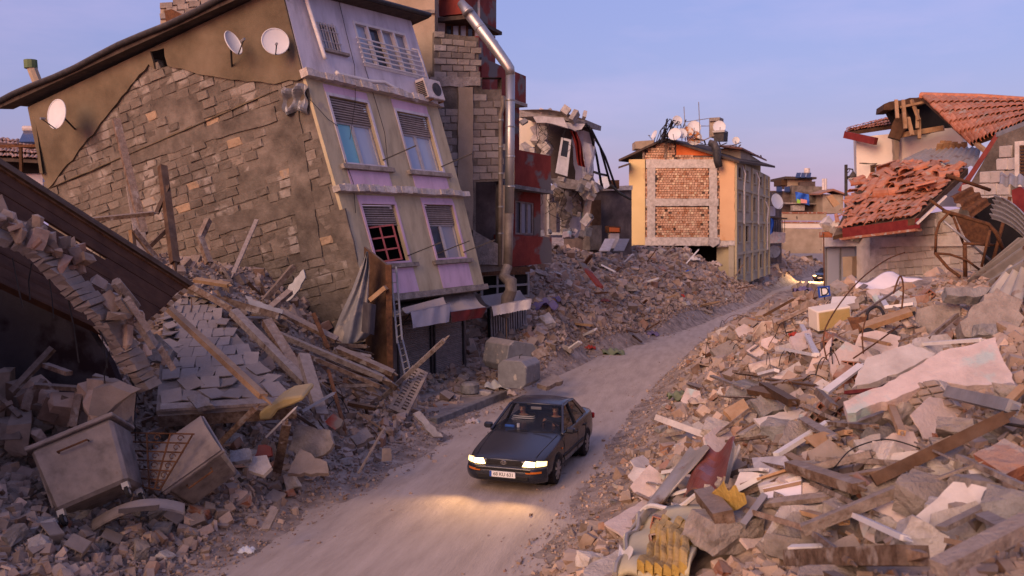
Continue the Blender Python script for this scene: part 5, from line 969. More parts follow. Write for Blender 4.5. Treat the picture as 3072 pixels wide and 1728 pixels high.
for yy in (-1.23, 1.235):
    k = MB(); k.tube([(-1.2, yy, .30), (-.62, yy, .30)], .345, 24); k.tube([(.62, yy, .30), (1.2, yy, .30)], .345, 24); o = k.build('cutter', 'car_trim', None, fix=True); cut.append(o)
    m_ = body.modifiers.new('b', 'BOOLEAN'); m_.object = o; m_.operation = 'DIFFERENCE'; m_.solver = 'EXACT'
bpy.context.view_layer.update(); evalmesh(body, cut); body.data.transform(Matrix.Translation(-cc) @ CARM); body.parent = CAR
if not body.data.materials: body.data.materials.append(M['car_paint'])
body.data.polygons.foreach_set('use_smooth', [True] * len(body.data.polygons))
sn = bpy.data.meshes
for yy, s_ in ((-1.23, -1), (-1.23, 1), (1.235, -1), (1.235, 1)):
    x = .74 * s_; w = MB(); w.tube([(x - .085, yy, .295), (x - .07, yy, .295), (x + .07, yy, .295), (x + .085, yy, .295)], [.26, .295, .295, .26], 24); wh = cb(w, 'wheel', 'tyre', smooth=False)
    w = MB(); w.tube([(x + s_ * .075, yy, .295), (x + s_ * .088, yy, .295)], .205, 24); cb(w, 'rim', 'car_trim', wh)
    w = MB(); 
    for k in range(9): a = 6.283 * k / 9; w.beam((x + s_ * .094, yy + .04 * math.cos(a), .295 + .04 * math.sin(a)), (x + s_ * .090, yy + .195 * math.cos(a), .295 + .195 * math.sin(a)), .05, .012, up=V((1, 0, 0)))
    w.tube([(x + s_ * .086, yy, .295), (x + s_ * .10, yy, .295)], .05, 12); cb(w, 'spoke_set', 'alloy', wh)
    w = MB(); w.tube([(x - s_ * .35, yy, .30), (x - s_ * .12, yy, .30)], .34, 20); cb(w, 'wheel_well', 'car_trim')
# greenhouse
def bow(x, y0, k): return y0 + k * (x / .7) ** 2
w = MB(); w.grid(lambda u, v: (lambda x: (x, -.06 + 1.0 * v + (.10 * (x / .56) ** 2) * (1 - v) - .06 * (x / .56) ** 2 * v, 1.335 + .035 * math.sin(math.pi * min(max(v, .06), .94)) + .03 * (1 - (x / .56) ** 2)))(-.56 + 1.12 * u), 14, 12, (0, 0, -.03)); cb(w, 'roof', 'car_paint', smooth=True, fix=True)
w = MB(); w.grid(lambda u, v: (lambda x: (x * (1 - .20 * v), (-.82 + .14 * (x / .70) ** 2) * (1 - v) + (-.05 + .10 * (x / .70) ** 2) * v, .905 + .025 * (1 - (x / .7) ** 2) + (.435 - .0 * v) * v))(-.70 + 1.40 * u), 12, 6); cb(w, 'windscreen', 'windscreen', smooth=True)
w = MB(); w.grid(lambda u, v: (lambda x: (x * (1 - .18 * v), (1.46 - .14 * (x / .68) ** 2) * (1 - v) + (.93 - .06 * (x / .68) ** 2) * v, .955 + .02 * (1 - (x / .68) ** 2) + .39 * v))(.68 - 1.36 * u), 12, 6); cb(w, 'rear_window', 'side_glass', smooth=True)
for s_ in (-1, 1):
    P_ = lambda y, z: (s_ * (.775 - .20 * max(0, (z - .9)) / .44), y, z)
    for nm, pts, t_ in (('a_pillar', [P_(-.70, .89), P_(.02, 1.335)], .045), ('b_pillar', [P_(.36, .90), P_(.40, 1.345)], .06), ('roof_rail', [P_(.02, 1.325), P_(.45, 1.342), P_(.90, 1.325)], .035), ('belt_rail', [P_(-.70, .885), P_(.3, .90), P_(1.34, .935)], .035)):
        w = MB()
        for i in range(len(pts) - 1): w.beam(pts[i], pts[i + 1], .05, t_, up=V((0, -.6, 1)))
        cb(w, nm, 'car_paint' if nm != 'b_pillar' else 'car_trim', bevel=.01)
    w = MB(); w.prism([V(P_(1.44, .955)), V(P_(1.20, .945)), V(P_(.80, 1.335)), V(P_(.96, 1.338))], V((-s_ * .05, 0, 0))); cb(w, 'c_pillar', 'car_paint', fix=True)
    for nm, pts in (('front_side_window', [P_(-.66, .91), P_(.34, .915), P_(.38, 1.335), P_(.02, 1.325)]), ('rear_side_window', [P_(.40, .915), P_(1.22, .945), P_(.86, 1.325), P_(.43, 1.335)])):
        w = MB(); w.add([V(p) - V((s_ * .012, 0, 0)) for p in pts], [(0, 1, 2, 3)]); cb(w, nm, 'side_glass')
    w = MB(); w.box((s_ * .90, -.52, .94), (.19, .10, .13)); mr = cb(w, 'mirror', 'car_paint', bevel=.035); w = MB(); w.box((s_ * .90, -.466, .94), (.15, .012, .09)); cb(w, 'mirror_glass', 'chrome', mr); w = MB(); w.beam((s_ * .80, -.52, .90), (s_ * .86, -.52, .91), .05, .04); cb(w, 'mirror_arm', 'car_trim', mr)
    w = MB(); w.beam((s_ * .845, -.85, .47), (s_ * .845, .88, .47), .02, .05); cb(w, 'side_moulding', 'car_trim')
    for y0 in (-.74, .38, 1.12): w = MB(); w.beam((s_ * .836, y0, .24), (s_ * .832, y0, .84), .012, .008, up=V((1, 0, 0))); cb(w, 'door_seam', 'car_trim')
    for y0 in (.22, 1.0): w = MB(); w.box((s_ * .842, y0, .76), (.03, .16, .03)); cb(w, 'door_handle', 'car_trim')
    w = MB(); w.box((s_ * .843, -.95, .66), (.012, .06, .03)); cb(w, 'side_indicator', 'amber')
    fy = lambda x: -2.185 + .215 * max(0, (abs(x) - .50) / .3) ** 2
    w = MB(); w.grid(lambda u, v: (s_ * (.38 + .24 * u + .05 * v * (1 - u)), fy(.38 + .24 * u) + .035 * v, .55 + .095 * v - .012 * u * v), 8, 4, (0, .03, 0)); cb(w, 'headlight', 'lens', fix=True)
    w = MB(); w.grid(lambda u, v: (s_ * (.64 + .16 * u), fy(.64 + .16 * u) + .03 * v, .548 + (.105 - .03 * u) * v), 6, 3, (0, .03, 0)); cb(w, 'corner_light', 'corner_lens', fix=True)
    w = MB(); w.grid(lambda u, v: (s_ * (.46 + .28 * u), fy(.46 + .28 * u) - .045, .425 + .035 * v), 6, 1, (0, .02, 0)); cb(w, 'bumper_indicator', 'amber', fix=True)
    w = MB(); w.box((s_ * .66, 2.12, .74), (.26, .08, .13)); cb(w, 'tail_light', 'red_lens', bevel=.02)
    ld = bpy.data.lights.new('headlamp', 'SPOT'); ld.energy = 62; ld.color = (1.0, .62, .27); ld.spot_size = R(120); ld.spot_blend = 1.0; ld.shadow_soft_size = .07
    lo_ = bpy.data.objects.new('headlamp_light', ld); link(lo_, CAR); p = CARM @ V((s_ * .52, -2.25, .60)); d = (CARM.to_3x3() @ V((s_ * .08 - .16, -1, -.03))); lo_.location = p - cc; lo_.rotation_euler = d.to_track_quat('-Z', 'Y').to_euler()
w = MB(); w.box((0, -2.150, .60), (.70, .03, .085)); gr = cb(w, 'grille', 'car_trim')
for k in range(3): w = MB(); w.box((0, -2.168, .575 + .025 * k), (.68, .008, .008)); cb(w, 'grille_bar', 'dark_metal', gr)
el = lambda rx, rz, cz: [(rx * math.cos(6.283 * k / 20), -2.176, cz + rz * math.sin(6.283 * k / 20)) for k in range(21)]
w = MB(); w.tube(el(.055, .036, .60), .006, 5); w.tube(el(.020, .034, .60), .005, 5); w.tube(el(.038, .016, .615), .005, 5); cb(w, 'emblem', 'chrome', gr)
def bump_pt(u, v):
    x = -.80 + 1.6 * u; z = .22 + .30 * v; return (x * (1 + .02 * math.sin(3.14 * v)), fy(x) - .035 * math.sin(min(3.14, .6 + 2.6 * v)) + .07 * (1 - v) ** 3, z)
w = MB(); w.grid(bump_pt, 32, 10, (0, .10, 0)); bp_ = cb(w, 'front_bumper', 'car_paint', smooth=True, fix=True)
w = MB(); w.box((0, -2.226, .475), (1.10, .02, .045)); cb(w, 'bumper_slot', 'car_trim', bp_); w = MB(); w.box((0, -2.214, .325), (1.02, .03, .085)); cb(w, 'air_intake', 'car_trim', bp_, bevel=.01)
w = MB(); w.box((0, -2.240, .385), (.52, .012, .112)); np_ = cb(w, 'number_plate', 'sign_white'); w = MB(); w.box((-.238, -2.248, .385), (.04, .004, .108)); cb(w, 'plate_band', 'sign_blue', np_)
me = text_mesh('68 KU 631', .095, 'sign_black', 'plate_lettering', .002); inst('plate_lettering', me, CARM @ Matrix.Translation((.02, -2.2475, .383)) @ Matrix.Rotation(math.pi / 2, 4, 'X') @ Matrix.Diagonal((.98, 1, 1, 1)), np_)
w = MB(); w.box((0, 2.14, .50), (1.40, .14, .22)); cb(w, 'rear_bumper', 'car_paint', bevel=.04)
for p in ((-.35, -.86), (.20, -.88)): w = MB(); w.beam((p[0], p[1] + .03, .925), (p[0] + .42, p[1] - .0, .945), .018, .012); cb(w, 'wiper', 'car_trim')
for x0 in (-.02, -.62): pass
for s_ in (-1, 1): w = MB(); w.beam((s_ * .70, -.80, .895), (s_ * .60, -2.02, .705), .010, .006); cb(w, 'bonnet_seam', 'car_trim')
# cabin
w = MB(); w.grid(lambda u, v: (-.70 + 1.4 * u, -.72 + .30 * v, .87 + .03 * math.sin(3.14 * v)), 6, 4, (0, 0, -.25)); cb(w, 'dashboard', 'seat', fix=True)
w = MB(); w.box((0, .40, .30), (1.5, 2.1, .12)); cb(w, 'cabin_floor', 'seat')
for s_ in (-1, 1):
    w = MB(); w.box((s_ * .37, .16, .50), (.50, .52, .16)); st = cb(w, 'front_seat', 'seat', bevel=.04); w = MB(); w.box((s_ * .37, .46, .78), (.48, .14, .55), (-.2, 0, 0)); cb(w, 'seat_back', 'seat', st, bevel=.04); w = MB(); w.box((s_ * .37, .53, 1.13), (.26, .09, .15)); cb(w, 'headrest', 'seat', st, bevel=.03)
w = MB(); w.box((0, 1.1, .70), (1.3, .18, .6), (-.25, 0, 0)); cb(w, 'rear_seat', 'seat', bevel=.05)
w = MB(); w.tube([(.37 + .18 * math.cos(6.283 * k / 20), -.30 - .06 * math.sin(6.283 * k / 20), .90 + .17 * math.sin(6.283 * k / 20)) for k in range(21)], .016, 6); cb(w, 'steering_wheel', 'car_trim', smooth=True)
w = MB(); w.box((.02, -.06, 1.265), (.24, .03, .065)); cb(w, 'rear_view_mirror', 'grey_metal', bevel=.01)
w = MB(); w.tube([(-.22, -.56, .94), (-.22, -.56, 1.02)], .032, 12); o = cb(w, 'paper_cup', 'sign_white', None); tag(o, 'white paper cup on the dashboard of the dark car', 'cup')
w = MB(); w.tube([(-.50, -.58, .96), (-.30, -.60, .96)], .03, 10); o = cb(w, 'water_bottle', 'cloth_blue', None); tag(o, 'blue bottle lying on the dashboard of the dark car', 'bottle')
# people in the front seats
def skinned(name, J, E, m, parent, root=0, lv=2):
    me = bpy.data.meshes.new(name); me.from_pydata([tuple(CARM @ V(j[0])) for j in J], E, []); o = bpy.data.objects.new(name, me); COL.objects.link(o)
    o.modifiers.new('k', 'SKIN'); s = o.modifiers.new('s', 'SUBSURF'); s.levels = s.render_levels = lv
    if not me.skin_vertices: me.skin_vertices.new()
    for i, j in enumerate(J):
        rr = j[1] if isinstance(j[1], tuple) else (j[1], j[1]); me.skin_vertices[0].data[i].radius = rr; me.skin_vertices[0].data[i].use_root = (i == root)
    evalmesh(o); og = wloc(parent) if parent is not None else CARM @ V((J[0][0][0], J[0][0][1], .38)); o.data.transform(Matrix.Translation(-og))
    o.data.materials.clear(); o.data.materials.append(M[m]); o.data.polygons.foreach_set('use_smooth', [True] * len(o.data.polygons))
    if parent is None: o.location = og
    else: o.parent = parent
    return o
def person(x, label, shirt, hands, hl):
    J = [((x, .26, .60), (.15, .11)), ((x, .30, .76), (.14, .10)), ((x, .30, .92), (.155, .095)), ((x, .27, 1.01), (.058, .058)), ((x, .25, 1.06), (.05, .05)), ((x, .215, 1.11), (.078, .088)), ((x, .22, 1.20), (.080, .095)), ((x, .23, 1.255), (.045, .05)), ((x, .125, 1.135), (.016, .018))]
    E = [(0, 1), (1, 2), (2, 3), (3, 4), (4, 5), (5, 6), (6, 7), (5, 8)]
    for s_, h in zip((-1, 1), hands):
        k = len(J); el_ = V((x + s_ * .25, .12, .72)) if h[2] > .8 else V((x + s_ * .24, .16, .68)); h = V(h); J += [((x + s_ * .18, .29, .93), .062), (tuple(el_), .045), (tuple(el_.lerp(h, .85)), .032), (tuple(h), (.036, .02))]; E += [(2, k), (k, k + 1), (k + 1, k + 2), (k + 2, k + 3)]
        hand = k + 3; dr_ = (h - el_).normalized()
        for q_ in range(4): kk = len(J); o_ = V((.0, -.02, .028 - .018 * q_)); J += [(tuple(h + dr_ * .045 + o_), .011), (tuple(h + dr_ * (.085 - .008 * abs(q_ - 1)) + o_ + V((-s_ * .03, 0, -.008))), .009)]; E += [(hand, kk), (kk, kk + 1)]
        kk = len(J); J += [(tuple(h + V((-s_ * .035, -.01, .03))), .011), (tuple(h + V((-s_ * .06, -.02, .045))), .009)]; E += [(hand, kk), (kk, kk + 1)]
        k = len(J); J += [((x + s_ * .10, .10, .60), .085), ((x + s_ * .11, -.26, .60), .06), ((x + s_ * .11, -.34, .38), .05)]; E += [(0, k), (k, k + 1), (k + 1, k + 2)]
    J = [((j[0][0], j[0][1], j[0][2] + (.04 if j[0][2] > .62 else 0)), j[1]) for j in J]; o = skinned('person', J, E, 'skin', None); tag(o, label, 'person')
    T = [((x, .27, .55), (.20, .16)), ((x, .30, .74), (.20, .155)), ((x, .30, .91), (.215, .15)), ((x, .285, .995), (.10, .095))]; TE = [(0, 1), (1, 2), (2, 3)]
    for s_, h in zip((-1, 1), hands):
        k = len(T); el_ = V((x + s_ * .25, .12, .72)) if h[2] > .8 else V((x + s_ * .24, .16, .68)); T += [((x + s_ * .19, .29, .925), .105), (tuple(el_), .078)]; TE += [(2, k), (k, k + 1)]
        if hl: T += [(tuple(el_.lerp(V(h), .75)), .046)]; TE += [(k + 1, k + 2)]
    T = [((j[0][0], j[0][1], j[0][2] + .035), j[1]) for j in T]; skinned('shirt', T, TE, shirt, o)
    hp = MB(); hp.grid(lambda u, v: (x + .094 * math.cos(6.283 * u) * math.sin(.2 + 1.35 * v), .245 - .012 + .112 * math.sin(6.283 * u) * math.sin(.2 + 1.35 * v) + .01, 1.225 + .10 * math.cos(.2 + 1.35 * v) + .02 * math.sin(6.283 * u) - (.05 * v if math.sin(6.283 * u) > .1 else -.03 * v)), 20, 6, None); cb(hp, 'hair', 'hair', o, smooth=True)
    for s_ in (-1, 1): e = MB(); e.tube([(x + s_ * .032, .118, 1.205), (x + s_ * .032, .130, 1.205)], .012, 8); cb(e, 'eye', 'hair', o)
    e = MB(); e.box((x, .122, 1.125), (.045, .012, .010)); cb(e, 'mouth', 'red_lens', o)
    for s_ in (-1, 1): e = MB(); e.box((x + s_ * .034, .120, 1.230), (.036, .010, .007)); cb(e, 'eyebrow', 'hair', o)
    return o
person(-.37, 'passenger in a striped black and white top sitting in the dark car', 'shirt_stripe', ((-.46, -.08, .64), (-.28, -.08, .64)), 0)
person(.37, 'driver in a dark shirt with one hand on the steering wheel', 'shirt_dark', ((.25, -.24, 1.0), (.50, -.22, .92)), 1)
# second car far up the road, seen through dust
fc = onz(2478, 842); FC = empty('distant_car', tuple(fc), 'small distant car with one bright headlight coming down the road', 'car')
def copy_tree(o, parent):
    for ch in list(o.children):
        c = ch.copy()
        if ch.type == 'LIGHT': c.data = ch.data.copy(); c.data.energy = 900; c.rotation_euler.x -= .0
        link(c, parent); c.matrix_parent_inverse = Matrix.Identity(4); copy_tree(ch, c)
copy_tree(CAR, FC)
FC.rotation_euler = (0, 0, -.30)
# ------------------------------------------------------------ left side: wooden ceiling, broken vault, tiled slab, bins, posts
def opx(px, py, Y=None): return at(px, py, Y) if Y else on(px, py)
WP = empty('wooden_ceiling_panel', tuple(at(300, 900, 16.5)), 'huge dark brown plank ceiling panel fallen at a slant', 'panel')
wp = Q(at(-160, 760, 13.3), at(383, 1020, 15.8), at(-140, 420, 14.8), at(556, 862, 17.6))
for k in range(9):
    v0, v1 = k / 9 + .003, (k + 1) / 9 - .003; e = rnd.uniform(-.01, .012)
    if k == 6:
        for a, c in ((0, .33), (.66, 1 + e)): b = MB(); wp.box(b, a, c, v0, v1, -.04, 0); b.build('plank', 'plank_dark', WP)
        b = MB(); wp.box(b, .33, .66, v0, v0 + .07, -.04, 0); b.build('plank', 'plank_dark', WP)
    else: b = MB(); wp.box(b, 0, 1 + e, v0, v1, -.04, rnd.uniform(0, .012)); b.build('plank', 'plank_dark', WP)
for v0, v1, d0, d1, m in ((1.0, 1.06, -.1, .10, 'timber_dark'), (.985, 1.0, -.02, .05, 'rust'), (-.05, 0, -.08, .04, 'plank_dark')): b = MB(); wp.box(b, 0, 1.01, v0, v1, d0, d1); b.build('edge_rail', m, WP)
for k in range(8): u = .62 + .05 * k; b = MB(); wp.box(b, .998, 1.02, k / 8 + .02, k / 8 + .09, -.05, .03); b.build('end_batten', 'timber_raw', WP)
# broken vault
VA = empty('broken_vault', tuple(at(200, 1200, 13.6)), 'broken curved masonry vault with a ribbed underside hanging over a dark room', 'vault')
ctr = [(-120, 690, 12.2), (0, 722, 12.6), (70, 742, 12.9), (130, 790, 13.1), (200, 862, 13.4), (262, 925, 13.6), (305, 975, 13.8), (350, 1040, 14.0), (400, 1118, 14.2), (438, 1175, 14.4)]
cp3 = [at(*c) for c in ctr]
for i in range(len(cp3) - 1):
    a, c = cp3[i], cp3[i + 1]; d = (c - a).normalized(); nrm = V((0, -1, 0)); up_ = nrm.cross(d); up_ = up_ if up_.z > 0 else -up_; wv = .13 + .02 * math.sin(i * 2.1)
    for k in range(4):
        p, q_ = a.lerp(c, k / 4), a.lerp(c, (k + .94) / 4); e = rnd.uniform(-.015, .02); b = MB(); b.hexa([p - up_ * wv, q_ - up_ * wv, q_ - up_ * (wv - .02) + V((0, .42, .02)), p - up_ * (wv - .02) + V((0, .42, .02)), p + up_ * (wv * .55 + e) + V((0, e, 0)), q_ + up_ * (wv * .55 + e) + V((0, e, 0)), q_ + up_ * wv + V((0, .42, .02)), p + up_ * wv + V((0, .42, .02))]); b.v = [p_ + V((rnd.uniform(-.02, .02), rnd.uniform(-.03, .03), rnd.uniform(-.02, .02))) for p_ in b.v]; b.build('vault_brick', 'arch_soffit', VA, fix=True)
rk = [rock_mesh('rubble_stone', 500 + k, 'rubble', 12, .7) for k in range(8)]
for k in range(46):
    i = rnd.random() * (len(cp3) - 1.01); p = cp3[int(i)].lerp(cp3[int(i) + 1], i - int(i)); s_ = rnd.uniform(.14, .34); inst('loose_stone', rk[k % 8], Matrix.Translation(p + V((rnd.uniform(-.1, .2), rnd.uniform(0, .9), rnd.uniform(.16, .34)))) @ Euler((k, 2 * k, 3 * k)).to_matrix().to_4x4() @ Matrix.Diagonal((s_ * 1.3, s_, s_ * .7, 1)), VA)
for k in range(6):
    p = cp3[5 + k % 4] + V((.30 + rnd.uniform(-.05, .15), rnd.uniform(.1, .5), .22)); d = (cp3[min(9, 6 + k % 4)] - cp3[5 + k % 4]).normalized(); b = MB(); b.beam(p - d * .22, p + d * rnd.uniform(.15, .4), .16, .10, roll=rnd.random()); b.build('loose_board', 'timber_dusty', VA)
b = MB(); b.box((-10.2, 11.6, 2.5), (.5, 8.4, 5.4)); b.build('unseen_shade_wall', 'beige_wall', VA)  # added wall out of view, keeps the sun off the vault room
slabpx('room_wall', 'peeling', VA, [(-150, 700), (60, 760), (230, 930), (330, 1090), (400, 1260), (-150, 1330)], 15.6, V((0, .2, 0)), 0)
slabpx('hanging_plaster', 'arch_soffit', VA, [(265, 1245), (280, 1165), (330, 1155), (395, 1180), (345, 1215), (310, 1250)], 13.9, V((.1, .12, .05)), 8, 2)
for k in range(26):
    px = rnd.uniform(-20, 400); py = rnd.uniform(1080, 1300) if px > 200 else rnd.uniform(1150, 1320); s_ = rnd.uniform(.25, .7); inst('fallen_stone', rk[k % 8], Matrix.Translation(at(px, py, rnd.uniform(14.2, 15.2))) @ Euler((k, 2 * k, 3 * k)).to_matrix().to_4x4() @ Matrix.Diagonal((s_ * 1.3, s_, s_ * .8, 1)), VA)
for k in range(9):
    i = 1 + k * .85; p = cp3[int(i)].lerp(cp3[min(9, int(i) + 1)], i - int(i)) - V((0, -.3, .25)); b = MB(); q_ = p + V((rnd.uniform(-.3, .3), .1, -rnd.uniform(.3, 1.1))); b.tube([p, p.lerp(q_, .5) + V((rnd.uniform(-.1, .1), 0, 0)), q_], .012, 4); b.build('hanging_wire', 'cable', VA)
for k in range(8):
    p = at(rnd.uniform(-20, 330), rnd.uniform(1120, 1290), rnd.uniform(13.8, 14.6)); b = MB(); b.beam(p, p + V((rnd.uniform(-1.2, 1.2), rnd.uniform(-.3, .5), rnd.uniform(-.2, .7))), .12, .07, roll=rnd.random()); b.build('broken_lath', 'timber', VA)
# tiled floor slab
TS = empty('tiled_floor_slab', tuple(at(700, 1210, 16.2)), 'collapsed floor slab covered with loose pale square tiles', 'slab')
ts = Q(at(480, 1222, 15.9), at(884, 1198, 16.4), at(500, 868, 22.2), at(600, 868, 22.8))
b = MB(); ts.box(b, -.03, 1.0, 0, 1, -.30, -.06); b.build('slab_core', 'arch_soffit', TS); b = MB(); ts.box(b, 0, 1, -.006, .03, -.07, -.02); b.build('edge_board', 'timber_dusty', TS)
b = MB(); ts.box(b, -.02, 1.0, -.01, 0, -.36, -.14); b.build('edge_beam', 'timber', TS)
M['floor_tile'] = mat('floor_tile', [(.20, .155, .13), (.29, .225, .19)], ns=4, bump=.4, rv=.25, dust=.5)
tb = MB(); tb.box((0, 0, 0), (1, 1, 1)); tme = tb.mesh('floor_tile', 'floor_tile'); x_ = (ts.b - ts.a).normalized(); y_ = ts.n.cross(x_)
nt_ = 0
for j in range(12):
    for i in range(6):
        u, v = (i + .5) / 6, .03 + (j + .5) / 12.5
        if rnd.random() < .16: continue
        big = .5 + .9 * v; sx = (ts.b - ts.a).length * (1 - v) / 6 + (ts.e - ts.c).length * v / 6; jt = 1.0 if (i < 1 or i > 4 or j > 9 or j < 2) else .2
        inst('floor_tile', tme, Matrix.Translation(ts.P(u, v, -.04 + abs(rnd.gauss(0, .03)) * jt)) @ Matrix((x_, y_, ts.n)).transposed().to_4x4() @ Euler((rnd.gauss(0, .12) * jt, rnd.gauss(0, .12) * jt, rnd.gauss(0, .35) * jt)).to_matrix().to_4x4() @ Matrix.Diagonal((sx * .96, .56 * .95, .02, 1)), TS); nt_ += 1
# rubbish containers
M['bin_dark'] = mat('bin_dark', [(.06, .05, .055), (.10, .085, .085)], ns=3, bump=.1, rough=.6, dust=.6)
def container(px, py, Y, R_, label, lid_open, sc_=1.0):
    c = at(px, py, Y); t = empty('rubbish_container', tuple(c - V((0, 0, .6))), label, 'rubbish bin', 'rubbish containers'); Mx = Matrix.Translation(c) @ R_.to_4x4()
    def cb_(mb, nm, m, par=t, **k): mb.v = [Mx @ p for p in mb.v]; return mb.build(nm, m, par, **k)
    w, d, h = .68 * sc_, .52 * sc_, .55 * sc_
    b = MB(); b.hexa([V((-w * .88, -d * .82, -h)), V((w * .88, -d * .82, -h)), V((w * .88, d * .82, -h)), V((-w * .88, d * .82, -h)), V((-w, -d, h)), V((w, -d, h)), V((w, d, h)), V((-w, d, h))]); bd = cb_(b, 'body', 'bin_metal', bevel=.05)
    b = MB(); b.hexa([V((-w - .05, -d - .05, h)), V((w + .05, -d - .05, h)), V((w + .05, d + .05, h)), V((-w - .05, d + .05, h)), V((-w - .05, -d - .05, h + .07)), V((w + .05, -d - .05, h + .07)), V((w + .05, d + .05, h + .07)), V((-w - .05, d + .05, h + .07))]); cb_(b, 'top_rim', 'bin_metal', bevel=.015)
    if lid_open: b = MB(); b.grid(lambda u, v: (-w * 1.03 + 2.06 * w * u, d + .10 + .30 * v, h + .05 + .62 * v - .1 * v * v), 6, 5, (0, .03, .02)); cb_(b, 'lid', 'bin_dark', fix=True)
    else: b = MB(); b.grid(lambda u, v: (-w * 1.05 + 2.1 * w * u, -d * 1.08 + 2.16 * d * v, h + .08 + .16 * math.sin(math.pi * min(max(v, .02), .98)) ** .6), 8, 10, (0, 0, -.03)); cb_(b, 'lid', 'bin_metal', fix=True)
    for k in range(3): b = MB(); b.beam((-w * .93 - .02, -.25 + .25 * k, -h * .8), (-w - .015, -.25 + .25 * k, h * .85), .05, .03, up=V((1, 0, 0))); cb_(b, 'side_rib', 'bin_metal')
    b = MB(); b.tube([(-.22, -d - .02, .28), (-.22, -d - .10, .28), (.22, -d - .10, .28), (.22, -d - .02, .28)], .016, 6); cb_(b, 'handle', 'rust')
    for sx in (-1, 1):
        for sy in (-1, 1):
            x, y = sx * w * .78, sy * d * .7; b = MB(); b.box((x, y, -h - .05), (.10, .10, .10)); cs = cb_(b, 'caster', 'grey_metal'); b = MB(); b.tube([(x - .025, y, -h - .15), (x + .025, y, -h - .15)], .095, 14); cb_(b, 'wheel', 'tyre', cs); b = MB(); b.tube([(x - .03, y, -h - .15), (x + .03, y, -h - .15)], .05, 10); cb_(b, 'hub', 'grey_metal', cs)
    return t
RY = lambda a, ax_: Matrix.Rotation(R(a), 3, ax_)
container(275, 1408, 13.6, RY(-27, 'Y') @ RY(-20, 'X') @ RY(14, 'Z'), 'tipped dusty rubbish container showing its casters and open dark lid', True, .9)
container(592, 1400, 14.6, RY(-17, 'Y') @ RY(48, 'X') @ RY(24, 'Z'), 'dusty rubbish container with closed rounded lid pitched forward beside a window grille', False, .74)
bmp = empty('car_bumper', tuple(at(420, 1580, 12.9)), 'grey plastic panel like a car bumper lying under the rubbish containers', 'bumper')
b = MB(); b.grid(lambda u, v: at(275 + 275 * u, 1560 - 52 * u + 36 * (2 * u - 1) ** 2 - 34 * v, 13.2 - .35 * math.sin(3.14 * u) + .28 * v * v), 16, 5, (0, .06, -.02)); b.build('shell', 'bin_metal', bmp, fix=True); b = MB(); b.grid(lambda u, v: at(355 + 120 * u, 1541 - 12 * u - 14 * v, 12.80), 4, 2, (0, .04, 0)); b.build('slot', 'bin_dark', bmp, fix=True)
gl = empty('window_grille', tuple(at(480, 1470, 14)), 'rusty wrought iron window grille leaning between the two rubbish containers', 'grille')
gq = Q(at(430, 1462, 13.9), at(480, 1470, 13.6), at(365, 1298, 14.3), at(583, 1302, 13.9))
for k in range(7): b = MB(); b.tube([gq.P(0, k / 6), gq.P(1, k / 6)], .013, 5); b.build('bar', 'rust', gl)
for u in (.02, .35, .68, .98): b = MB(); b.tube([gq.P(u, 0), gq.P(u, 1)], .016, 5); b.build('upright', 'rust', gl)
for k in range(6):
    for u in (.5, .84): b = MB(); p = gq.P(u, (k + .5) / 6); b.tube([p + V((.06 * math.cos(a) * (1 - a / 9), 0, .06 * math.sin(a) * (1 - a / 9))) for a in [j * .8 for j in range(8)]], .008, 4); b.build('scroll', 'rust', gl)
# torn sheet, board wall, rusty post, ladder
TP = empty('torn_tarpaulin', tuple(at(1060, 1030, 24.2)), 'torn grey striped tarpaulin hanging beside the rusty post', 'tarpaulin')
def tarp(u, v):
    l = np.interp(v, [0, .2, .45, .7, .9, 1], [1098, 1082, 1055, 1018, 998, 1010]); r_ = np.interp(v, [0, .2, .45, .7, .9, 1], [1104, 1108, 1106, 1108, 1116, 1090]); y = np.interp(v, [0, .2, .45, .7, .9, 1], [755, 800, 870, 950, 1005, 1030])
    return at(l + (r_ - l) * u, y + 8 * math.sin(u * 5) * v, 24.6 - .5 * math.sin(u * 3.1) * v + .10 * math.sin(u * 16 + v * 5))
b = MB(); b.grid(tarp, 22, 26, (0, .02, 0)); b.build('sheet', 'tarp', TP, smooth=True, fix=True)
b = MB(); b.grid(lambda u, v: at(1090 + 38 * u - 6 * v, 905 + 90 * v + 10 * u, 24.0 - .3 * math.sin(3 * u)), 8, 8, (0, .02, 0)); b.build('folded_flap', 'bin_dark', TP, fix=True)
BW = empty('board_partition', tuple(at(1130, 1140, 25)), 'tall dark board partition standing behind the tarpaulin', 'partition')
bq = Q(at(1098, 1130, 25.4), at(1172, 1150, 24.6), at(1092, 740, 25.6), at(1166, 800, 24.8)); b = MB(); bq.box(b, 0, 1, 0, 1, -.08, 0); b.build('sheet', 'timber_dark', BW)
b = MB(); b.beam(at(1166, 795, 24.6), at(1172, 1155, 24.4), .16, .14, up=V((0, 1, 0))); o = b.build('rusty_post', 'rust'); tag(o, 'rusty square steel post standing upright beside the ladder', 'post')
b = MB(); b.beam(at(1112, 900, 24.5), at(1158, 862, 24.4), .2, .12); b.build('cross_brace', 'timber_raw', BW)
LD = empty('ladder', tuple(at(1215, 1150, 24.6)), 'grey metal ladder leaning against the pink and yellow front', 'ladder')
segs = [((1172, 800), (1192, 1030), (1188, 800), (1206, 1020)), ((1192, 1020), (1222, 1160), (1206, 1015), (1240, 1150))]
for a, c, e, f in segs:
    for p, q_ in ((a, c), (e, f)): b = MB(); b.beam(at(*p, 25.0), at(*q_, 24.5), .05, .035); b.build('rail', 'grey_metal', LD)
    for k in range(7): t_ = (k + .5) / 7; b = MB(); b.tube([at(*a, 25.0).lerp(at(*c, 24.5), t_), at(*e, 25.0).lerp(at(*f, 24.5), t_)], .016, 6); b.build('rung', 'grey_metal', LD)
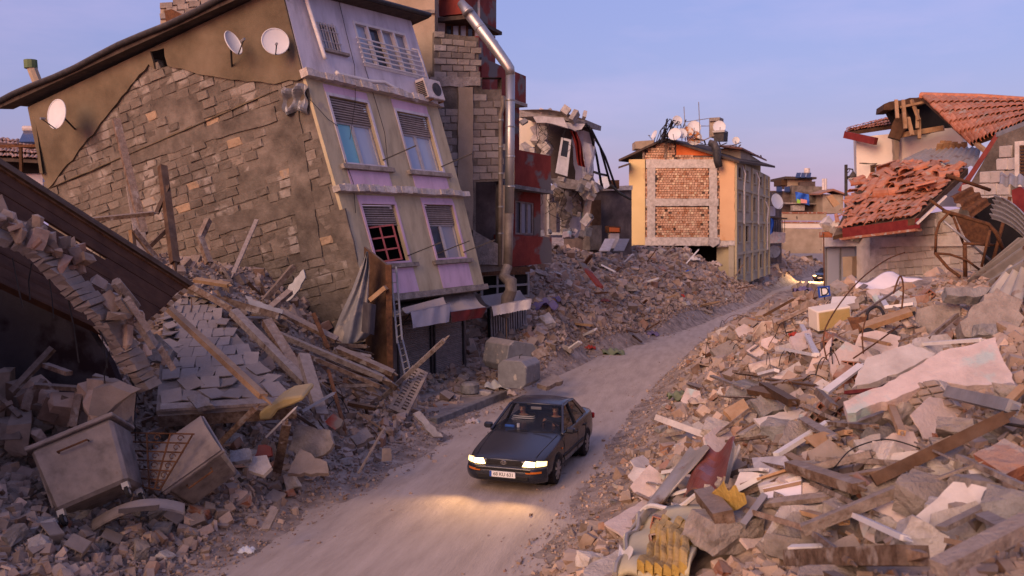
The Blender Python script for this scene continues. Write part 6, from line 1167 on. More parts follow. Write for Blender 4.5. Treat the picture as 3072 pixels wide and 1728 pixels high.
# louvre shutter leaf leaning at the kerb
LV = empty('louvre_shutter', tuple(at(1220, 1260, 22.8)), 'loose wooden louvre shutter leaf propped on the rubble before the roller shutters', 'shutter')
lq = Q(at(1165, 1225, 22.6), at(1222, 1250, 22.3), at(1238, 1098, 23.6), at(1285, 1120, 23.3)); b = MB(); frame_bars(lq, b, 0, 1, 0, 1, .09, -.03, .03, 2, 1); b.build('frame', 'timber_dusty', LV)
for k in range(13):
    for u0 in (.08, .55): b = MB(); v = .06 + k * .068; lq.box(b, u0, u0 + .36, v, v + .035, -.02, .02); b.build('slat', 'timber_dusty', LV)
# chamfered grey tanks
def octank(px, py, Y, yaw, label, roll=0, s=1.0):
    c = at(px, py, Y); t = empty('metal_tank', tuple(c - V((0, 0, .5))), label, 'tank', 'grey tanks by the shop'); rm = Matrix.Rotation(R(yaw), 3, 'Z') @ Matrix.Rotation(R(roll), 3, 'Y'); w, h, d, k = .52 * s, .46 * s, .62 * s, .17 * s
    oc = [(-w + k, -h), (w - k, -h), (w, -h + k), (w, h - k), (w - k, h), (-w + k, h), (-w, h - k), (-w, -h + k)]; b = MB(); b.prism([c + rm @ V((x, -d, z)) for x, z in oc], rm @ V((0, 2 * d, 0))); b.build('shell', 'tank_metal', t, fix=True, bevel=.02)
    b = MB(); b.prism([c + rm @ V((x * .97, -d - .012, z * .97)) for x, z in oc], rm @ V((0, .010, 0))); b.build('end_plate', 'tank_metal', t, fix=True); b = MB(); b.tube([c + rm @ V((0, 0, h)), c + rm @ V((.02, 0, h + .10)), c + rm @ V((.09, .03, h + .13))], .012, 5); b.build('valve', 'dark_metal', t); return t
octank(1558, 1116, 26.6, -24, 'dented grey chamfered metal tank lying at the roadside', 0, .88); octank(1528, 1066, 28.2, 35, 'dusty chamfered metal tank tipped behind the roadside one', 12, 1.05)
# stump of blocks, kerb, litter bags
SB = empty('block_stump', tuple(on(1410, 1205)), 'short stump of round and square stone blocks on the pavement', 'stump')
p = on(1410, 1203); b = MB(); b.box(p + V((0, 0, .1)), (.62, .5, .24), (0, 0, .3)); b.build('block', 'concrete', SB, bevel=.03); b = MB(); b.tube([p + V((0, 0, .22)), p + V((0, 0, .26)), p + V((0, 0, .5)), p + V((0, 0, .56))], [.22, .28, .28, .2], 12); b.build('block', 'concrete_grey', SB); b = MB(); b.box(p + V((.45, .1, .15)), (.42, .35, .3), (0, .1, -.2)); b.build('block', 'concrete_pale', SB, bevel=.03)
ka, kb_ = onz(1300, 1268, .1), onz(1512, 1184, .1); b = MB(); b.beam(ka, kb_, .22, .26); o = b.build('kerb', 'concrete_grey', bevel=.02); tag(o, kind='structure')
pv = MB(); n_ = V((-(kb_ - ka).y, (kb_ - ka).x, 0)).normalized(); pv.hexa([ka + n_ * .1 - V((0, 0, .1)), kb_ + n_ * .1 - V((0, 0, .1)), kb_ + n_ * 3 - V((0, 0, .1)), ka + n_ * 2.6 - V((0, 0, .1)), ka + n_ * .1 + V((0, 0, .085)), kb_ + n_ * .1 + V((0, 0, .085)), kb_ + n_ * 3 + V((0, 0, .085)), ka + n_ * 2.6 + V((0, 0, .085))]); tag(pv.build('pavement', 'ground'), kind='structure')
# old tiled roof house glimpsed at the far edge behind the gable
OH = empty('old_roofed_house', tuple(at(60, 560, 40)), 'low house with old red tiled roof beyond the tilted gable', 'building')
wallq('wall', 'facade_white', OH, (-40, 470), (128, 470), (128, 640), (-40, 640), 40, 40, -3); wallq('painted_dark_opening', 'void', OH, (-40, 440), (125, 476), (125, 520), (-40, 520), 39.8, 39.8, -.1); A, B, C, D = at(-60, 408, 42), at(125, 430, 42), at(-60, 470, 38.5), at(125, 480, 38.5); deck(OH, A, B, C, D, 'roof_dark'); tile_patch(OH, A, B, C, D, 16, 5, TO_, jit=.1)  # opening is a near-black plate, its shade put into the colour
A, B, C, D = at(-60, 418, 35), at(95, 440, 35), at(-60, 436, 33.8), at(150, 432, 33.8); deck(OH, A, B, C, D, 'rust', .1, 'porch_roof')
for px in (142, 62): b = MB(); b.beam(at(px, 432, 33.9), at(px + 4, 600, 33.9), .1, .1); b.build('porch_post', 'timber_dark', OH)
b = MB(); q = Q(at(56, 425, 41), at(106, 425, 41), at(72, 392, 42.5), at(106, 392, 42.5)); q.box(b, 0, 1, 0, 1, -.1, 0); b.build('solar_panel', 'panel_blue', OH); b = MB(); b.tube([at(70, 386, 42.6), at(108, 386, 42.6)], .14, 8); b.build('solar_tank', 'plaster_white', OH)

# ------------------------------------------------------------ added building out of view, put there to shade the near left
NB = empty('unseen_shade_building', (-12, 4, 0), 'added unseen concrete building left of the view that shades the near rubble', 'building')
nq = Q(V((-18, 7.5, 0)), V((-10.0, 5.0, 0)), V((-18, 7.5, 8.4)), V((-10.0, 5.0, 8.4))); b = MB(); nq.wall(b, [(.12, .32, .42, .62), (.45, .65, .42, .62), (.78, .92, .42, .62), (.12, .32, .75, .92), (.45, .65, .75, .92)], -.3, 0); b.build('wall', 'beige_wall', NB)
b = MB(); nq.box(b, 0, 1, 0, 1, -4.2, -3.9); b.build('rear_wall', 'concrete', NB)
for v in (.36, .70, .98): b = MB(); nq.box(b, .01, .99, v, v + .03, -3.9, -.31); b.build('floor_deck', 'concrete', NB)
# ------------------------------------------------------------ rubble: loose stone stuff, then countable pieces
def hull_arrays(k, n=8, flat=.75):
    me = rock_mesh('tmp', 900 + k, None, n, flat); me.calc_loop_triangles(); v = np.array([tuple(p.co) for p in me.vertices]); f = np.array([tuple(t.vertices) for t in me.loop_triangles]); bpy.data.meshes.remove(me); return v, f
HA = [hull_arrays(k, 8 + (k % 3 == 0), (.8, .45, .95)[k % 3]) for k in range(10)]
bx = np.array([(-.5, -.5, -.5), (.5, -.5, -.5), (.5, .5, -.5), (-.5, .5, -.5), (-.5, -.5, .5), (.5, -.5, .5), (.5, .5, .5), (-.5, .5, .5)]) * np.array([1.6, .35, .12]); bf = np.array([(0, 2, 1), (0, 3, 2), (4, 5, 6), (4, 6, 7), (0, 1, 5), (0, 5, 4), (1, 2, 6), (1, 6, 5), (2, 3, 7), (2, 7, 6), (3, 0, 4), (3, 4, 7)])
HA.append((bx, bf)); HA.append((bx * np.array([.7, 2.2, 1.2]), bf))
def scatter(name, x, y, size, m, label=None, lift=.15, splinter=.12):
    z = Hn(x, y); k_ = keep_clear(x, y, z); x, y, z, size = x[k_], y[k_], z[k_], size[k_]; N = len(x); vs = []; fs = []; off = 0
    ty = np.where(nrs.rand(N) < splinter, 10 + nrs.randint(0, 2, N), nrs.randint(0, 10, N))
    for t, (v, f) in enumerate(HA):
        I = np.where(ty == t)[0]
        if not len(I): continue
        a = nrs.rand(len(I), 3) * 6.283; 
        if t >= 10: a[:, :2] = nrs.normal(0, .25, (len(I), 2))
        ca, sa = np.cos(a), np.sin(a); Rx = np.zeros((len(I), 3, 3)); 
        cx, cy, cz, sx, sy, sz = ca[:, 0], ca[:, 1], ca[:, 2], sa[:, 0], sa[:, 1], sa[:, 2]
        Rx[:, 0, 0] = cy * cz; Rx[:, 0, 1] = sx * sy * cz - cx * sz; Rx[:, 0, 2] = cx * sy * cz + sx * sz; Rx[:, 1, 0] = cy * sz; Rx[:, 1, 1] = sx * sy * sz + cx * cz; Rx[:, 1, 2] = cx * sy * sz - sx * cz; Rx[:, 2, 0] = -sy; Rx[:, 2, 1] = sx * cy; Rx[:, 2, 2] = cx * cy
        sc = size[I][:, None] * nrs.uniform(.7, 1.3, (len(I), 3)); P = np.einsum('nij,nkj->nki', Rx, v[None] * sc[:, None, :]) + np.stack([x[I], y[I], z[I] + size[I] * lift], 1)[:, None, :]
        vs.append(P.reshape(-1, 3)); fs.append((f[None] + (np.arange(len(I)) * len(v))[:, None, None]).reshape(-1, 3) + off); off += len(I) * len(v)
    vs = np.concatenate(vs); fs = np.concatenate(fs); me = bpy.data.meshes.new(name); me.vertices.add(len(vs)); me.vertices.foreach_set('co', vs.ravel()); me.loops.add(len(fs) * 3); me.loops.foreach_set('vertex_index', fs.ravel().astype(np.int32)); me.polygons.add(len(fs)); me.polygons.foreach_set('loop_start', np.arange(0, len(fs) * 3, 3, dtype=np.int32)); me.update(calc_edges=True); me.polygons.foreach_set('use_smooth', np.zeros(len(fs), dtype=bool)); me.update(); me.materials.append(M[m])
    o = mesh_obj(name, me); tag(o, label, None, None, 'stuff'); return o
HERO = [[(2440, 846), (2504, 846), (2504, 908), (2440, 908)], [(2560, 815), (2798, 815), (2798, 868), (2560, 868)], [(1850, 1640), (1935, 1580), (2140, 1528), (2150, 1590), (2090, 1740), (1850, 1740)], [(2040, 1500), (2115, 1340), (2205, 1325), (2222, 1370), (2180, 1470)], [(2254, 1378), (2356, 1362), (2404, 1440), (2400, 1560), (2318, 1578), (2285, 1480)], [(2690, 1160), (2815, 1148), (2872, 1240), (2765, 1252)], [(2430, 930), (2545, 915), (2545, 970), (2450, 1000)]]
def free(px, py): return not any(inside((px, py), h) for h in HERO)
def keep_clear(x, y, z):
    dx, dy, dz = x, y, z - CAMZ; dep = dy * FW.y + dz * FW.z; px = 1536 + F * dx / dep; py = 864 - F * (dy * UP.y + dz * UP.z) / dep; ok = np.ones(len(x), bool)
    for h in HERO:
        c = np.zeros(len(x), bool); j = len(h) - 1
        for i in range(len(h)):
            (xi, yi), (xj, yj) = h[i], h[j]; c ^= ((yi > py) != (yj > py)) & (px < (xj - xi) * (py - yi) / (yj - yi + 1e-9) + xi); j = i
        ok &= ~c
    return ok
def dd_of(x, y): return np.maximum(edge_x(LE, y) - x, x - edge_x(RE, y))
def sample(n, x0, x1, y0, y1, dmin=.0, pw=1.0):
    u = nrs.rand(n * 6); y = (y0 ** (1 - pw) + u * (y1 ** (1 - pw) - y0 ** (1 - pw))) ** (1 / (1 - pw)) if pw != 1 else y0 * (y1 / y0) ** u
    x = nrs.uniform(x0, x1, n * 6); pxx = 1536 + x / y * F; d = dd_of(x, y); ok = (d > dmin) & (pxx > -500) & (pxx < (3900 if x1 > 13 else 3230)); return x[ok][:n], y[ok][:n]
def psize(n, lo, hi, a=1.6): u = nrs.rand(n); return (lo ** -a + u * (hi ** -a - lo ** -a)) ** (-1 / a)
def near_edge(x, y, s): d = dd_of(x, y); return s * np.clip(.35 + d * .7, .3, 1)
# ---- landmark phrases used in labels
LMK = [('the dark car', cc), ('the roadside grey tank', at(1558, 1112, 26.6)), ('the louvre shutter', at(1220, 1200, 22.8)), ('the rubbish containers', at(430, 1420, 14)), ('the tiled slab edge', at(800, 1230, 16.5)), ('the torn tarpaulin', at(1060, 1000, 24)), ('the brick gable foot', at(800, 900, 26)), ('the plank ceiling panel', at(500, 900, 18)), ('the broken vault', at(200, 900, 13.5)), ('the steel flue foot', at(1520, 950, 32.5)), ('the red house', at(1620, 800, 37)), ('the torn-open building', at(1700, 740, 48)), ('the yellow building void', at(2040, 760, 68)), ('the yellow building corner', at(2200, 860, 66)), ('the D sign', at(2470, 880, 33)), ('the clear plastic sheet', at(2680, 840, 25)), ('the twisted rusty frame', at(2880, 830, 21)), ('the long folded sheet', at(3000, 880, 16)), ('the cracked grey slab', at(2800, 960, 18)), ('the broad pink wall slab', at(2850, 1100, 13)), ('the broken cabinet', at(2480, 960, 22)), ('the bent mattress', at(2290, 1000, 24)), ('the dark red hood', at(2140, 1420, 14)), ('the yellow insulation panel', at(2000, 1600, 12)), ('the flat-topped boulder', at(2170, 1650, 11)), ('the white foam board', at(2320, 1420, 13)), ('the long dark beam', at(2800, 1370, 10)), ('the pale bottom beam', at(2900, 1680, 7)), ('the hollow brick slab', at(2790, 1190, 12)), ('the road edge above the car', at(1990, 1180, 27)), ('the pale channel bar', at(2060, 1290, 17))]
LMK += [(n_, on(*q_)) for n_, q_ in (('the rounded pale lump', (2665, 1395)), ('the knobbly boulder', (2770, 1500)), ('the red brick boulder', (3020, 1410)), ('the blocky concrete piece', (2615, 1262)), ('the thick weathered beam', (2560, 1690)), ('the torn orange card', (2470, 1320)), ('the grey cement bag', (2330, 1290)), ('the pale round boulder', (2752, 1625)), ('the patterned cushion', (2320, 1100)), ('the dark stub beam', (2335, 1190)), ('the black netting', (2640, 1040)), ('the upright white frame bar', (2428, 1030)), ('the grey edge block', (3035, 1560)), ('the foam-board beam', (2480, 1435)), ('the flat dusty board', (1900, 1540)), ('the green cloth', (2040, 1195)), ('the brown render slab', (930, 1330)), ('the grey plastic panel', (420, 1560)), ('the bottom picture corner', (60, 1700)), ('the pointed flat plate', (930, 1400)), ('the dented metal board', (880, 860)), ('the stout dusty post', (940, 1200)), ('the kerb blocks', (1350, 1150)), ('the purple blanket', (1630, 930)), ('the dark red board', (1770, 830)), ('the green cloth heap', (1840, 1065)), ('the broad brown chunk', (1890, 870)), ('the cream sheet', (2080, 785)))]
def near(p): return min(LMK, key=lambda l: (l[1] - p).length)[0]
CNAME = {'concrete': 'grey-brown', 'concrete_pale': 'pale', 'concrete_grey': 'grey', 'plaster_white': 'white plastered', 'plaster_pink': 'pinkish', 'brick_red': 'red brick', 'rubble': 'dusty', 'timber': 'brown', 'timber_raw': 'raw yellow-brown', 'timber_dark': 'dark', 'timber_dusty': 'dust-grey', 'white_paint': 'white painted', 'rubble_dark': 'shaded', 'arch_soffit': 'buff'}
# ---- detailed rocks
def fine_rock(seed, m, n=16, flat=.8, lv=2, amp=.045):
    me = rock_mesh('boulder', seed, None, n, flat); bm = bmesh.new(); bm.from_mesh(me); bmesh.ops.subdivide_edges(bm, edges=bm.edges, cuts=3, use_grid_fill=True); r = random.Random(seed); o = r.uniform(0, 50)
    from mathutils import noise
    for v in bm.verts: p = v.co * 5 + V((o, o, o)); v.co += v.co.normalized() * (noise.noise(p) * amp + noise.noise(p * 2.6) * amp * .6 + noise.noise(p * 6) * amp * .3)
    bm.to_mesh(me); bm.free(); me.materials.append(M[m]); return me
RM = {m: [fine_rock(700 + i * 7 + j, m, 9 + j % 2, .85, 2, .06) for j in range(5)] for i, m in enumerate(('concrete', 'concrete_pale', 'concrete_grey', 'brick_red', 'arch_soffit'))}
def sizew(s): return 'large' if s > .75 else 'small' if s < .38 else 'medium'
def boulder(px, py, wpx, m='concrete', label=None, asp=(1, .9, .8), Y=None, rot=None, name='concrete_chunk', sink=.18, group='broken concrete chunks'):
    if label: HERO.append([(px - wpx * .42, py - wpx * asp[2] * .4), (px + wpx * .42, py - wpx * asp[2] * .4), (px + wpx * .42, py + wpx * asp[2] * .38), (px - wpx * .42, py + wpx * asp[2] * .38)])
    p = at(px, py, Y) if Y else on(px, py + wpx * asp[2] * .30); s = wpx / F * p.y; me = RM[m][rnd.randrange(5)]; o = inst(name, me, Matrix.Translation(p + V((0, 0, s * asp[2] * (.5 - sink)))) @ Euler(rot or (rnd.uniform(-.5, .5), rnd.uniform(-.5, .5), rnd.uniform(0, 6.28))).to_matrix().to_4x4() @ Matrix.Diagonal((s * asp[0], s * asp[1], s * asp[2], 1)))
    sh = 'flat' if asp[2] < .58 else 'narrow' if asp[1] < .75 else 'blocky'
    return tag(o, label or f'{sizew(s)} {sh} {CNAME[m]} concrete chunk near {near(p)}', 'concrete chunk', group if label else 'scattered concrete chunks')
def slab(pts, m, label, nrm=(-.1, -.45, .85), th=.14, lift=.10, name='fallen_plate', cat='slab', Y=None, rag=.10, amp=.03, parent=None, group=None, hero=True):
    if hero: HERO.append(list(pts))
    c = V((sum(p[0] for p in pts) / len(pts), sum(p[1] for p in pts) / len(pts))); n = V(nrm).normalized(); p0 = (at(c[0], c[1], Y) if Y else on(c[0], c[1], lift)) + V((0, 0, lift)); P3 = [onplane(*p, p0, n) for p in pts]; out_ = []
    for i in range(len(P3)):
        a, b_ = P3[i], P3[(i + 1) % len(P3)]; k = max(1, int((b_ - a).length / rag)); k = min(k, 14)
        for j in range(k):
            q_ = a.lerp(b_, j / k)
            if j and amp: q_ += (V((rnd.uniform(-1, 1), rnd.uniform(-1, 1), rnd.uniform(-1, 1))).cross(n)) * amp
            out_.append(q_)
    b = MB(); b.prism(out_, -n * th); o = b.build(name, m, parent, fix=True)
    if parent is None: tag(o, label, cat, group)
    return o
def plank(a, c, w, h, m, label=None, Ya=None, Yc=None, lift=.06, name='loose_timber', cat='timber', group='loose timbers', roll=None, spl=True):
    p = at(*a, Ya) if Ya else on(*a, lift) + V((0, 0, lift)); q_ = at(*c, Yc) if Yc else on(*c, lift) + V((0, 0, lift)); b = MB(); d = q_ - p; n = 4; x = d.cross(V((0, 0, 1))).normalized()
    mid = p.lerp(q_, .5) + V((0, 0, rnd.uniform(-.01, .02) * d.length)); rl = rnd.uniform(-.4, .4) if roll is None else roll
    b.beam(p, q_, w, h, roll=rl)
    if spl: b.beam(q_ - d * .02, q_ + d.normalized() * min(.3, d.length * .08), w * .45, h * .7, roll=rl, taper=.3)
    o = b.build(name, m, None); L = d.length; return tag(o, label or f"{'long' if L > 2.2 else 'short' if L < 1.1 else 'mid-length'} {CNAME.get(m, '')} timber near {near(p.lerp(q_, .5))}", cat, group)
# ---- right pile: the pieces one can pick out
slab([(2530, 1205), (2686, 1137), (2807, 1064), (2986, 1011), (3047, 1156), (2902, 1158), (2807, 1142), (2690, 1194), (2542, 1240)], 'plaster_pink', 'broad pinkish wall slab with mint paint patches on the roadside pile', (-.25, -.55, .8), .16, .45)
slab([(2602, 1072), (2731, 1030), (2807, 1061), (2693, 1121), (2553, 1167)], 'plaster_white', 'white plastered wall slab above the broad pinkish one', (-.25, -.6, .8), .14, .42)
slab([(2750, 928), (2872, 901), (2886, 966), (2853, 1004), (2804, 1030), (2748, 996)], 'concrete', 'cracked grey concrete slab facing the road near the hilltop of rubble', (-.3, -.9, .45), .3, .1, Y=16.4)
slab([(2895, 1010), (2880, 965), (2915, 920), (2990, 863), (3070, 900), (3060, 975)], 'concrete', 'large rough concrete slab beside the cracked one', (-.2, -.9, .5), .35, .1, Y=15.0, amp=.05)
slab([(2836, 862), (2975, 862), (2960, 880), (2921, 892), (2842, 884)], 'concrete_grey', 'thick grey slab laid flat across the top of the cracked concrete', (0, -.7, .7), .22, .1, Y=16.2)
o = MB(); o.grid(lambda u, v: onplane(2566 + 226 * u, 864 - 44 * v * (1 - .5 * abs(2 * u - 1)) + 6 * math.sin(u * 9), on(2690, 850) + V((0, 0, .15)), V((0, -.75, .65)).normalized()) + V((0, 0, .06 * math.sin(u * 13 + v * 3))), 26, 10, (0, 0, -.02)); o = o.build('plastic_sheet', 'plastic_sheet', fix=True, smooth=True); tag(o, 'crumpled clear plastic sheet spread on top of the rubble', 'plastic sheet')
def obox(px, py, w, d, h, rot, m, name, label, cat, Y=None, bev=.02, open_=None):
    p = at(px, py, Y) if Y else on(px, py); b = MB(); rm = Euler(rot).to_matrix(); t = empty(name, tuple(p), label, cat); c = p + V((0, 0, h * .45))
    b.box(c, (w, d, h), rm); b.build('carcass', m, t, bevel=bev)
    b = MB(); b.box(c + rm @ V((0, -d / 2 - .01, 0)), (w * .9, .03, h * .86), rm); b.build('front_panel', open_ or m, t, bevel=.01); return t
obox(2488, 985, .85, .5, .5, (.15, -.15, .1), 'cream', 'broken_cabinet', 'broken cream cabinet lying on its side amid the rubble', 'cabinet', open_='foam')
slab([(2496, 890), (2565, 888), (2583, 905), (2534, 922), (2492, 916)], 'white_paint', 'smooth white board below the D sign', (0, -.6, .8), .04, .25, 'white_board', 'board', amp=0)
for a, c, l in (((2405, 977), (2450, 1068), 'upright white window frame bar beside the broken cabinet'), ((2344, 1049), (2443, 1066), 'level white window frame bar touching the upright one'), ((2640, 890), (2660, 925), 'short white frame bar below the plastic sheet'), ((2655, 928), (2740, 915), 'white sill bar above the rusty beam'), ((2328, 1369), (2484, 1270), 'long white frame bar pointing up from the foam board'), ((2260, 1130), (2330, 1118), 'white slat near the patterned cushion'), ((2204, 1495), (2284, 1432), 'white grooved frame bar behind the dark red hood')): plank(a, c, .10, .06, 'white_paint', l, lift=.28, name='window_frame_bar', cat='frame bar', group='white window frame bars', spl=False)
slab([(2432, 1087), (2496, 1011), (2490, 1080), (2462, 1114), (2416, 1133)], 'plaster_pink', 'leaning buff wall piece against red hollow bricks', (-.4, -.8, .5), .14, .15)
slab([(2314, 1133), (2397, 1083), (2411, 1110), (2314, 1146)], 'concrete_pale', 'flat pale board piece below the patterned cushion', (-.1, -.7, .7), .05, .18, amp=0)
M['mat_pat'] = mat('mat_pat', [(.42, .30, .23), (.60, .47, .38)], ns=9, bump=.2, bs=12)
o = MB(); o.grid(lambda u, v: onplane(2257 + 130 * u - 12 * v, 1121 - 30 * v - 30 * u + 14 * math.sin(3.14 * u) * (1 - v), on(2320, 1100) + V((0, 0, .28)), V((-.1, -.6, .8)).normalized()) + V((0, 0, .12 * math.sin(3.14 * u) * math.sin(3.14 * v))), 12, 8, (0, 0, -.14)); o = o.build('patterned_cushion', 'mat_pat', fix=True, smooth=True); tag(o, 'patterned buff cushion lying on the rubble slope', 'cushion')
o = MB(); o.grid(lambda u, v: onplane(*(lambda t: (np.interp(t, [0, .25, .5, .75, 1], [2252, 2262, 2285, 2325, 2362]), np.interp(t, [0, .25, .5, .75, 1], [1050, 1000, 965, 962, 975])))(u), on(2290, 1010) + V((0, 0, .4)), V((-.2, -.9, .4)).normalized()) + V((.02, .1, -.42 * v + .06 * math.sin(3.14 * v))), 16, 5, (.05, .22, -.02)); o = o.build('bent_mattress', 'mattress', fix=True, smooth=True); tag(o, 'bent beige mattress draped over the edge of the pile by the road', 'mattress')
plank((2583, 985), (2731, 949), .22, .10, 'timber_raw', 'orange-brown painted beam below the plastic sheet', lift=.3, spl=False)
slab([(2542, 952), (2605, 950), (2604, 978), (2565, 1004)], 'rust', 'curled rusty sheet beside the orange-brown beam', (-.2, -.8, .5), .02, .25, 'rusty_sheet', 'metal sheet', amp=0)
o = MB(); o.grid(lambda u, v: onplane(2588 + 105 * u - 20 * v * (1 - u), 990 + 10 * u + 105 * v * (1 - .6 * u), on(2640, 1030) + V((0, 0, .28)), V((-.2, -.8, .6)).normalized()) + V((0, 0, .06 * math.sin(u * 9 + v * 7))), 14, 12, (0, 0, -.03)); o = o.build('black_netting', 'cable', fix=True); tag(o, 'crumpled black netting hanging over the pile below the rusty sheet', 'netting')
# roadside pile, lower part
def fold(P, nm, m, label, cat, nu=14, nv=6, amp=.05, k=7, th=.02): o = MB(); P = [V(p) for p in P]; o.grid(lambda u, v: P[0] * (1 - u) * (1 - v) + P[1] * u * (1 - v) + P[2] * (1 - u) * v + P[3] * u * v + V((0, 0, amp * math.sin(u * k + v * 2.3) + amp * .6 * math.sin(v * 6))), nu, nv, (0, 0, -th)); o = o.build(nm, m, fix=True); return tag(o, label, cat)
lf = lambda px, py, l: on(px, py, l) + V((0, 0, l))
fold([lf(1872, 1622, .12), lf(1985, 1530, .22), lf(2070, 1345, .55), lf(2128, 1345, .6)], 'folded_metal_sheet', 'corrugated', 'long folded dusty metal sheet beside the dark red hood', 'metal sheet', amp=.04)
slab([(1812, 1569), (1963, 1481), (1985, 1505), (1880, 1617)], 'plaster_pink', 'flat dusty board at the road edge by the folded metal sheet', (-.15, -.2, .95), .04, .12, 'fallen_board', 'board', amp=.02)
slab([(1760, 1700), (1900, 1625), (1940, 1665), (1850, 1728), (1750, 1728)], 'concrete_pale', 'flat dusty plate at the bottom road edge below the insulation panel', (-.1, -.2, .95), .06, .15)
M['hood_red'] = mat('hood_red', [(.12, .018, .016), (.21, .042, .03)], ns=3, bump=.15, bs=8, rough=.35, spec=.4, dust=.15)
fold([lf(2050, 1495, .2), lf(2172, 1460, .3), lf(2122, 1345, .6), lf(2205, 1328, .55)], 'dark_red_hood', 'hood_red', 'crushed dark red metal hood standing in the roadside pile', 'metal hood', amp=.09, k=6)
fold([lf(2172, 1462, .4), lf(2190, 1440, .4), lf(2200, 1330, .72), lf(2222, 1350, .65)], 'hood_flange', 'corrugated', 'bent pale flange along the side of the dark red hood', 'metal sheet', amp=.03)
IP = empty('insulation_panel', tuple(on(1990, 1640)), 'torn yellow foam insulation panel in a metal skin', 'insulation panel')
ipq = Q(lf(1862, 1745, .12), lf(2085, 1750, .15), lf(1935, 1570, .14), lf(2140, 1522, .2)); b = MB(); b.grid(lambda u, v: ipq.P(u + .03 * math.sin(v * 9), v + .02 * math.sin(u * 11), .10 + .05 * math.sin(u * 7 + v * 5) + .03 * math.sin(v * 13)), 16, 14, (0, 0, -.08)); b.build('foam_core', 'insul_skin', IP, fix=True, smooth=True)
for k in range(6):
    b = MB(); u = .36 + .105 * k; tp_ = .70 + .07 * math.sin(k * 2.3) - .02 * k
    b.grid(lambda uu, v: ipq.P(u + .10 * uu + .02 * math.sin(v * 8), tp_ * v, .17 + .07 * math.sin(3.14 * uu) * (1 - .3 * v) + .02 * math.sin(v * 19 + k) + .05 * math.sin(u * 7 + v * 5) - (.10 if v == 1 else 0)), 5, 14, (0, 0, -.12)); b.build('foam_rib', 'insul', IP, fix=True)
b = MB(); b.tube([ipq.P(-.01 + .03 * math.sin(v * 9), v, .13 + .05 * math.sin(v * 15)) for v in np.linspace(-.02, 1.02, 14)], .035, 6); b.build('skin_edge', 'corrugated', IP); b = MB(); b.tube([ipq.P(u, 1.0 + .02 * math.sin(u * 11), .15 + .06 * math.sin(u * 8)) for u in np.linspace(-.02, 1.02, 14)], .035, 6); b.build('skin_edge', 'white_paint', IP)
fold([lf(1850, 1728, .12), lf(1880, 1735, .2), lf(1858, 1640, .3), lf(1900, 1660, .35)], 'torn_metal_skin', 'white_paint', 'torn white metal skin curling at the corner of the insulation panel', 'metal sheet', amp=.04)
fold([lf(2120, 1520, .5), lf(2240, 1530, .55), lf(2170, 1470, .7), lf(2215, 1480, .7)], 'foam_scrap', 'insul', 'orange-yellow foam scrap behind the insulation panel', 'foam', amp=.05)
boulder(2172, 1640, 205, 'concrete', 'large flat-topped concrete boulder with a pale top in front', (1, .95, .8), rot=(.05, .05, .4), sink=.05)
FB = empty('foam_board', tuple(on(2325, 1440)), 'thick white foam board with tape and clear wrap', 'board')
fq = Q(lf(2274, 1469, .25), lf(2402, 1437, .25), lf(2254, 1381, .3), lf(2354, 1367, .3)); b = MB(); fq.box(b, 0, 1, 0, 1, -.10, 0); b.build('board', 'plaster_white', FB, bevel=.01)
fq2 = Q(lf(2318, 1575, .05), lf(2402, 1552, .05), lf(2288, 1482, .28), lf(2404, 1446, .28)); b = MB(); fq2.box(b, 0, 1, 0, 1, -.06, 0); b.build('wrapped_side', 'plastic_sheet', FB)
for v in (.30, .86): b = MB(); fq2.box(b, 0, 1, v, v + .10, .002, .01); b.build('tape_strip', 'timber_raw', FB)
plank((1979, 1256), (2143, 1316), .26, .12, 'plaster_white', 'pale dusty channel bar sticking out towards the road', Ya=17.8, Yc=16.4, name='channel_bar', cat='bar', group=None, spl=False)
plank((2112, 1498), (2172, 1578), .22, .14, 'timber', 'short thick brown beam lying across the insulation panel', lift=.55, spl=False)
plank((2294, 1493), (2228, 1588), .07, .07, 'grey_metal', 'grey pipe leaning beside the flat-topped boulder', lift=.35, name='metal_pipe', cat='pipe', group=None, spl=False)
for (px, py, w, m, l, a) in ((2665, 1395, 112, 'concrete_pale', 'rounded pale concrete lump above the long dark beam', (1, 1, 1.1)), (2880, 1300, 165, 'concrete', 'broad rough concrete lump behind the long dark beam', (1, .8, .6)), (2770, 1500, 190, 'concrete', 'big knobbly concrete boulder below the long dark beam', (1, .9, .75)), (2832, 1545, 120, 'concrete_pale', 'pale angular boulder propped before the knobbly one', (1, .9, .8)), (2920, 1490, 135, 'concrete', 'rough boulder with iron stub beside the knobbly one', (.95, .9, .95)), (2752, 1625, 150, 'concrete_pale', 'pale round boulder at the bottom with smooth white side', (1, 1, .9)), (3035, 1560, 190, 'concrete_grey', 'large grey block cut by the picture edge', (.8, 1, 1.1)), (3020, 1410, 175, 'brick_red', 'boulder of red brick masonry at the picture edge', (1, .9, .75)), (2615, 1262, 160, 'concrete', 'blocky concrete piece with flat pale top below the pink slab', (1, .8, .55)), (2700, 1262, 110, 'concrete', 'upright concrete wedge beside the blocky piece', (.7, .7, 1)), (2330, 1290, 100, 'concrete_grey', 'crumpled grey cement bag lump', (1, .8, .7)), (2620, 1545, 70, 'concrete_pale', 'pointed pale chunk above the bottom timber', (1, 1, 1)), (2480, 1470, 80, 'concrete', 'brown chunk at the end of the foam board', (1, .8, .6)), (3010, 1290, 120, 'concrete', 'chunk at the picture edge above the long dark beam', (1, .8, .8)), (2245, 1175, 120, 'concrete_grey', 'grey slab-like chunk under the dark board', (1, .8, .6)), (2150, 1290, 90, 'concrete_pale', 'buff chunk above the pale channel bar', (1, .9, .6))): boulder(px, py, w, m, l, a)
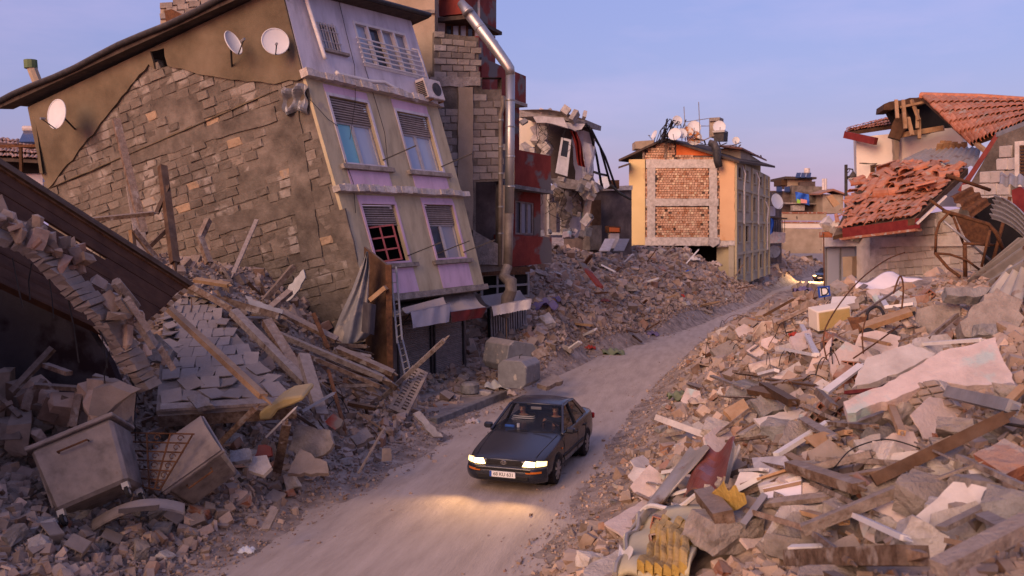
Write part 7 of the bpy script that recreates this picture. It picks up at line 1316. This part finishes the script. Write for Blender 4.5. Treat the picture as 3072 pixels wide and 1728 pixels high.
HB = empty('hollow_brick_slab', tuple(on(2790, 1215)), 'tilted slab of hollow clay bricks below the broad pink slab', 'masonry slab')
hq = Q(lf(2760, 1250, .15), lf(2870, 1240, .15), lf(2690, 1165, .45), lf(2815, 1148, .45)); b = MB(); hq.box(b, 0, 1, 0, 1, -.16, 0); b.build('mortar_bed', 'concrete_pale', HB)
for j in range(4):
    for i in range(3): b = MB(); e = .02; hq.box(b, i / 3 + e, (i + 1) / 3 - e, j / 4 + e, (j + 1) / 4 - e, .0, .045 + rnd.uniform(0, .02)); b.build('brick', 'arch_soffit', HB, bevel=.012)
def hollow_brick(px, py, s, label, rot, m='brick_red', Y=None):
    p = (at(px, py, Y) if Y else on(px, py)) + V((0, 0, .13)); t = empty('hollow_brick', tuple(p), label, 'brick', 'hollow clay bricks'); rm = Euler(rot).to_matrix(); w, h, d = .30 * s, .20 * s, .26 * s; b = MB(); k = .02 * s
    for i in range(4): b.box(p + rm @ V((-w / 2 + w * i / 3, 0, 0)), (k, d, h), rm)
    for j in range(3): b.box(p + rm @ V((0, 0, -h / 2 + h * j / 2)), (w, d, k), rm)
    b.build('clay_web', m, t); return t
for i, (px, py, s) in enumerate(((2500, 1040, 1.1), (2515, 1065, 1.1), (2495, 1075, 1.0), (2780, 905, .9), (2555, 1130, 1.0), (2535, 1150, 1.0), (2560, 1165, 1.0), (2000, 1440, .9), (1985, 1655, .9), (2500, 1255, 1.0), (2450, 1270, 1.0), (1985, 1600, .8))): hollow_brick(px, py, s, f"red hollow brick {['at the top of the leaning cluster', 'in the middle of the leaning cluster', 'at the foot of the leaning cluster', 'beside the cracked grey slab', 'in the upper row by the netting', 'in the middle row by the netting', 'in the lower row by the netting', 'near the road by the red hood', 'near the insulation panel foot', 'above the orange card', 'beside the orange card', 'at the road edge by the flat board'][i]}", (rnd.uniform(-.5, .5), rnd.uniform(-.8, .8), rnd.uniform(-.6, .6)))
for a, c, w, h, m, l in (((2619, 1445), (3014, 1278), .14, .12, 'timber_dark', 'long dark beam running across the boulders at the edge'), ((2372, 1397), (2580, 1472), .15, .11, 'timber', 'brown beam running down from the foam board'), ((2448, 1403), (2615, 1371), .16, .08, 'timber_dusty', 'short dusty beam behind the rounded lump'), ((2408, 1593), (2691, 1483), .10, .10, 'timber_dusty', 'dusty beam rising towards the knobbly boulder'), ((2388, 1695), (2740, 1668), .24, .14, 'timber', 'thick weathered beam lying along the bottom'), ((2815, 1740), (3090, 1598), .13, .09, 'timber_dusty', 'broad pale beam at the bottom corner'), ((2255, 1175), (2340, 1190), .2, .10, 'timber_dark', 'dark board on the slope below the patterned cushion'), ((2290, 1165), (2380, 1215), .16, .12, 'timber_dark', 'dark stub beam pointing down the slope'), ((2205, 1122), (2270, 1128), .14, .06, 'timber', 'flat board near the slope edge'), ((2850, 1190), (3040, 1225), .13, .13, 'grey_metal', 'grey pipe across red bricks at the edge'), ((2540, 1205), (2640, 1170), .08, .05, 'maroon', 'dark red strip along the broad pink slab'), ((2455, 1185), (2500, 1240), .12, .10, 'timber', 'stub of split post standing on the slope'), ((2670, 1218), (2705, 1310), .08, .06, 'timber_raw', 'thin splintered stick on the concrete wedge'), ((2560, 960), (2700, 870), .05, .04, 'timber', 'thin stick leaning towards the plastic sheet'), ((2330, 975), (2440, 918), .12, .08, 'timber', 'brown board pointing up to the D sign'), ((2290, 950), (2380, 900), .10, .08, 'timber_dark', 'dark batten at the crest near the road bend'), ((2135, 1130), (2230, 1165), .10, .05, 'timber_dusty', 'dusty lath by the slope edge')): plank(a, c, w, h, m, l, lift=.36)
slab([(2390, 1728), (2400, 1700), (2700, 1680), (2880, 1660), (2900, 1728)], 'concrete', 'flat concrete plate along the bottom under the thick weathered beam', (0, -.3, .95), .12, .05)
slab([(2412, 1312), (2470, 1294), (2523, 1310), (2518, 1340), (2450, 1346)], 'timber_raw', 'torn orange card sheet in the middle of the slope', (-.1, -.7, .7), .02, .28, 'card_sheet', 'card', amp=0)
slab([(2555, 1205), (2535, 1240), (2545, 1250), (2575, 1228)], 'maroon', 'dark red curled strip beside the blocky concrete piece', (-.3, -.8, .4), .03, .25, 'red_strip', 'strip', amp=0)
for pts, m, l in (([(2000, 1290), (2060, 1262), (2110, 1300), (2050, 1330)], 'concrete_pale', 'buff plate under the pale channel bar'), ([(2250, 1200), (2330, 1165), (2370, 1215), (2290, 1250)], 'concrete_grey', 'grey plate under the dark stub beam'), ([(2260, 1255), (2400, 1225), (2420, 1250), (2290, 1285)], 'plaster_white', 'white plate between the stub beam and the cement bag'), ([(2170, 1230), (2230, 1195), (2260, 1240), (2210, 1285)], 'timber_raw', 'ochre plate above the pale channel bar'), ([(2180, 1160), (2250, 1140), (2260, 1165), (2200, 1185)], 'plaster_pink', 'small buff plate near the upper slope edge'), ([(2370, 1010), (2430, 985), (2440, 1030), (2390, 1060)], 'plaster_pink', 'buff plate behind the white frame bars'), ([(2600, 870), (2680, 862), (2720, 885), (2630, 905)], 'plaster_pink', 'buff plate below the plastic sheet'), ([(2700, 900), (2745, 890), (2750, 935), (2710, 950)], 'concrete_pale', 'pale plate beside the cracked grey slab'), ([(2130, 1050), (2190, 1020), (2230, 1050), (2170, 1090)], 'concrete', 'brown plate at the road edge below the mattress'), ([(2560, 1320), (2640, 1300), (2650, 1340), (2580, 1352)], 'concrete_pale', 'pale plate behind the rounded lump'), ([(2900, 1400), (2985, 1370), (2990, 1420), (2920, 1440)], 'plaster_white', 'white plate under the red brick boulder'), ([(2470, 1640), (2560, 1600), (2590, 1650), (2500, 1680)], 'arch_soffit', 'wood-grained block piece above the thick weathered beam')): slab(pts, m, l, (rnd.uniform(-.3, .1), rnd.uniform(-.8, -.4), .75), rnd.uniform(.05, .14), .2, amp=.025, group='loose plates on the roadside pile')
# iron rods and wires on the right
def wire(pts, r_, label, m='rust', lifts=None, group='bent iron rods'):
    p3 = [(at(*p) if len(p) == 3 else on(*p) + V((0, 0, .05))) for p in pts]; S2 = []
    for i in range(len(p3) - 1):
        a, b_, c, d = p3[max(0, i - 1)], p3[i], p3[i + 1], p3[min(len(p3) - 1, i + 2)]
        for k in range(5): t = k / 5; S2.append(.5 * ((2 * b_) + (c - a) * t + (2 * a - 5 * b_ + 4 * c - d) * t * t + (3 * b_ - a - 3 * c + d) * t ** 3))
    S2.append(p3[-1]); b = MB(); b.tube(S2, r_, 5); o = b.build('iron_rod', m, smooth=True); return tag(o, label, 'iron rod', group)
wire([(2480, 1080, 15.5), (2476, 985, 15.8), (2560, 860, 17), (2650, 785, 18.5), (2715, 757, 19)], .014, 'long thin iron rod arching up past the broken cabinet to the pale wall')
wire([(2700, 965, 17), (2710, 870, 17.3), (2700, 828, 17.4), (2680, 880, 17.2)], .018, 'pair of thin iron rods joined at the top before the plastic sheet')
wire([(2600, 960, 17.5), (2604, 935, 17.6), (2630, 920, 17.7), (2650, 940, 17.5), (2662, 1000, 17.2)], .03, 'thick black hoop bent over the pile', 'cable')
wire([(2590, 1060, 15.5), (2587, 1000, 15.8), (2600, 945, 16)], .014, 'thin rod in front of the black netting'); wire([(2560, 1075, 15), (2640, 1020, 15.5), (2700, 975, 16)], .014, 'straight rod crossing the black netting')
wire([(2740, 935, 17.2), (2748, 960, 17.1), (2735, 1010, 16.8), (2700, 1040, 16.5)], .03, 'thick dark cable looping beside the cracked slab', 'cable')
wire([(2500, 1425), (2510, 1395, 9.3), (2560, 1345, 9.6), (2660, 1318, 9.8), (2760, 1345, 9.6)], .008, 'thin wire curving over the rounded lump', 'cable'); wire([(2470, 1490), (2540, 1492), (2600, 1490)], .014, 'short dark rod beside the foam board', 'cable')
wire([(2915, 1445, 9.0), (2970, 1470, 8.8)], .018, 'iron stub poking from the rough boulder', 'cable'); wire([(2970, 1265, 9.0), (3080, 1280, 8.6)], .016, 'dark rod at the picture edge above the boulders', 'cable')
wire([(2262, 1650, 9.5), (2262, 1590, 9.7), (2280, 1545, 9.9), (2300, 1530, 10)], .007, 'yellow-green cord looping by the flat-topped boulder', 'green_cloth')
for i in range(22):
    px, py = rnd.uniform(2100, 2480), rnd.uniform(870, 1150); p = on(px, py)
    if dd_of(np.array([p.x]), np.array([p.y]))[0] < .3: continue
    a = rnd.uniform(-25, 25); h_ = rnd.uniform(20, 60); wire([(px, py, p.y), (px + a * .3, py - h_ * .6, p.y), (px + a, py - h_, p.y), (px + a * 1.8, py - h_ * .8, p.y)], .010, f'thin bent rod sticking up near {near(p)}', rnd.choice(['rust', 'cable']))
# ---- left pile timbers
TL = [((348, 360), (432, 700), 26.2, 24.6, .2, .16, 'timber', 'long doubled post leaning high on the brick gable'), ((395, 560), (440, 830), 25.6, 23.5, .3, .05, 'timber_dusty', 'broad pale board leaning at the foot of the doubled post'), ((487, 500), (525, 790), 24.8, 23.2, .2, .18, 'timber_dark', 'dark burnt post standing before the brick gable'), ((625, 660), (600, 715), 24.4, 24, .16, .14, 'timber', 'cranked beam piece high against the gable'), ((600, 712), (628, 790), 24, 23.6, .16, .14, 'timber', 'lower half of the cranked beam'), ((400, 690), (480, 790), 22, 22.4, .14, .12, 'timber', 'arm of a broken timber fork'), ((395, 690), (400, 740), 22, 22, .12, .1, 'timber_raw', 'short arm of the broken timber fork'), ((270, 660), (462, 640), 22.5, 23, .14, .10, 'timber', 'level stick against the wall behind the plank panel'), ((470, 640), (505, 560), 24, 24.4, .1, .1, 'timber_dark', 'thin dark stick beside the burnt post'), ((450, 740), (500, 690), 23.4, 23.8, .12, .1, 'timber_dark', 'short dark prop near the burnt post'),
      ((770, 660), (700, 820), 25.6, 23.4, .11, .06, 'timber_dusty', 'long pale lath leaning on the brick gable'), ((880, 800), (790, 905), 25.0, 24.2, .2, .14, 'timber', 'brown beam in front of the dented board'), ((870, 875), (800, 935), 23.4, 22.6, .18, .12, 'timber', 'brown beam crossing below the dented board'), ((560, 870), (840, 950), 22, 21.5, .2, .16, 'timber', 'thick beam along the top of the tiled slab'), ((560, 850), (700, 930), 21.8, 21.4, .18, .14, 'timber', 'beam end at the corner of the plank panel'), ((700, 935), (915, 1150), 20.6, 19.2, .2, .16, 'timber_dusty', 'long dusty beam along the side of the tiled slab'), ((800, 965), (910, 1140), 20.4, 19.4, .22, .18, 'timber', 'thick beam sliding down towards the pile foot'), ((495, 915), (790, 1190), 18.4, 15.6, .16, .10, 'timber_raw', 'orange-brown beam lying diagonally on the tiles'), ((910, 1068), (965, 1250), 19.0, 17.4, .24, .16, 'timber_dusty', 'stout dusty post standing on the pile foot'), ((940, 940), (985, 1045), 22.6, 22.2, .09, .06, 'rust', 'thin rusty stake before the tarpaulin'), ((985, 1110), (1035, 1290), 18.6, 17.4, .06, .05, 'rust', 'thin rusty bar leaning on the pile foot'), ((905, 1235), (1000, 1180), 17.2, 17.6, .12, .05, 'grey_metal', 'bluish metal strip lying across the posts'), ((660, 1330), (770, 1220), 16, 15.6, .14, .10, 'timber', 'beam running under the tiled slab edge'), ((800, 1310), (885, 1225), 16.4, 16, .06, .03, 'white_paint', 'white lath sticking out below the foam piece'),
      ((830, 1420), (860, 1270), 16.4, 15.8, .16, .12, 'timber', 'mossy brown beam beside the brown slab'), ((1150, 1190), (1333, 1020), 23.2, 22.6, .14, .10, 'timber_dusty', 'long plank poking up above the louvre shutter'), ((1010, 1045), (1180, 1120), 22.6, 22.4, .2, .12, 'timber', 'beam sliding down beside the board partition'), ((1060, 1075), (1190, 1165), 23, 22.8, .16, .14, 'timber', 'beam end under the board partition'), ((990, 1035), (1100, 1040), 23.2, 23.4, .18, .10, 'timber', 'level beam below the torn tarpaulin'), ((1000, 1052), (1112, 1075), 23, 23.2, .14, .14, 'timber_dusty', 'round log below the torn tarpaulin'), ((830, 1000), (1150, 1135), 21.8, 21.6, .16, .12, 'timber_dusty', 'very long beam crossing the timber heap'), ((860, 1040), (1140, 1160), 21.0, 21.0, .14, .10, 'timber', 'very long brown plank below the crossing beam'), ((840, 935), (1010, 1020), 22.8, 22.6, .22, .10, 'timber', 'flat beam under the brick gable corner'), ((895, 1375), (935, 1290), 17.0, 17.6, .14, .06, 'white_paint', 'upright white board end on the pile foot'), ((1075, 1420), (1150, 1290), 16.9, 17.6, .05, .03, 'timber_dusty', 'thin pale lath on the pile foot'), ((795, 1590), (825, 1530), 13.6, 14, .14, .04, 'timber_dusty', 'pale split board near the road edge')]
for a, c, ya, yc, w, h, m, l in TL: plank(a, c, w, h, m, l, Ya=ya, Yc=yc)
slab([(845, 885), (910, 808), (916, 832), (880, 890), (860, 905)], 'grey_metal', 'dented grey metal board leaning on the timber heap', (-.3, -.9, .3), .05, .1, 'dented_board', 'metal sheet', Y=24)
slab([(735, 885), (790, 910), (850, 930), (845, 945), (760, 935)], 'grey_metal', 'crumpled grey metal sheet on the timber heap', (-.1, -.7, .6), .03, .1, 'crumpled_sheet', 'metal sheet', Y=22.4)
for k in range(58):   # smaller laths thrown over the heap
    t = rnd.random(); px, py = (rnd.uniform(560, 860), rnd.uniform(800, 960)) if t < .45 else (rnd.uniform(860, 1120), rnd.uniform(980, 1240)); p = on(px, py, .25); a = rnd.gauss(.55, .45); L = rnd.uniform(35, 130); plank((px, py), (px + L * math.cos(a), py + L * math.sin(a)), rnd.uniform(.05, .16), rnd.uniform(.03, .09), rnd.choice(['timber', 'timber', 'timber_dusty', 'timber_dusty', 'timber_raw', 'timber_dark']), None, Ya=p.y - .1, Yc=p.y - rnd.uniform(-.4, .6), group='loose timbers')
# foam piece, slabs and lumps at the foot of the left pile
FP = MB(); FP.prism([at(*p, 16.1) for p in ((778, 1262), (776, 1240), (800, 1222), (850, 1195), (908, 1186), (910, 1200), (870, 1218), (830, 1232), (810, 1260))], V((.05, .7, .12))); o = FP.build('foam_piece', 'foam', fix=True, bevel=.03); tag(o, 'torn olive-yellow foam piece under the edge of the tiled slab', 'foam')
for pts, m, l, Y, n in (([(865, 1350), (890, 1275), (990, 1290), (1000, 1330), (970, 1365), (915, 1378)], 'concrete', 'cracked brown render slab leaning at the pile foot', 16.9, (-.2, -.9, .4)), ([(862, 1420), (900, 1345), (945, 1375), (980, 1385), (985, 1420)], 'arch_soffit', 'pointed flat plate lying at the pile foot near the road', 16.2, (0, -.7, .7)), ([(1240, 1240), (1258, 1232), (1330, 1310), (1300, 1310)], 'concrete_pale', 'long triangular plate leaning at the roadside below the louvre shutter', 21.2, (.3, -.8, .5)), ([(690, 1385), (690, 1350), (750, 1345), (752, 1378)], 'concrete_grey', 'square grey block behind the second rubbish container', 15.2, (-.1, -.6, .8)), ([(745, 1410), (750, 1370), (800, 1365), (815, 1400), (790, 1425)], 'concrete_pale', 'broken pale block next to the square grey one', 15.2, (0, -.7, .7)), ([(760, 1378), (775, 1335), (812, 1340), (815, 1366), (790, 1372)], 'maroon', 'dark red chunk above the broken pale block', 15.8, (0, -.9, .4)), ([(1145, 1385), (1147, 1345), (1172, 1345), (1175, 1382)], 'arch_soffit', 'upright buff brick standing near the road edge', 17.9, (.1, -.95, .2)), ([(560, 1190), (600, 1180), (640, 1215), (590, 1225)], 'concrete', 'brown plate at the corner of the tiled slab', 16, (-.1, -.6, .7)), ([(420, 1020), (470, 1000), (520, 1050), (500, 1090), (440, 1075)], 'concrete_grey', 'grey wedge between the plank panel and the tiled slab', 17, (-.2, -.8, .5)), ([(975, 1265), (1000, 1240), (1030, 1260), (1005, 1290)], 'red_paint', 'red painted chunk beside the rusty bar', 17.2, (0, -.9, .4)), ([(1050, 1310), (1100, 1280), (1120, 1310), (1070, 1335)], 'concrete', 'brown chunk plate below the timber heap', 18.4, (0, -.7, .7)), ([(1590, 1050), (1640, 1042), (1650, 1065), (1605, 1080)], 'timber', 'brown tabletop leaning by the grey tank', 28.0, (.2, -.8, .5)), ([(1612, 1150), (1660, 1120), (1690, 1140), (1640, 1160)], 'timber_dusty', 'dusty board on the ground by the grey tank', 27, (.1, -.3, .9))): slab(pts, m, l, n, rnd.uniform(.08, .16), .12, Y=Y)
for k in range(52):
    t = rnd.random(); px, py = (rnd.uniform(0, 620), rnd.uniform(1530, 1700)) if t < .5 else (rnd.uniform(620, 1080), rnd.uniform(1300, 1520)) if t < .9 else (rnd.uniform(0, 120), rnd.uniform(1230, 1500)); p = on(px, py)
    if dd_of(np.array([p.x]), np.array([p.y]))[0] < .4: continue
    boulder(px, py, rnd.uniform(28, 85), rnd.choice(['concrete', 'concrete', 'concrete_grey', 'arch_soffit', 'concrete_pale', 'brick_red']), None, (1, rnd.uniform(.6, 1), rnd.uniform(.5, .9)), group='chunks at the foot of the slope')
for i, (px, py) in enumerate(((150, 1640), (330, 1660), (520, 1600), (230, 1690))): hollow_brick(px, py, .9, f"{['dusty hollow brick at the bottom corner', 'hollow brick under the grey plastic panel', 'hollow brick below the second container', 'hollow brick at the bottom edge'][i]}", (rnd.uniform(-.5, .5), .5, rnd.uniform(-.6, .6)), 'arch_soffit')
for k in range(16): px, py = rnd.uniform(1260, 1420), rnd.uniform(1130, 1180); boulder(px, py, rnd.uniform(16, 42), rnd.choice(['concrete', 'concrete_grey', 'arch_soffit']), None, (1, .9, .7), group='blocks before the roller shutters', name='stone_block')
# ---- centre slope: bigger lumps, boards, cloth
for k in range(75):
    px = rnd.uniform(1560, 2260); py = rnd.uniform(740, 1090); p = on(px, py)
    if p.y > 72 or p.z < .25 or dd_of(np.array([p.x]), np.array([p.y]))[0] < .6: continue
    boulder(px, py, rnd.uniform(12, 34), rnd.choice(['concrete', 'concrete', 'concrete_pale', 'concrete_grey', 'concrete_pale', 'brick_red']), None, (1, rnd.uniform(.6, 1), rnd.uniform(.4, .9)), group='lumps on the slope below the yellow building')
for k in range(60):
    px = rnd.uniform(1590, 2240); py = rnd.uniform(740, 1080); p = on(px, py)
    if p.y > 72 or p.z < .25: continue
    a = rnd.uniform(-1, 1.2); L = rnd.uniform(18, 62); plank((px, py), (px + L * math.cos(a), py + L * math.sin(a)), rnd.uniform(.06, .22), rnd.uniform(.04, .1), rnd.choice(['timber', 'timber_dusty', 'timber_raw', 'white_paint', 'timber_dark', 'rust']), None, Ya=p.y - .3, Yc=p.y - rnd.uniform(0, 1.2), group='loose timbers')
plank((1745, 790), (1800, 860), .35, .08, 'red_paint', 'long dark red board lying on the rubble slope', Ya=39, Yc=37.5); plank((1805, 795), (1845, 815), .12, .06, 'white_paint', 'white bar above the dark red board', Ya=42, Yc=41.5)
for (px, py, w, m, l) in ((1640, 965, 70, 'concrete_pale', 'big pale flat chunk near the flue foot'), (1620, 820, 45, 'plaster', 'round pale plate standing by the red house'), (1890, 870, 60, 'concrete', 'broad brown chunk in the middle of the slope'), (1700, 1050, 45, 'concrete', 'chunk near the road edge before the tanks'), (1740, 735, 60, 'concrete_pale', 'long pale slab piece below the torn building')): boulder(px, py, w, m if m in RM else 'concrete_pale', l, (1, .6, .5))
def rag(px, py, w, m, label, Y=None):
    p = at(px, py, Y) if Y else on(px, py); s = w / F * p.y; b = MB(); o_ = rnd.uniform(0, 9); b.grid(lambda u, v: p + V(((u - .5) * s * 1.2, (v - .5) * s * .9, s * (.10 + .16 * math.sin(u * 11 + o_) * math.sin(v * 9 + o_) + .20 * math.sin(3.14 * u) * math.sin(3.14 * v)))), 12, 10, (0, 0, -.02)); o = b.build('cloth_heap', m, fix=True, smooth=True); return tag(o, label, 'cloth', 'cloth caught in the rubble')
for a in ((1630, 930, 75, 'cloth_purple', 'purple striped blanket by the end of the slat door'), (1655, 905, 45, 'cloth_purple', 'purple cloth fold above the striped blanket'), (1815, 905, 26, 'maroon', 'dark red cloth in the middle of the slope'), (2040, 890, 24, 'cloth_red', 'bright red cloth on the slope near the road'), (2065, 820, 22, 'cloth_blue', 'blue cloth hanging below the yellow building'), (2080, 785, 34, 'cream', 'cream sheet draped in the heap below the yellow building'), (2105, 770, 30, 'dish_white', 'white bundle under the hanging concrete beam'), (2140, 800, 40, 'mat_pat', 'flowered cloth in the heap beside the white bundle'), (1770, 1050, 28, 'cloth_red', 'red cloth near the road before the tanks'), (1840, 1065, 55, 'green_cloth', 'green and olive cloth heap at the road edge'), (1955, 1010, 36, 'cloth_purple', 'dark bundle at the road edge under the slope'), (2235, 835, 30, 'dish_white', 'white printed sheet by the yellow building corner'), (2385, 1010, 30, 'cloth_red', 'red and white cloth beside the mattress'), (2245, 985, 22, 'cloth_red', 'red cloth scrap at the road edge by the mattress'), (2040, 1195, 60, 'green_cloth', 'dark green crumpled cloth at the pile edge above the car'), (2100, 1220, 55, 'mattress', 'buff sack at the pile edge above the car'), (1490, 1165, 62, 'dish_white', 'white plastic bags dumped at the kerb'), (1530, 1185, 40, 'plaster_pink', 'pinkish paper litter by the white bags'), (1418, 1268, 36, 'plaster_pink', 'pink and white paper on the verge beside the car'), (740, 1660, 40, 'dish_white', 'white litter near the bottom road edge'), (1165, 1280, 34, 'cloth_purple', 'greyish cloth on the pile foot'), (2410, 880, 45, 'cloth_purple', 'dark purple flowered cloth on the pile crest')): rag(*a)
# ---- many more chunks over the right pile
for k in range(240):
    t = rnd.random(); px, py = (rnd.uniform(1760, 2500), rnd.uniform(1150, 1720)) if t < .45 else (rnd.uniform(2350, 3070), rnd.uniform(1150, 1720)) if t < .75 else (rnd.uniform(2120, 3000), rnd.uniform(860, 1150)); p = on(px, py); d = dd_of(np.array([p.x]), np.array([p.y]))[0]
    if d < .25 or not free(px, py): continue
    s = (.15 + .42 * rnd.random() ** 2.0) * min(1, .35 + d * .4); boulder(px, py, s / p.y * F, rnd.choice(['concrete', 'concrete', 'concrete_pale', 'concrete_pale', 'arch_soffit', 'brick_red', 'concrete_grey']), None, (1, rnd.uniform(.6, 1), rnd.uniform(.4, .9)), group='chunks on the roadside pile')
for k in range(105):
    t = rnd.random(); px, py = (rnd.uniform(1900, 2500), rnd.uniform(1150, 1600)) if t < .5 else (rnd.uniform(2350, 3050), rnd.uniform(1180, 1700)) if t < .75 else (rnd.uniform(2120, 2900), rnd.uniform(870, 1150)); p = on(px, py); d = dd_of(np.array([p.x]), np.array([p.y]))[0]
    if d < .4 or not free(px, py): continue
    a = rnd.uniform(-1.1, .9); L = rnd.uniform(.3, 1.0) / p.y * F; plank((px, py), (px + L * math.cos(a), py + L * math.sin(a) * .6), rnd.uniform(.04, .12), rnd.uniform(.02, .07), rnd.choice(['timber', 'timber_dusty', 'timber_raw', 'white_paint', 'timber_dusty', 'timber', 'timber_dark']), None, lift=.26, group='loose timbers')
for k in range(130):
    t = rnd.random(); px, py = (rnd.uniform(1900, 2500), rnd.uniform(1150, 1650)) if t < .5 else (rnd.uniform(2350, 3050), rnd.uniform(1180, 1700)) if t < .72 else (rnd.uniform(2120, 2900), rnd.uniform(870, 1150)); p = on(px, py); d = dd_of(np.array([p.x]), np.array([p.y]))[0]
    if d < .4 or not free(px, py): continue
    r_ = (.12 + .38 * rnd.random() ** 1.6) / p.y * F; n_ = rnd.randint(4, 6); o_ = rnd.uniform(0, 6); pts = [(px + r_ * rnd.uniform(.7, 1.2) * math.cos(o_ + 6.283 * i / n_), py + .75 * r_ * rnd.uniform(.7, 1.2) * math.sin(o_ + 6.283 * i / n_)) for i in range(n_)]; m = rnd.choice(['plaster_white', 'plaster_pink', 'concrete_pale', 'concrete', 'plaster_pink', 'arch_soffit']); slab(pts, m, f'{CNAME[m]} plaster plate near {near(p)}', (rnd.uniform(-.5, .3), rnd.uniform(-.9, -.3), rnd.uniform(.4, .9)), rnd.uniform(.02, .07), .14, 'plaster_plate', 'plate', amp=.012, group='plaster plates on the roadside pile', hero=False)
for k in range(26):
    t = rnd.random(); px, py = (rnd.uniform(2200, 2750), rnd.uniform(900, 1180)) if t < .6 else (rnd.uniform(560, 1100), rnd.uniform(900, 1380)); p = on(px, py, .3); a = rnd.uniform(-30, 30); h_ = rnd.uniform(10, 45); wire([(px, py, p.y), (px + a, py - h_, p.y - .15), (px + 2.2 * a, py - h_ * .6, p.y - .3), (px + 3 * a, py + 10, p.y - .3)], rnd.uniform(.006, .012), f'thin tangled wire lying near {near(p)}', rnd.choice(['rust', 'cable']))
for k in range(12): px = rnd.uniform(1560, 2200); py = rnd.uniform(760, 1000); p = on(px, py); a = rnd.uniform(-20, 20); wire([(px, py, p.y), (px + a, py - 14, p.y - .3), (px + 2 * a, py - rnd.uniform(-10, 20), p.y - .6), (px + 3 * a, py + 8, p.y - .5)], .016, f'thin cable snaking over the slope near {near(p)}', 'cable')
# ---- loose stone stuff, laid last around the big pieces
for nm, n, box, sz, lab, m in (('rubble', 22000, (-11, 1.0, 9.5, 30), (.045, .42), 'small broken stones and mortar covering the slope under the tilted building', 'rubble'), ('rubble', 26000, (.3, 12, 4.5, 40), (.04, .45), 'small broken stones and mortar covering the big roadside pile', 'rubble'), ('rubble', 21000, (-2, 18, 31, 75), (.08, .62), 'broken masonry covering the slope below the yellow building', 'rubble'), ('rubble', 7000, (5.5, 16.8, 5, 40), (.06, .55), 'broken stones and mortar on the far side of the roadside pile', 'rubble'), ('rubble', 2600, (18, 40, 70, 118), (.25, 1.2), 'broken masonry heaped along the far bend of the road', 'rubble')):
    x, y = sample(n, *box, dmin=.0, pw=1.4); s = np.minimum(near_edge(x, y, psize(len(x), *sz, a=1.75)), .016 * y + .04 if sz[1] < .6 else 9); scatter(nm, x, y, s, m, lab)
y = 30 * (75 / 30) ** nrs.rand(9000); x = edge_x(LE, y) - np.abs(nrs.normal(0, 1.7, 9000)) - .05; scatter('rubble', x, y, np.minimum(psize(9000, .05, .34, 1.6), .12 + .2 * (edge_x(LE, y) - x)), 'rubble', 'smaller broken stones along the foot of the slope opposite the roadside pile')
# pebbles and splinters swept onto the road edges and road
u = nrs.rand(5200); y = 11 * (70 / 11) ** u; e = nrs.rand(5200) < .5; q = np.abs(nrs.normal(0, .55, 5200)); x = np.where(e, edge_x(LE, y) + q - .15, edge_x(RE, y) - q + .15); scatter('road_gravel', x, y, psize(5200, .02, .10, 2.0), 'rubble', 'gravel and splinters scattered along both edges of the dusty road', .3, .25)
y = 11 * (60 / 11) ** nrs.rand(700); l, r_ = edge_x(LE, y), edge_x(RE, y); scatter('road_gravel', l + (r_ - l) * nrs.rand(700), y, psize(700, .012, .05, 2.0), 'rubble', 'tiny stones sprinkled over the middle of the dusty road', .3, .25)
